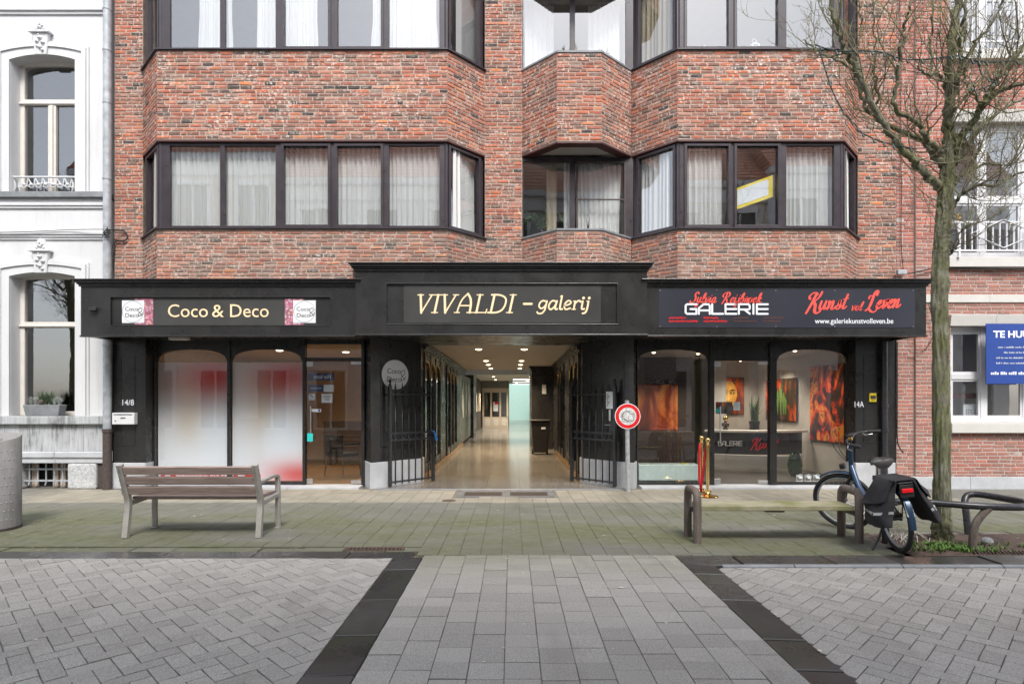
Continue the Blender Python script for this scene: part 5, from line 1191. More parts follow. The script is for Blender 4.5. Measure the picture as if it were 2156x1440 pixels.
# ---------------------------------------------------------------- no-entry road sign
sx, sy = gnd(1323, 1035)
rsn = empty('road_sign', 'round red bordered road sign with scribbled white centre on grey post', 'road sign', (sx, sy, 0)); rsn.rotation_euler = (0, R(-.8), 0)
MB().tube([(0, .02, 0), (0, .02, 1.5)], .038, 16).build('post', M['galv'], rsn, smooth=True); MB().lathe([(.039, 1.5), (.039, 1.515), (.02, 1.525)], (0, .02, 0), 16).build('cap', M['galv'], rsn)
cz = wz(876, sy); MB().disc_y((0, -.032, cz), .213, .01, 48).build('sign_plate', M['wletter'], rsn); MB().ring_y((0, -.0345, cz), .146, .203, .002, 48).build('red_border', M['red'], rsn)
t = NT('worn_white_sticker'); c = t.ramp(t.noise(40, 5, .7), [(.4, (.3, .3, .29)), (.5, (.62, .62, .61)), (.7, (.7, .7, .7))]); t.color(c).set(.7); M['worn'] = t.m
MB().disc_y((0, -.0335, cz), .1455, .001, 40).build('white_field', M['worn'], rsn)
G = [[(random.uniform(-.11, .11) * (1 if i % 2 else .8), random.uniform(-.09, .09)) for i in range(7)] for _ in range(5)]
strokes('scribble', [[(.1 * math.cos(a + k) + q[0] * .25, .1 * math.sin(a + k) * .8 + q[1] * .3) for a, q in zip((0, .5, 1, 1.4, 1.9, 2.4, 2.8), g)] for k, g in enumerate(G)], lambda a, b: (a, cz + b), .006, -.034, M['dkletter'], rsn)
# ---------------------------------------------------------------- white rendered house on the left
wh = empty('white_house', 'white rendered townhouse with arched windows and stone base', 'house')
WXL, WXR = -12.2, -6.93
COLS = [(-8.656, -7.525), (-11.0, -9.87)]
OP = [(1.26, 3.66, 3.73), (5.10, 7.385, 7.475), (8.75, 9.9, 10.0)]
mb = MB(); xs = [WXL] + [q for c in sorted(COLS) for q in c] + [WXR]
for a, b in zip(xs[::2], xs[1::2]): mb.box(a, b, 0, .36, 1.26, 10.4)
for c in COLS:
    for (z0, zs, zc), zt in zip(OP, (5.10, 8.75, 10.4)):
        q = arch_plate(c[0], c[1], zs, zc, zt, 0, .36, 20, 2.); mb.add(q.v, q.f)
mb.build('wall', M['white'], wh)
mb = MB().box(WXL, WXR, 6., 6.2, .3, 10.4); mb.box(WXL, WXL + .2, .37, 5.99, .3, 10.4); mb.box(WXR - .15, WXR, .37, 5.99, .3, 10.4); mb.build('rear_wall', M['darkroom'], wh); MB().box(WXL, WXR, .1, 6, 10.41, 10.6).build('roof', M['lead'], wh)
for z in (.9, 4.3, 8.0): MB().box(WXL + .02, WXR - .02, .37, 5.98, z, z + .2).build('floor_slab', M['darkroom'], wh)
for z0, z1, pr in ((8.17, 8.22, .03), (8.222, 8.26, .06), (8.262, 8.31, .04), (4.83, 4.87, .03), (4.872, 4.93, .05), (4.932, 4.998, .035), (4.29, 4.33, .025), (4.332, 4.37, .045), (4.372, 4.43, .065)): MB().box(WXL, WXR - .0, -pr, -.0005, z0, z1).build('string_course', M['white'], wh, bevel=.008)
MB().box(WXL, WXR + .02, -.1, .1, 5.0, 5.10).build('lead_ledge', M['lead'], wh, bevel=.01)
def surround(c, z0, zs, zc):
    for k, (o0, o1, pr) in enumerate(((.002, .13, .035), (.13, .2, .06), (.2, .235, .03))):
        m = MB()
        for x0, x1, t0, t1 in ((c[0] - o1, c[0] - o0, o1, o0), (c[1] + o0, c[1] + o1, o0, o1)): m.hexa([(x0, -pr, z0), (x1, -pr, z0), (x1, -.0005, z0), (x0, -.0005, z0), (x0, -pr, zs + t0), (x1, -pr, zs + t1), (x1, -.0005, zs + t1), (x0, -.0005, zs + t0)])
        n = 24; b = len(m.v)
        for i in range(n + 1):
            t_ = 2 * i / n - 1
            for o in (o0, o1):
                x = (c[0] + c[1]) / 2 + t_ * ((c[1] - c[0]) / 2 + o); z = zs + (zc - zs) * (1 - t_ * t_) + o * 1.0
                m.v += [(x, -pr, z), (x, -.0005, z)]
        for i in range(n):
            p = b + 4 * i; q = p + 4; m.f += [(p, q, q + 2, p + 2), (p + 2, q + 2, q + 3, p + 3), (p, p + 1, q + 1, q)]
        m.build('window_surround', M['white'], wh)
    x = (c[0] + c[1]) / 2; ky = -.045
    k = MB().hexa([(x - .1, ky - .02, zc - .02), (x + .1, ky - .02, zc - .02), (x + .1, 0, zc - .02), (x - .1, 0, zc - .02), (x - .14, ky - .035, zc + .34), (x + .14, ky - .035, zc + .34), (x + .14, 0, zc + .34), (x - .14, 0, zc + .34)]).build('keystone', M['white'], wh, bevel=.012)
    MB().box(x - .18, x + .18, -.115, 0, zc + .342, zc + .375).build('keystone_cap', M['white'], k, bevel=.01)
    o = MB(); o.plate([(x - .15, zc + .376), (x + .15, zc + .376), (x + .07, zc + .5), (x + .04, zc + .56), (x, zc + .58), (x - .04, zc + .56), (x - .07, zc + .5)], -.07, 0); [o.ball((x + .032 * math.cos(q * 1.257), -.075, zc + .47 + .032 * math.sin(q * 1.257)), .026, 5) for q in range(5)]; o.ball((x - .06, -.07, zc + .415), .024, 5); o.ball((x + .06, -.07, zc + .415), .024, 5)
    for dx, dz, r in ((0, .26, .05), (-.05, .2, .04), (.05, .18, .045), (.0, .1, .04), (-.02, .31, .03), (.04, .05, .03), (-.05, .12, .028)): o.ball((x + dx, -.075, zc + dz), r * .85, 6, .8)
    o.build('carved_leaves', M['white'], k, smooth=True)
for c in COLS:
    for z0, zs, zc in OP: surround(c, z0, zs, zc)
def cream_window(c, z0, zs, zc, zt, mull, lab=None):
    w = empty('window', parent=wh, loc=(c[0], .2, z0)); W = c[1] - c[0]; H = zs - z0; f = .075
    m = MB().box(0, f, 0, .06, 0, H); m.box(W - f, W, 0, .06, 0, H); m.box(f, W - f, 0, .06, 0, f); m.box(f, W - f, -.015, .06, zt - z0 - .05, zt - z0 + .05)
    q = arch_plate(f * .5, W - f * .5, zs - z0 - .02, zc - z0 - .07, zc - z0 + .02, 0, .06, 16, 2.); m.add(q.v, q.f)
    m.build('frame', M['cream'], w, bevel=.004)
    MB().box(0, W, -.035, 0, zt - z0 - .035, zt - z0 - .005).build('transom_moulding', M['cream'], w, bevel=.006)
    if mull:
        MB().box(W / 2 - .07, W / 2 + .07, -.012, .05, f + .001, zt - z0 - .051).build('mullion', M['cream'], w, bevel=.006); MB().box(W / 2 - .03, W / 2 + .03, -.04, -.013, f, zt - z0 - .06).build('cover_strip', M['cream'], w, bevel=.008)
    MB().box(f - .005, W - f + .005, .028, .034, f - .005, zt - z0 - .045).build('pane', M['oldglass'], w); MB().box(f - .005, W - f + .005, .028, .034, zt - z0 + .045, zc - z0).build('fanlight_pane', M['oldglass'], w)
for c in COLS:
    cream_window(c, 1.26, 3.66, 3.73, wz(684, .2), False); cream_window(c, 5.10, 7.385, 7.475, wz(217, .2), True); cream_window(c, 8.75, 9.9, 10., 9.6, True)
# low ironwork guard in front of the upper window
for c in COLS[:1]:
    g = empty('window_guard', parent=wh, loc=(c[0], .06, 5.10)); W = c[1] - c[0]
    MB().tube([(0, 0, .3), (W, 0, .3)], .018, 8).build('top_rail', M['white'], g); m = MB()
    for k in range(9):
        x = W * (k + .5) / 9
        if k in (0, 8):
            for q in range(3): m.tube([(x - .05 + .015 * q, 0, .05 + .03 * q), (x + .05 - .015 * q, 0, .05 + .03 * q), (x + .05 - .015 * q, 0, .26 - .03 * q), (x - .05 + .015 * q, 0, .26 - .03 * q)], .007, 5, closed=True)
        else: m.tube(spline([(x - .06, 0, .28), (x - .02, 0, .2), (x - .05, 0, .14), (x + .02, 0, .12), (x + .05, 0, .2), (x + .06, 0, .27)], 4), .009, 5); m.ball((x, -.005, .17), .028, 5)
    m.tube([(.08, 0, .12), (W / 2, 0, .2), (W - .08, 0, .12)], .012, 6); m.build('scrollwork', M['white'], g, smooth=True)
# stone base: sill course, panels, ledge, plinth blocks and cellar window
for a, b in ((WXL, -9.2), (-9.196, -7.72), (-7.716, WXR - .03)): MB().box(a, b, -.09, .1, 1.115, 1.258).build('stone_sill', M['dirtstone'], wh, bevel=.012)
for a, b in ((WXL, -8.75), (-8.745, -7.39), (-7.385, WXR)): MB().box(a, b, -.02, .36, .65, 1.113).build('stone_panel', M['dirtstone'], wh, bevel=.004)
for a, b in ((WXL, -7.86), (-7.855, WXR - .06)):
    MB().box(a, b, -.07, .1, .535, .648).build('stone_ledge', M['bluestone'], wh, bevel=.02); MB().box(a, b, -.045, .1, .445, .534).build('stone_ledge', M['bluestone'], wh, bevel=.012)
MB().box(WXL, -8.5, -.03, .3, 0, .444).build('plinth_block', M['roughstone'], wh, bevel=.02); MB().box(-7.645, -7.15, -.05, .3, 0, .444).build('plinth_block', M['roughstone'], wh, bevel=.03); MB().box(-7.148, WXR, -.0, .3, 0, .444).build('plinth_block', M['castiron'], wh, bevel=.005)
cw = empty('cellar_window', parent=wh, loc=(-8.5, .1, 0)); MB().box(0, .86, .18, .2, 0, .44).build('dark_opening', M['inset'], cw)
for x in (.05, .42, .55): MB().box(x, x + .09, .1, .15, 0, .44).build('wooden_post', M['beige'], cw)
for z in (.13, .33): MB().box(0, .86, -.01, .012, z - .014, z + .014).build('rail', M['zinc'], cw)
for k in range(6): MB().tube([(.09 + .145 * k, 0, .42), (.09 + .145 * k, 0, .1), (.075 + .145 * k, -.005, .05)], .012, 6).build('bar', M['zinc'], cw)
# heather planter on the stone sill
pl = empty('planter_box', 'grey planter with heather and fir sprigs on the stone sill', 'planter', (wx(94, -.02), -.01, 1.26))
MB().hexa([(-.28, -.075, 0), (.28, -.075, 0), (.28, .075, 0), (-.28, .075, 0), (-.32, -.09, .19), (.32, -.09, .19), (.32, .09, .19), (-.32, .09, .19)]).build('trough', M['lead'], pl, bevel=.01)
for nm, m, xs_, n, h, sp in (('heather', 'heather', (-.24, -.16, .16, .24), 90, .16, .09), ('fir_sprig', 'conifer', (-.05, .03, .1), 60, .28, .14)):
    m_ = MB()
    for x in xs_: tuft(m_, (x, 0, .17), n, h, sp, .006)
    m_.build(nm, M[m], pl)
MB().ball((-.02, -.05, .23), .045, 7, 1.3).build('pine_cone', M['castiron'], pl, smooth=True)
# downpipes
dp = empty('downpipe', 'zinc downpipe with cast iron foot between white house and brick building', 'downpipe', (wx(226, -.08), -.08, 0))
MB().tube([(0, 0, 1.02), (0, 0, 10.2)], .066, 16).build('zinc_pipe', M['zinc'], dp, smooth=True); MB().tube([(0, 0, 0), (0, 0, 1.0)], .07, 16).build('cast_foot', M['castiron'], dp, smooth=True); MB().tube([(0, 0, .98), (0, 0, 1.04)], .082, 16).build('collar', M['castiron'], dp, smooth=True)
for z in (2.45, 5.3, 6.6, 7.5, 8.2): MB().tube([(0, 0, z), (0, 0, z + .03)], .073, 16).build('bracket', M['zinc'], dp, smooth=True)
dp = empty('downpipe', 'black downpipe on the black pilaster beside the red brick house', 'downpipe', (wx(1863, -.08), -.075, 0))
MB().tube([(0, 0, .0), (0, 0, 2.53)], .05, 16).build('pipe', M['blackm'], dp, smooth=True)
for z in (.52, .98, 1.4): MB().tube([(0, 0, z), (0, 0, z + .07)], .06, 16).build('collar', M['blackm'], dp, smooth=True)
# ---------------------------------------------------------------- red brick house on the right
rh = empty('red_brick_house', 'red brick house with pale mortar and white framed windows beside the tree', 'house')
RX0, RS, RX1, RY = 6.64, 6.945, 13.5, -.045
HW = [(7.54, 10.2, 1.14, 2.80), (7.5, 10.2, 3.97, 6.3), (7.5, 10.2, 7.52, 9.6)]
back = MB(); back.box(RX0, RS, .005, .25, 0, 10.2)
for a, b, z0, z1 in ((RS, 7.54, 0, 10.2), (10.2, RX1, 0, 10.2), (7.54, 10.2, 0, 1.14), (7.54, 10.2, 2.8, 3.97), (7.54, 10.2, 6.3, 7.52), (7.54, 10.2, 9.6, 10.2)): back.box(a, b, RY + .005, .25, z0, z1)
bwall = back.build('brick_wall', M['mortar2'], rh)
pc = Pieces('brick', M['brick2'], bwall, brick_var(30, .192, .051))
ZP = wz(1003, RY)
lay(pc, (RX0, 0), (RS - .003, 0), ZP, 10.1, L=.205, H=.064, jx=.013, jz=.013, bl=.192, halfp=.3)
lay(pc, (RS, RY), (RX1, RY), ZP, 10.1, L=.205, H=.064, jx=.013, jz=.013, bl=.192, halfp=.03, holes=[(h[0] - RS, h[1] - RS, h[2] - .2, h[3] + (.22 if i == 0 else .2)) for i, h in enumerate(HW)] + [(0, 12, 3.2, 3.345)])
pc.finish('small_bricks')
for a, b in ((RX0, 7.86), (7.864, 9.8), (9.804, 13.5)): MB().box(a, b, RY - .025, .2, 0, ZP - .002).build('plinth_stone', M['bluestone'], rh, bevel=.005)
for a, b in ((RS, 8.2), (8.203, 11), (11.003, 13.5)): MB().box(a, b, RY - .02, .1, 3.205, 3.34).build('stone_band', M['desk'], rh, bevel=.004)
for i, h in enumerate(HW):
    e0, e1 = h[3] + .002, h[3] + .19
    for a, b in ((h[0] - .02, 8.3), (8.303, 9.5), (9.503, h[1] + .1)): MB().hexa([(a, RY - .02, e0), (b, RY - .02, e0), (b, .1, e0), (a, .1, e0), (a, RY - .05, e1), (b, RY - .05, e1), (b, .1, e1), (a, .1, e1)]).build('stone_lintel', M['desk'], rh, bevel=.004)
    MB().box(h[0] - .04, h[1] + .1, RY - .09, .12, h[2] - .17, h[2] - .003).build('stone_sill', M['desk'], rh, bevel=.008)
    w = empty('window', parent=rh, loc=(h[0], .06, h[2])); W_, H_ = h[1] - h[0], h[3] - h[2]; f = .09
    V = [0, .60, 1.33, 1.98] if i == 0 else [0, .62, 1.33, 1.98]; m = MB(); tz = [.0, .80] if i == 0 else [0, 1.02]
    for v in V: m.box(v, v + f, 0, .07, 0, H_)
    m.box(W_ - f, W_, 0, .07, 0, H_)
    for z in (0, H_ - f): m.box(f, W_ - f, .003, .067, z, z + f)
    m.box(f, W_ - f, -.004, .066, tz[1] - .05, tz[1] + .05); m.build('frame', M['wframe'], w, bevel=.006)
    edges = V + [W_ - f]
    for a, b in zip(edges[:-1], edges[1:]):
        for z0, z1 in ((f, tz[1] - .05), (tz[1] + .05, H_ - f)):
            q = MB(); k = .035; q.box(a + f, a + f + k, .012, .055, z0, z1); q.box(b - k, b, .012, .055, z0, z1); q.box(a + f + k, b - k, .013, .054, z0, z0 + k); q.box(a + f + k, b - k, .013, .054, z1 - k, z1); q.build('sash', M['wframe'], w)
            MB().box(a + f + k - .003, b - k + .003, .03, .037, z0 + k - .003, z1 - k + .003).build('pane', M['oldglass'], w)
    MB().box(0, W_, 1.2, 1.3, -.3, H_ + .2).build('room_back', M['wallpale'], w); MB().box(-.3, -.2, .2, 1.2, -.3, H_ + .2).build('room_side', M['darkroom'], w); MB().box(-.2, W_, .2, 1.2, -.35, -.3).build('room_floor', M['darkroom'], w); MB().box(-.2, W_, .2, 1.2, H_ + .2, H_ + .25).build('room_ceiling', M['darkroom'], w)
    if i == 1:    # white balcony railing with a diamond
        g = empty('balcony_railing', parent=rh, loc=(h[0], -.16, h[2])); zt = wz(468, -.16) - h[2]
        for z in (.1, zt): MB().box(-.02, W_, -.012, .012, z - .014, z + .014).build('rail', M['wframe'], g)
        n = 22; me = MB().box(-.009, .009, -.009, .009, .115, zt - .015).mesh('baluster', M['wframe'])
        for k in range(n): link('baluster', me, g, (.08 + k * .118, 0, 0))
        for k in range(2): MB().tube([(.28 + 1.2 * k, -.02, .38), (.84 + 1.2 * k, -.02, .14), (1.4 + 1.2 * k, -.02, .38), (.84 + 1.2 * k, -.02, .62)], .012, 6, closed=True).build('diamond', M['wframe'], g)
        for x in (.1, 1.43, 2.6): MB().lathe([(.02, zt + .015), (.035, zt + .05), (.025, zt + .08), (.04, zt + .11), (.001, zt + .15)], (x, 0, 0), 10).build('gilt_finial', M['gold'], g); MB().box(x - .018, x + .018, -.014, .014, -.02, zt + .014).build('post', M['wframe'], g)
    if i == 2:
        g = empty('balcony_railing', parent=rh, loc=(h[0], -.16, h[2]))
        for z in (.1, .85): MB().box(-.02, W_, -.012, .012, z - .014, z + .014).build('rail', M['wframe'], g)
        me = MB().box(-.009, .009, -.009, .009, .115, .835).mesh('baluster', M['wframe'])
        for k in range(22): link('baluster', me, g, (.08 + k * .118, 0, 0))
curtain((7.6, .5), (10.1, .5), 7.3, 9.7, 'curtain', 'white curtain behind the topmost window of the red brick house', amp=.015)
curtain((7.6, .45), (10.1, .45), 4.6, 6.3, 'blind', 'pale screen behind the tall upper window of the red brick house', amp=.003, cat='blind', name='window_blind')
nt = notice('floor_plan', 'framed floor plan sheet standing in the red brick house window', 2028, 851, 2056, 888, 'paper', .16)
for k in range(4): MB().box(-.06 + .03 * k, -.054 + .03 * k, -.004, -.0022, .05, .22).build('plan_line', M['dkletter'], nt); MB().box(-.07, .07, -.004, -.0022, .06 + .05 * k, .064 + .05 * k).build('plan_line', M['dkletter'], nt)
rb = notice('window_banner', 'narrow red banner strip low in the red brick house window', 1998, 828, 2078, 838, 'lintel', .14, 'banner')
hb = empty('to_let_board', 'large blue to let board in front of the red brick house window', 'board', (wx(2075, -.16), -.16, wz(808, -.16)))
MB().box(0, .95, -.012, 0, 0, 1.02).build('panel', M['bluesign'], hb); text('heading', 'TE HUUR', .49, -.012, .84, .74, .12, M['wletter'], hb, bold=.03)
for k, (a, b, z) in enumerate(((.2, .78, .62), (.3, .68, .53), (.17, .8, .44), (.17, .8, .35))):     # blurred small print
    m = MB(); x = a
    nl = 0
    while x < b:
        w_ = random.uniform(.007, .013); hgt = random.choice((.012, .012, .014, .021)); m.box(x, x + w_, -.0145, -.0125, z - .012, z - .012 + hgt * 1.3); nl += 1; x += w_ + (.022 if nl % random.randint(4, 8) == 0 else .0045)
    tag(m.build('small_print', M['wframe'], hb), kind='stuff')
m = MB(); x = .08
nl = 0
while x < .86: w_ = random.uniform(.018, .03); m.box(x, x + w_, -.0145, -.0125, .155, .155 + random.choice((.036, .05, .05))); nl += 1; x += w_ + (.035 if nl % 4 == 0 else .009)
m.build('phone_line', M['wletter'], hb); 
for x in (.15, .8): MB().tube([(x, 0, .9), (x, .15, .9)], .012, 6).build('bracket', M['galv'], hb)
# cables on the facades
def cable(name, label, pts, r=.008, m='cable'): return tag(MB().tube(spline(pts, 8), r, 6).build(name, M[m], smooth=True), label, 'cable')
Pw = lambda px, py, y=-.03: (wx(px, y), y, wz(py, y))
cable('facade_cable', 'thin cable strung along the white house towards the downpipe', [Pw(-60, 491, -.09), Pw(60, 488, -.09), Pw(150, 484, -.09), Pw(218, 483, -.15)], .006)
cable('facade_cable', 'black cable looping from the downpipe onto the brick corner', [Pw(222, 484, -.16), Pw(240, 484, -.1), Pw(262, 487), Pw(268, 500), Pw(260, 508), Pw(243, 509), Pw(238, 530, -.05), Pw(236, 540, -.06)], .012)
jb = MB(); 
for k in range(7): jb.tube(spline([Pw(218 + random.uniform(0, 14), 482 + random.uniform(-5, 5), -.17), Pw(222 + random.uniform(-6, 12), 492 + random.uniform(-5, 8), -.18), Pw(220 + random.uniform(-4, 14), 486 + random.uniform(-4, 14), -.17)], 5), .007, 5)
tag(jb.build('cable_bundle', M['cable']), 'tangle of black cables clamped to the zinc downpipe', 'cable bundle')
cable('facade_cable', 'thin dark cable running down the joint of the red brick pilaster', [Pw(1893, -10), Pw(1897, 120), Pw(1896, 300), Pw(1898, 400), Pw(1897, 500), Pw(1901, 560), Pw(1903, 570)], .007)
cable('facade_cable', 'black cable along the red brick wall above the gallery sign end', [Pw(1893, 570, -.08), Pw(1910, 576, -.1), Pw(1935, 572, -.1), Pw(1960, 566, -.1), Pw(2000, 564, -.09), Pw(2180, 566, -.15)], .011)
cable('facade_cable', 'loose wire hanging in a loop below the gallery sign end', [Pw(1955, 640, -.1), Pw(1962, 670, -.1), Pw(1963, 710, -.09), Pw(1945, 738, -.08), Pw(1920, 742, -.08), Pw(1911, 735, -.07)], .006)
cable('facade_cable', 'black cable end curling out beside the black pilaster', [Pw(1889, 720), Pw(1889, 860), Pw(1889, 920), Pw(1893, 940, -.06), Pw(1902, 953, -.08)], .011)
jbx = MB().box(wx(1890, -.1), wx(1910, -.1), -.11, -.05, wz(578, -.1), wz(568, -.1)); tag(jbx.build('junction_clamp', M['zinc'], bevel=.01), 'small grey cable clamp on red brick above the gallery cornice', 'clamp')
# ---------------------------------------------------------------- houses across the street (seen in the glass)
def far_house(x0, x1, zg, wallm, label, roof_h, bays, trim):
    h = empty('terraced_house', label, 'house', group='houses across the street'); Y = -12.25
    MB().box(x0, x1, Y - 6, Y, 0, zg).build('wall', M[wallm], h); MB().box(x0 - .02, x1 + .02, Y + .001, Y + .3, zg - .25, zg).build('gutter', M['wframe'], h, bevel=.03); MB().box(x0, x1, Y + .001, Y + .12, zg - .75, zg - .26).build('frieze', M['fartrim'], h)
    MB().add([(x0, Y + .3, zg + .002), (x1, Y + .3, zg + .002), (x1, Y - 3, zg + roof_h), (x0, Y - 3, zg + roof_h), (x1, Y - 6, zg), (x0, Y - 6, zg)], [(0, 3, 2, 1), (3, 5, 4, 2), (1, 2, 4), (0, 5, 3)]).build('roof', M['rooftile'], h)
    n = bays; w = (x1 - x0) / n
    for i in range(n):
        cx = x0 + w * (i + .5)
        for z0, z1 in ((.5, 2.7), (3.7, 5.7), (6.5, zg - 1.1)):
            f = MB(); a, b = cx - .55, cx + .55
            f.box(a - .12, a, Y + .001, Y + .1, z0, z1); f.box(b, b + .12, Y + .001, Y + .1, z0, z1); f.box(a - .16, b + .16, Y + .002, Y + .14, z1, z1 + .2); f.box(a - .16, b + .16, Y + .002, Y + .16, z0 - .12, z0); f.box(cx - .04, cx + .04, Y + .003, Y + .06, z0, z1)
            q = f.build('window', M['fartrim'], h); MB().box(a, b, Y + .001, Y + .02, z0, z1).build('pane', M['darkglass'], q)
t = NT('dark_far_glass'); t.color((.03, .035, .04)).set(.1); M['darkglass'] = t.m
t = NT('red_roof_tile'); wv = t.node('ShaderNodeTexWave'); wv.inputs['Scale'].default_value = 1.6; wv.inputs['Distortion'].default_value = .4; t.l.new(t.pos(), wv.inputs[0]); wv.bands_direction = 'Z'
t.color(t.mix(t.rng(wv.outputs[1], .2, .8), t.ramp(t.noise(3, 4), [(.3, (.34, .1, .05)), (.7, (.52, .2, .1))]), (.2, .06, .035))).set(.85).bump(wv.outputs[1], .5, .05); M['rooftile'] = t.m
M['fartrim'] = simple('white_far_trim', (.8, .8, .8), .7, var=.04); M['fargrey'] = simple('pale_grey_render', (.68, .69, .7), .85, var=.06); M['farcream'] = simple('cream_render', (.74, .68, .59), .85, var=.06)
far_house(-17, -8.2, 10.4, 'farcream', 'cream rendered house across the street with red roof', 3.4, 4, 'wframe')
far_house(-8.19, 1.2, 9.5, 'fargrey', 'grey rendered house across the street with red roof', 3.2, 4, 'wframe')
far_house(1.21, 9.2, 9.4, 'farcream', 'cream house with hanging banners across the street', 3.0, 4, 'wframe')
far_house(9.21, 19, 9.9, 'fargrey', 'tall grey house at the far end across the street', 3.4, 4, 'wframe')
for k, x in enumerate((5.6, 8.3)):
    b = empty('banner', 'white shop banner lettered in outline hanging across the street', 'banner', (x, -12.05, 2.1), rz=R(180), group='banners across the street')
    MB().hexa([(-.6, -.5, .25), (.6, -.5, .25), (.6, -.49, .25), (-.6, -.49, .25), (-.7, -.02, 1.7), (.5, -.02, 1.7), (.5, -.01, 1.7), (-.7, -.01, 1.7)]).build('cloth', M['greypanel'], b); MB().box(-.6, .6, -.5, -.488, .0, .248).build('valance', M['inset'], b)
    tech_text('lettering', 'ALPHA', -.56, .56, .06, .14, -.503, M['wletter'], b, w=.14)
# ---------------------------------------------------------------- bench with backrest
bn = empty('park_bench', 'weathered wooden bench with backrest and cast metal legs, facing the shopfront', 'bench', (-3.535, -3.45, .0))
X0, X1 = -.73, .74; yb, yf = -.25, .30          # rear feet (towards the street) and front feet (towards the shop)
for sx, x in ((-1, X0), (1, X1)):
    def flat(path, w, th, name):                 # cast flat bar: rectangular section along a path in the yz plane
        mb = MB(); P = spline([(0, p[0], p[1]) for p in path], 6); n = len(P)
        for i, p in enumerate(P):
            t_ = P[min(i + 1, n - 1)] - P[max(i - 1, 0)]; t_.normalize(); nn = Vector((0, -t_.z, t_.y))
            ww = w[0] + (w[1] - w[0]) * i / (n - 1)
            for a, b in ((-th / 2, -1), (th / 2, -1), (th / 2, 1), (-th / 2, 1)): q = p + nn * ww / 2 * b; mb.v.append((x + a, q.y, q.z))
        for i in range(n - 1):
            for k in range(4): l = (k + 1) % 4; mb.f.append((4 * i + k, 4 * i + l, 4 * i + 4 + l, 4 * i + 4 + k))
        mb.f += [(3, 2, 1, 0), (4 * n - 4, 4 * n - 3, 4 * n - 2, 4 * n - 1)]
        return mb.build(name, M['alu'], bn, bevel=.004)
    leg = flat([(yb, 0), (yb + .03, .2), (yb + .05, .38), (yb + .0, .55), (yb - .1, .82)], (.055, .05), .06, 'back_upright')
    flat([(yf, 0), (yf - .01, .2), (yf - .01, .42), (yf - .02, .60)], (.045, .05), .05, 'leg')
    flat([(yb + .05, .37), (.05, .385), (yf - .01, .40)], (.05, .05), .045, 'seat_bearer')
    flat([(yb - .02, .6), (.0, .625), (.2, .63), (yf + .0, .60)], (.03, .035), .045, 'armrest')
    MB().box(x - .03, x + .03, yf - .05, yf + .03, 0, .012).build('foot', M['alu'], bn, bevel=.003)
    for z in (.5, .53, .6, .64, .71, .76, .795): MB().disc_y((x, yb - .04 - (z - .5) * .27 - .02, z), .008, .01, 8).build('bolt', M['steel'], leg)
for z in (.525, .638, .752):                     # back slats
    yy = yb + .015 - (z - .5) * .36; o = MB().box(X0 + .032, X1 - .032, -.018, .018, -.047, .047).build('back_slat', M['benchwood'], bn, bevel=.006, loc=(0, yy, z)); o.rotation_euler = (R(20), 0, 0)
for k in range(4): MB().box(X0 + .025, X1 - .025, -.06 + k * .115 - .11, -.06 + k * .115 - .01, .412, .447).build('seat_slat', M['benchwood'], bn, bevel=.006)
# ---------------------------------------------------------------- plank bench with post ends
pb = empty('plank_bench', 'backless plank bench with rounded wooden post ends near the bicycle', 'bench', (2.83, -3.77, 0))
L2 = .86
for sx in (-1, 1):
    x = sx * L2
    P = [(x, .17, 0), (x, .17, .42), (x, .165, .5), (x, .14, .535), (x, .1, .545), (x, -.1, .54), (x, -.14, .53), (x, -.165, .495), (x, -.17, .42), (x, -.17, 0)]
    MB().tube(P, .043, 14).build('end_frame', M['postwood'], pb, smooth=True); MB().box(x - .02 - sx * .03, x + .02 - sx * .03, -.16, .16, .29, .335).build('bracket', M['blackm'], pb)
for k, (a, b) in enumerate(((-.165, -.004), (.004, .165))): MB().box(-L2 + .045, L2 - .045, a, b, .34, .395).build('seat_plank', M['plankwood'], pb, bevel=.008)
MB().box(-.1, .1, -.1, .1, .315, .338).build('cross_batten', M['blackm'], pb)
# ---------------------------------------------------------------- litter bin
lb = empty('litter_bin', 'grey studded concrete litter bin with slanted top', 'litter bin', (-6.17, -3.25, 0))
n = 40; mb = MB(); r = .305
for k in range(n):
    a = 2 * math.pi * k / n; x, y = r * math.cos(a), r * math.sin(a); zt = 1.07 + .055 * math.sin(a) - .0 * math.cos(a); mb.v += [(x, y, .03), (x, y, zt - .012), (x * .975, y * .975, zt)]
for k in range(n): a, b = 3 * k, 3 * ((k + 1) % n); mb.f += [(a, b, b + 1, a + 1), (a + 1, b + 1, b + 2, a + 2)]
mb.f.append(tuple(3 * k + 2 for k in range(n))); mb.build('body', M['concrete'], lb, smooth=True)
MB().lathe([(.3, 0), (.31, .005), (.31, .028), (.29, .029)], (0, 0, 0), 40).build('base_ring', M['castiron'], lb)
slope = math.atan(.055 / r)
o = MB().lathe([(.085, .001), (.1, .012), (.11, .004), (.112, -.004)], (0, 0, 0), 24).build('opening_rim', M['concrete'], lb, smooth=True); o.location = (.1, -.1, 1.058); o.rotation_euler = (slope, 0, 0); o.scale = (1.15, .85, 1)
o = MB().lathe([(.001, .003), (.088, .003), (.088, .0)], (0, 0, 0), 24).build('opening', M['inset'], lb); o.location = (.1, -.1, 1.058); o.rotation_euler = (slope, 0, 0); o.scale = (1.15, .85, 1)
me = MB().ball((0, 0, 0), .007, 5).mesh('stud', M['galv'], True)
for i in range(9):
    for k in range(14):
        a = -math.pi * .75 + k * .17 + (.085 if i % 2 else 0)
        if a < .2: link('stud', me, lb, (r * math.cos(a), r * math.sin(a), .13 + i * .1))
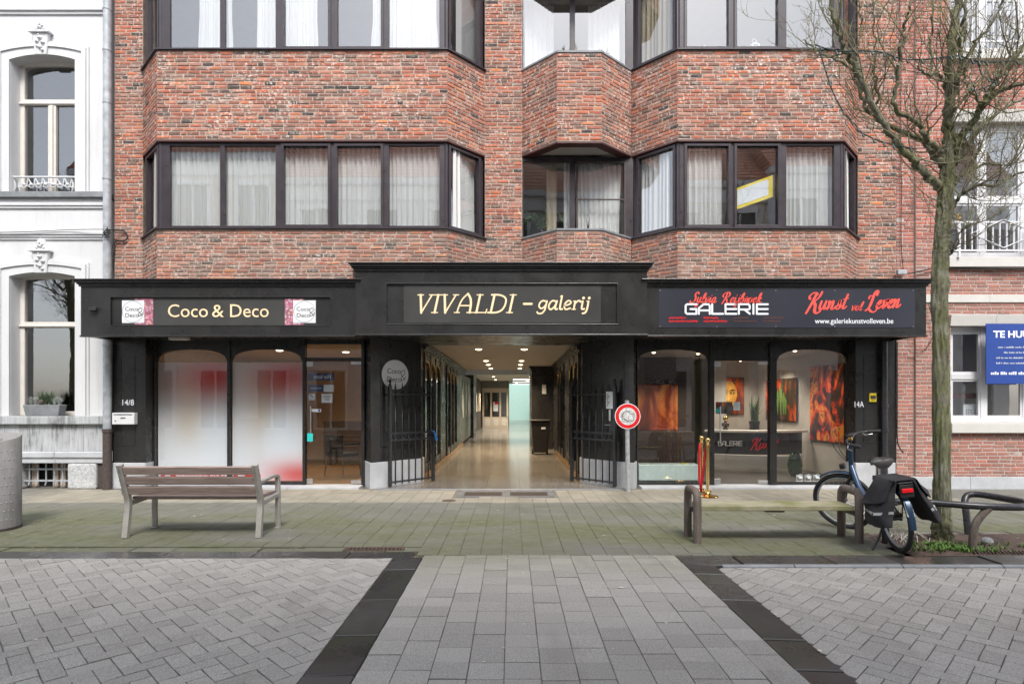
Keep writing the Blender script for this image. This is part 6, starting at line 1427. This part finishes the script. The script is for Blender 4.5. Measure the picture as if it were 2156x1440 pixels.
# ---------------------------------------------------------------- tree pit, tree, guard
tp_ = MB(); nx_, ny_ = 40, 22
for j in range(ny_ + 1):
    for i in range(nx_ + 1):
        x = PIT[0] + (PIT[1] - PIT[0]) * i / nx_; y = PIT[2] + .0 + (PIT[3] - PIT[2]) * j / ny_; e = min(i, nx_ - i, j, ny_ - j); d = math.hypot(x - 4.63, y + 3.87)
        tp_.v.append((x, y, (-.012 if e == 0 else -.004 + random.uniform(-.006, .01)) + .05 * math.exp(-d * d / .05)))
for j in range(ny_):
    for i in range(nx_): a = j * (nx_ + 1) + i; tp_.f.append((a, a + 1, a + nx_ + 2, a + nx_ + 1))
tag(tp_.build('tree_pit', M['soil'], smooth=True), 'brown soil patch around the foot of the tree', kind='structure')
mb = MB()
for k in range(150):
    x, y = random.gauss(4.5, .22), random.uniform(-4.36, -4.02)
    if PIT[0] < x < PIT[1]: tuft(mb, (x, y, .0), 5, .055, .05, .007)
for k in range(18): tuft(mb, (random.gauss(5.35, .18), random.gauss(-4.1, .07), 0), 5, .045, .05, .006)
tag(mb.build('weeds', M['leafg']), 'low bright green weeds growing round the tree foot', kind='stuff')
mb = MB()
for k in range(26): x, y = random.gauss(4.28, .14), random.gauss(-3.75, .1); a = random.random() * 6; mb.tube(spline([(x, y, .01), (x + .08 * math.cos(a), y + .08 * math.sin(a), .03 + .06 * random.random()), (x + .2 * math.cos(a), y + .2 * math.sin(a), .012)], 4), .0035, 4)
tag(mb.build('twig_litter', M['litterm']), 'loose dry stalks lying on the soil beside the tree', kind='stuff')
st_ = MB().ball((5.02, -3.98, .03), .055, 6, .8); tag(st_.build('stone', M['roughstone']), 'mossy stone lying on the soil between tree and guard', 'stone')
gt = empty('tree_grate', 'rusty slotted grate at the edge of the tree pit', 'grate', (5.2, -4.34, .0))
for k in range(34): o = MB().box(-.006, .006, -.06, .06, -.01, .012).build('grate_bar', M['rust'], gt, loc=(-.6 + k * .036, 0, 0)); o.rotation_euler = (0, 0, R(-25))
def tw(px, py, y): return Vector((wx(px, y), y, wz(py, y)))
TY = -3.87
tree = empty('street_tree', 'bare street tree with mossy bark and dense twisted twigs', 'tree', (4.63, TY, 0))
TR = MB(); CR = MB(); O = Vector((4.63, TY, 0))
def gnarl(path, r0, r1, k=6, n=9, amp=.012):
    P = spline(path, k); m = len(P); return [p + Vector((random.gauss(0, amp), random.gauss(0, amp), random.gauss(0, amp * .3))) * (0 if i in (0, m - 1) else 1) for i, p in enumerate(P)], [r0 + (r1 - r0) * (i / (m - 1)) ** .8 for i in range(m)]
def trunk_mesh():
    pts = [(1985, 1150, .155), (1985, 1135, .15), (1985, 1110, .126), (1984, 1070, .112), (1984, 1000, .107), (1982, 900, .104), (1981, 780, .102), (1980, 700, .1), (1978, 640, .102), (1979, 590, .098), (1980, 540, .094), (1984, 510, .098), (1987, 470, .1), (1990, 430, .098), (1993, 395, .1), (1995, 370, .098), (1996, 340, .085), (1997, 300, .07)]
    P = [tw(a, b, TY) - O for a, b, r in pts]; P[0].z = -.03; rr = [r * .73 for *_, r in pts]; Q = spline(P, 16); m = len(Q); nseg = 64; b0 = len(TR.v); ridge = [0.] * nseg; krng = random.Random(3); knots = [(3.0, 4.2, .2), (3.35, 1.2, .28), (3.6, 5.6, .25), (2.5, 3.8, .16), (2.2, 5., .14), (3.15, 4.9, .22), (1.9, 4.1, .1), (3.75, 3.7, .2), (2.75, 5.5, .2)]
    for i, p in enumerate(Q):
        f = i / (m - 1) * (len(rr) - 1); r_ = rr[int(f)] + (rr[min(int(f) + 1, len(rr) - 1)] - rr[int(f)]) * (f - int(f))
        ridge = [.82 * r + krng.gauss(0, .034) for r in ridge]; sm = [(ridge[k - 1] + 2 * ridge[k] + ridge[(k + 1) % nseg]) / 4 for k in range(nseg)]
        for k in range(nseg):
            a = 2 * math.pi * k / nseg
            q = sum(am * math.exp(-((p.z - kz) / .07) ** 2 - (((a - ka + math.pi) % (2 * math.pi) - math.pi) / .38) ** 2) for kz, ka, am in knots) + sm[k] * 1.5 + 1 + .07 * math.sin(3 * a + p.z * 1.7) + .05 * math.sin(5 * a - p.z * 2.3 + 1) + .035 * math.sin(11 * a + p.z * 3) * math.sin(p.z * 9) 
            if p.z < .12: q *= 1 + .1 * math.sin(4 * a + 1)
            TR.v.append((p.x + r_ * q * math.cos(a), p.y + r_ * q * math.sin(a), p.z))
    for i in range(m - 1):
        for k in range(nseg): l = (k + 1) % nseg; TR.f.append((b0 + i * nseg + k, b0 + i * nseg + l, b0 + (i + 1) * nseg + l, b0 + (i + 1) * nseg + k))
trunk_mesh()
TW = []                                                # points that carry twigs: (pos, dir, radius)
tr_rng = random.Random(5)
def limb(pix, y0, y1, r0, r1, twigs=True):
    P = [tw(a, b, y0 + (y1 - y0) * i / (len(pix) - 1)) - O for i, (a, b) in enumerate(pix)]
    Q, rr = gnarl(P, r0 * .78, r1 * .78); TR.tube(Q, rr, 10)
    if twigs:
        for i in range(3, len(Q) - 1): TW.append((Q[i], (Q[i + 1] - Q[i - 1]).normalized(), rr[i]))
        TW.append((Q[-1], (Q[-1] - Q[-2]).normalized(), rr[-1]))
limb([(1985, 398), (1962, 378), (1935, 350), (1903, 318), (1868, 273), (1834, 218), (1810, 164), (1785, 115), (1772, 84), (1752, 27), (1748, -30)], TY, TY - .35, .06, .02)
limb([(1985, 350), (1961, 318), (1945, 295), (1890, 273), (1845, 249), (1819, 222), (1810, 182), (1788, 144), (1734, 113), (1692, 84)], TY, TY + .3, .05, .009)
limb([(1988, 330), (1968, 310), (1948, 290), (1932, 260), (1883, 224), (1888, 178), (1894, 122), (1903, 67), (1908, 40), (1921, 0), (1925, -60)], TY, TY - .5, .042, .012)
limb([(1997, 320), (1998, 270), (1999, 222), (2001, 133), (2008, 67), (2019, 0), (2025, -70)], TY, TY + .1, .075, .045)
limb([(2000, 200), (1985, 170), (1972, 155), (1958, 160), (1940, 150), (1930, 140)], TY + .05, TY - .25, .03, .008)
limb([(1958, 160), (1960, 120), (1962, 60), (1966, 0), (1968, -40)], TY - .1, TY - .15, .018, .008)
limb([(2003, 350), (2019, 300), (2040, 268), (2057, 244), (2068, 220), (2105, 193), (2130, 184), (2165, 176)], TY, TY - .4, .062, .02)
limb([(2066, 224), (2090, 189), (2112, 151), (2135, 120), (2165, 88)], TY - .25, TY - .1, .042, .03)
limb([(2010, 345), (2032, 318), (2054, 280), (2075, 262), (2103, 235), (2130, 220), (2170, 200)], TY + .05, TY + .4, .045, .015)
limb([(2004, 440), (2012, 425), (2023, 411), (2045, 398), (2068, 389), (2097, 391), (2120, 378), (2134, 369), (2165, 360)], TY, TY - .3, .028, .012)
limb([(2003, 392), (2020, 372), (2045, 360), (2062, 350), (2079, 344), (2112, 349), (2135, 344), (2165, 338)], TY, TY + .35, .026, .01)
limb([(2000, 536), (2008, 525), (2014, 513), (2023, 489), (2037, 475), (2062, 468), (2095, 455), (2130, 430)], TY - .03, TY - .3, .017, .004)
limb([(2004, 300), (2000, 250), (2012, 190), (2022, 140), (2020, 90), (2030, 40), (2035, -40)], TY, TY - .35, .04, .016)
limb([(2025, 160), (2050, 100), (2080, 60), (2105, 20), (2120, -30)], TY - .2, TY - .3, .02, .012)
limb([(1845, 249), (1850, 200), (1838, 150), (1845, 90), (1838, 40), (1840, -20)], TY + .15, TY - .1, .02, .007)
limb([(1810, 165), (1806, 110), (1812, 60), (1810, 10), (1815, -30)], TY - .15, TY + .05, .018, .008)
limb([(2068, 222), (2040, 190), (2030, 150), (2035, 110)], TY - .3, TY - .5, .02, .008)
def grow(p, d, r, L, lev):
    n = 5; pts = [p]; q = p.copy(); dd = d.copy()
    for i in range(n):
        dd = (dd + Vector((tr_rng.gauss(0, .17), tr_rng.gauss(0, .17), tr_rng.gauss(.15, .14)))).normalized(); q = q + dd * (L / n); pts.append(q)
    CR.tube(pts, [r * (1 - .6 * i / n) for i in range(n + 1)], 5 if lev == 0 else 4, caps=False)
    if lev < 3:
        for k in range((4, 3, 1)[lev]):
            i = tr_rng.randint(1, n); s_ = Vector((tr_rng.gauss(0, 1), tr_rng.gauss(0, 1), tr_rng.gauss(.35, .8))).normalized()
            grow(pts[i], (dd * .5 + s_).normalized(), max(.002, r * .6), L * tr_rng.uniform(.32, .62), lev + 1)
for p, d, r_ in TW:
    if tr_rng.random() < .27:
        s_ = Vector((tr_rng.gauss(0, 1), tr_rng.gauss(0, 1), tr_rng.gauss(.6, .7))).normalized()
        grow(p, (d * .4 + s_).normalized(), min(.0085, max(.0045, r_ * .4)), tr_rng.uniform(.35, .9), 0)
TR.build('trunk', M['bark'], tree, smooth=True); CR.build('crown', M['twig'], tree)
far_tree = empty('street_tree', 'bare tree across the street mirrored in the white house windows', 'tree', (-14.3, -8.6, 0), 2.1)
for ch in [c for c in tree.children]: c = ch.copy(); COL.objects.link(c); c.parent = far_tree
far_tree.scale = (1.25, 1.25, 1.25)
# string of lights in the tree
sl = empty('string_lights', 'dark green cable of party lights looped through the tree', 'string lights', (4.63, TY, 0))
mb = MB(); bl_ = MB()
for path, y in (([(1716, 95), (1760, 108), (1820, 108), (1860, 112), (1895, 124), (1940, 126), (1990, 121), (2020, 119), (2060, 130), (2110, 131), (2150, 126)], TY - .3), ([(1725, 105), (1737, 145), (1752, 190), (1775, 235), (1800, 262), (1815, 280), (1850, 297), (1880, 305), (1930, 315)], TY - .25), ([(2063, 95), (2060, 130), (2070, 160), (2095, 172), (2060, 190), (2045, 185), (2050, 172)], TY - .35)):
    Q = [tw(a, b, y) - O for a, b in path]; S_ = spline(Q, 6); mb.tube(S_, .0065, 6)
    for i in range(2, len(S_), 4): p = S_[i]; bl_.tube([p, p + Vector((.012, -.01, -.045))], [.009, .011], 6)
mb.build('cable', M['gcable'], sl, smooth=True); bl_.build('bulb_holder', M['gcable'], sl, smooth=True)
# steel hoop guard
hg = empty('tree_guard', 'black tubular steel hoop guard curving round the tree', 'guard rail', (4.9, -3.9, 0))
D = lambda x, d, z: (x - 4.9, d - CAM_D + 3.9, z)
hp = spline([D(3.99, 6.34, 0), D(3.99, 6.34, .3), D(4.02, 6.32, .41), D(4.12, 6.28, .45), D(4.36, 6.2, .45), D(4.72, 6.02, .445), D(5.08, 5.98, .44), D(5.3, 6.08, .44), D(5.41, 6.3, .44), D(5.4, 6.55, .44), D(5.33, 6.76, .445), D(5.24, 6.82, .43), D(5.185, 6.8, .36), D(5.17, 6.76, .25), D(5.165, 6.72, 0)], 6)
MB().tube(hp, .036, 12).build('hoop', M['blackm'], hg, smooth=True); MB().tube(spline([D(4.82, 6.0, .43), D(4.76, 6.01, .36), D(4.69, 6.01, .26), D(4.665, 6.01, .12), D(4.665, 6.01, 0)], 5), .037, 12).build('leg', M['postwood'], hg, smooth=True)
# ---------------------------------------------------------------- bicycle
bk = empty('bicycle', 'parked blue city bicycle with black double panniers and kickstand', 'bicycle', (3.86, -4.33, .004)); bk.rotation_euler = (R(-7), 0, R(81))
def wheel(name, c, rot=None, motor=False):
    fn = rot or (lambda p: p); R0 = .345; mk = lambda: MB()
    def ring(r, t, n=40, m=8): return MB().tube([(c[0] + r * math.cos(2 * math.pi * k / n), 0, c[2] + r * math.sin(2 * math.pi * k / n)) for k in range(n)], t, m, closed=True).xform(fn)
    w = ring(R0 - .024, .0235, 48, 10).build(name, M['rubber'], bk, smooth=True)
    ring(R0 - .057, .012, 48, 6).build('rim', M['galv'], w, smooth=True)
    sp = MB()
    for k in range(28): a = 2 * math.pi * k / 28; b = a + (.35 if k % 2 else -.35); s = .03 if k % 4 < 2 else -.03; sp.tube([(c[0] + .028 * math.cos(b), s, c[2] + .028 * math.sin(b)), (c[0] + (R0 - .055) * math.cos(a), 0, c[2] + (R0 - .055) * math.sin(a))], .0013, 3)
    sp.xform(fn).build('spokes', M['steel'], w)
    MB().tube([(c[0], -.055, c[2]), (c[0], .055, c[2])], .03 if not motor else .05, 14).xform(fn).build('hub', M['blackm'], w, smooth=True); return w
A0 = Vector((.945, 0, .68)); A1 = Vector((.875, 0, 1.0)); ax = (A1 - A0).normalized(); RT = Matrix.Rotation(R(50), 3, ax)
steer = lambda p: A0 + RT @ (p - A0)
wheel('rear_wheel', (0, 0, .345)); wheel('front_wheel', (1.12, 0, .345), steer)
def tb(name, pts, r, m, fn=None, parent=bk, n=10):
    mb = MB().tube(pts, r, n)
    if fn: mb.xform(fn)
    return mb.build(name, M[m], parent, smooth=True)
tb('down_tube', [(.92, 0, .76), (.8, 0, .55), (.62, 0, .38), (.45, 0, .3)], [.03, .034, .034, .032], 'blue'); tb('head_tube', [A0, A1], .026, 'blue'); tb('seat_tube', [(.43, 0, .28), (.3, 0, .66)], .02, 'blue'); tb('seat_post', [(.3, 0, .64), (.24, 0, .83)], .014, 'steel')
tb('second_tube', [(.93, 0, .72), (.7, 0, .46), (.4, 0, .4)], .015, 'blue')
for s in (-1, 1):
    tb('chain_stay', [(.44, s * .04, .28), (0, s * .065, .345)], .012, 'blue'); tb('seat_stay', [(.32, s * .03, .6), (0, s * .065, .345)], .009, 'blue')
    tb('fork_blade', [(.935, s * .03, .66), (1.03, s * .055, .55), (1.12, s * .058, .345)], [.016, .015, .011], 'blackm', steer)
tb('fork_crown', [(.94, -.05, .67), (.94, .05, .67)], .02, 'blackm', steer)
for s, nm in ((1, 0), (-1, 1)):
    tb('crank', [(.45, s * .07, .29), (.45 + s * .12, s * .085, .29 - s * .12)], .011, 'blackm'); MB().box(.45 + s * .12 - .045, .45 + s * .12 + .045, min(s * .09, s * .17), max(s * .09, s * .17), .29 - s * .12 - .012, .29 - s * .12 + .012).build('pedal', M['plastic'], bk, bevel=.004)
o = MB().disc_y((.45, -.075, .29), .085, .012, 24).build('chain_guard', M['plastic'], bk); MB().hexa([(.02, -.085, .3), (.5, -.085, .25), (.5, -.065, .25), (.02, -.065, .3), (.02, -.085, .38), (.5, -.085, .37), (.5, -.065, .37), (.02, -.065, .38)]).build('chain_case', M['plastic'], bk, bevel=.01)
# mudguards
def guard_arc(c, a0, a1, name, m, fn=None, r=.372):
    mb = MB(); n = 22
    for i in range(n + 1):
        a = a0 + (a1 - a0) * i / n
        for w, dr in ((-.03, -.012), (-.018, .002), (.018, .002), (.03, -.012)): mb.v.append((c[0] + (r + dr) * math.cos(a), w, c[2] + (r + dr) * math.sin(a)))
    for i in range(n):
        for k in range(3): p = 4 * i + k; mb.f.append((p, p + 1, p + 5, p + 4))
    if fn: mb.xform(fn)
    return mb.build(name, M[m], bk, smooth=True)
guard_arc((0, 0, .345), R(10), R(188), 'rear_mudguard', 'blue'); guard_arc((1.12, 0, .345), R(60), R(128), 'front_mudguard', 'blue', steer)
# stem, bar, grips, brakes, lamp
tb('stem', [A1, A1 + ax * .08, (.82, 0, 1.1)], .015, 'blackm', steer)
hb_ = spline([(.66, .31, 1.06), (.76, .27, 1.08), (.84, .15, 1.1), (.83, 0, 1.1), (.84, -.15, 1.1), (.76, -.27, 1.08), (.66, -.31, 1.06)], 5); tb('handlebar', hb_, .012, 'blackm', steer)
for s in (-1, 1):
    tb('grip', [(.64, s * .318, 1.055), (.76, s * .27, 1.078)], .02, 'rubber', steer); tb('brake_lever', [(.8, s * .24, 1.07), (.8, s * .28, 1.04), (.74, s * .33, 1.03)], .007, 'steel', steer)
    tb('brake_cable', spline([(.8, s * .2, 1.09), (.97, s * .17, 1.1), (1.02, s * .05, .98), (.95, s * .02, .82)], 6), .004, 'cable', steer, n=5)
MB().box(.8, .87, -.05, .05, 1.11, 1.135).xform(steer).build('display', M['plastic'], bk, bevel=.006); tb('bell', [(.8, .13, 1.1), (.8, .13, 1.135)], .022, 'gold', steer)
MB().box(.99, 1.05, -.03, .03, .74, .8).xform(steer).build('front_lamp', M['plastic'], bk, bevel=.01)
# saddle
sd = MB(); prof = [(-.13, .095, .0), (-.11, .115, .02), (-.05, .105, .025), (.02, .06, .02), (.1, .03, .015), (.15, .02, .0)]
for x, w, z in prof:
    for a in range(12): t_ = 2 * math.pi * a / 12; sd.v.append((.22 + x, w * math.cos(t_), .88 + z + .032 * math.sin(t_) - (.02 if math.sin(t_) < 0 and abs(math.cos(t_)) < .8 else 0)))
for i in range(len(prof) - 1):
    for k in range(12): l = (k + 1) % 12; sd.f.append((12 * i + k, 12 * i + l, 12 * i + 12 + l, 12 * i + 12 + k))
sd.f += [tuple(range(11, -1, -1)), tuple(12 * 5 + k for k in range(12))]; sd.build('saddle', M['plastic'], bk, smooth=True)
# rack, panniers, rear lamp
rk = MB()
for s in (-.06, .06): rk.tube([(.3, s * .6, .7), (.2, s, .735), (-.32, s, .735)], .008, 8); rk.tube([(-.1, s * 1.4, .735), (0, s * 1.2, .35)], .006, 6)
for x in (-.32, -.1, .1): rk.tube([(x, -.06, .735), (x, .06, .735)], .007, 8)
rk.build('rack', M['blackm'], bk, smooth=True)
def pannier(s, name, bulge, lean, seed):
    """slack cloth bag: hangs from the rack, its foot swings outwards"""
    n, m = 22, 18; mb = MB(); x0, x1, z0, z1 = -.31, .1, .33, .76; q_ = random.Random(seed); ph = [q_.uniform(0, 6) for _ in range(6)]
    def pt(u, v, face):
        x = x0 + (x1 - x0) * u + .05 * (1 - v) * (u - .5); z = z0 + (z1 - z0) * v
        e = (max(0, math.sin(math.pi * min(1, max(0, u)))) ** .5) * (max(0, math.sin(math.pi * (.1 + .8 * v))) ** .6)
        wr = .022 * math.sin(7 * u + 5 * v + ph[0]) + .016 * math.sin(13 * v - 6 * u + ph[1]) + .01 * math.sin(23 * u + 9 * v + ph[2])
        y = .07 + lean * (1 - v) ** 1.1 + (0 if face == 0 else e * (bulge * (.55 + .75 * (1 - v)) + wr) + .012)
        z -= .035 * (1 - v) * math.sin(3.1 * u) + .012 * math.sin(9 * u + ph[3]) * (1 - v) + (lean * .25 * (1 - v) * (1 if face else .6)) * -.6
        return (x + .008 * math.sin(12 * v + ph[4]), s * y, z)
    for face in (0, 1):
        for j in range(m + 1):
            for i in range(n + 1): mb.v.append(pt(i / n, j / m, face))
    k = (n + 1) * (m + 1)
    for f in (0, 1):
        for j in range(m):
            for i in range(n):
                a = f * k + j * (n + 1) + i; q = (a, a + 1, a + n + 2, a + n + 1); mb.f.append(q if (f == 1) == (s < 0) else q[::-1])
    edge = [j * (n + 1) for j in range(m + 1)] + [m * (n + 1) + i for i in range(1, n + 1)] + [j * (n + 1) + n for j in range(m - 1, -1, -1)] + [i for i in range(n - 1, 0, -1)]
    for a, b in zip(edge, edge[1:] + edge[:1]): mb.f.append((a, b, b + k, a + k))
    p = mb.build(name, M['fabric'], bk, smooth=True)
    fl_ = MB()                                            # flap over the mouth of the bag
    for i in range(13):
        u = i / 12
        for v, o in ((1.0, .0), (.97, .012), (.85, .02), (.7, .024), (.58 - .1 * math.sin(math.pi * u), .03)): w = pt(min(.97, max(.03, u)), v, 1); fl_.v.append((w[0] - .006 + .012 * u, w[1] + s * o, w[2] + (.008 if v > .9 else 0)))
    for i in range(12):
        for j in range(4): a = 5 * i + j; fl_.f.append((a, a + 1, a + 6, a + 5))
    fl_.build('flap', M['fabric'], p, smooth=True)
    rs_ = MB()                                            # reflective strip round the back edge and outer side
    for i in range(14):
        u = .0 if i < 5 else (i - 4) * .1
        for v in (.27, .33):
            if i < 5: c0, c1 = Vector(pt(0, v, 0)), Vector(pt(.0, v, 1)); w = c0 + (c1 - c0) * (i / 4) + Vector((-.006, 0, 0))
            else: w = Vector(pt(u, v, 1)) + Vector((0, s * .004, 0))
            rs_.v.append(tuple(w))
    for i in range(13): a = 2 * i; rs_.f.append((a, a + 1, a + 3, a + 2))
    rs_.build('reflective_strip', M['galv'], p, smooth=True)
pannier(1, 'pannier', .13, .1, 2); pannier(-1, 'pannier', .1, .17, 4)
MB().box(-.3, .12, -.11, .11, .748, .765).build('pannier_bridge', M['fabric'], bk, bevel=.006)
MB().box(-.335, -.322, -.06, .06, .6, .72).build('rear_plate', M['plastic'], bk, bevel=.004)
t = NT('red_reflector'); t.color((.75, .01, .015)).set(.15); M['reflector'] = t.m
MB().box(-.352, -.336, -.05, .05, .645, .685).build('rear_lamp', M['reflector'], bk, bevel=.008); MB().hexa([(-.36, -.035, .42), (-.36, .035, .42), (-.345, .035, .42), (-.345, -.035, .42), (-.3, -.03, .56), (-.3, .03, .56), (-.29, .03, .56), (-.29, -.03, .56)]).build('mud_flap', M['zinc'], bk, bevel=.004)
tb('kickstand', [(.06, .06, .33), (.05, .16, .12), (.03, .23, .035)], [.012, .011, .013], 'blackm')
tb('frame_lock', spline([(.62, .05, .44), (.72, .1, .52), (.8, .06, .6), (.82, -.02, .52), (.72, -.03, .4)], 6), .014, 'rubber')
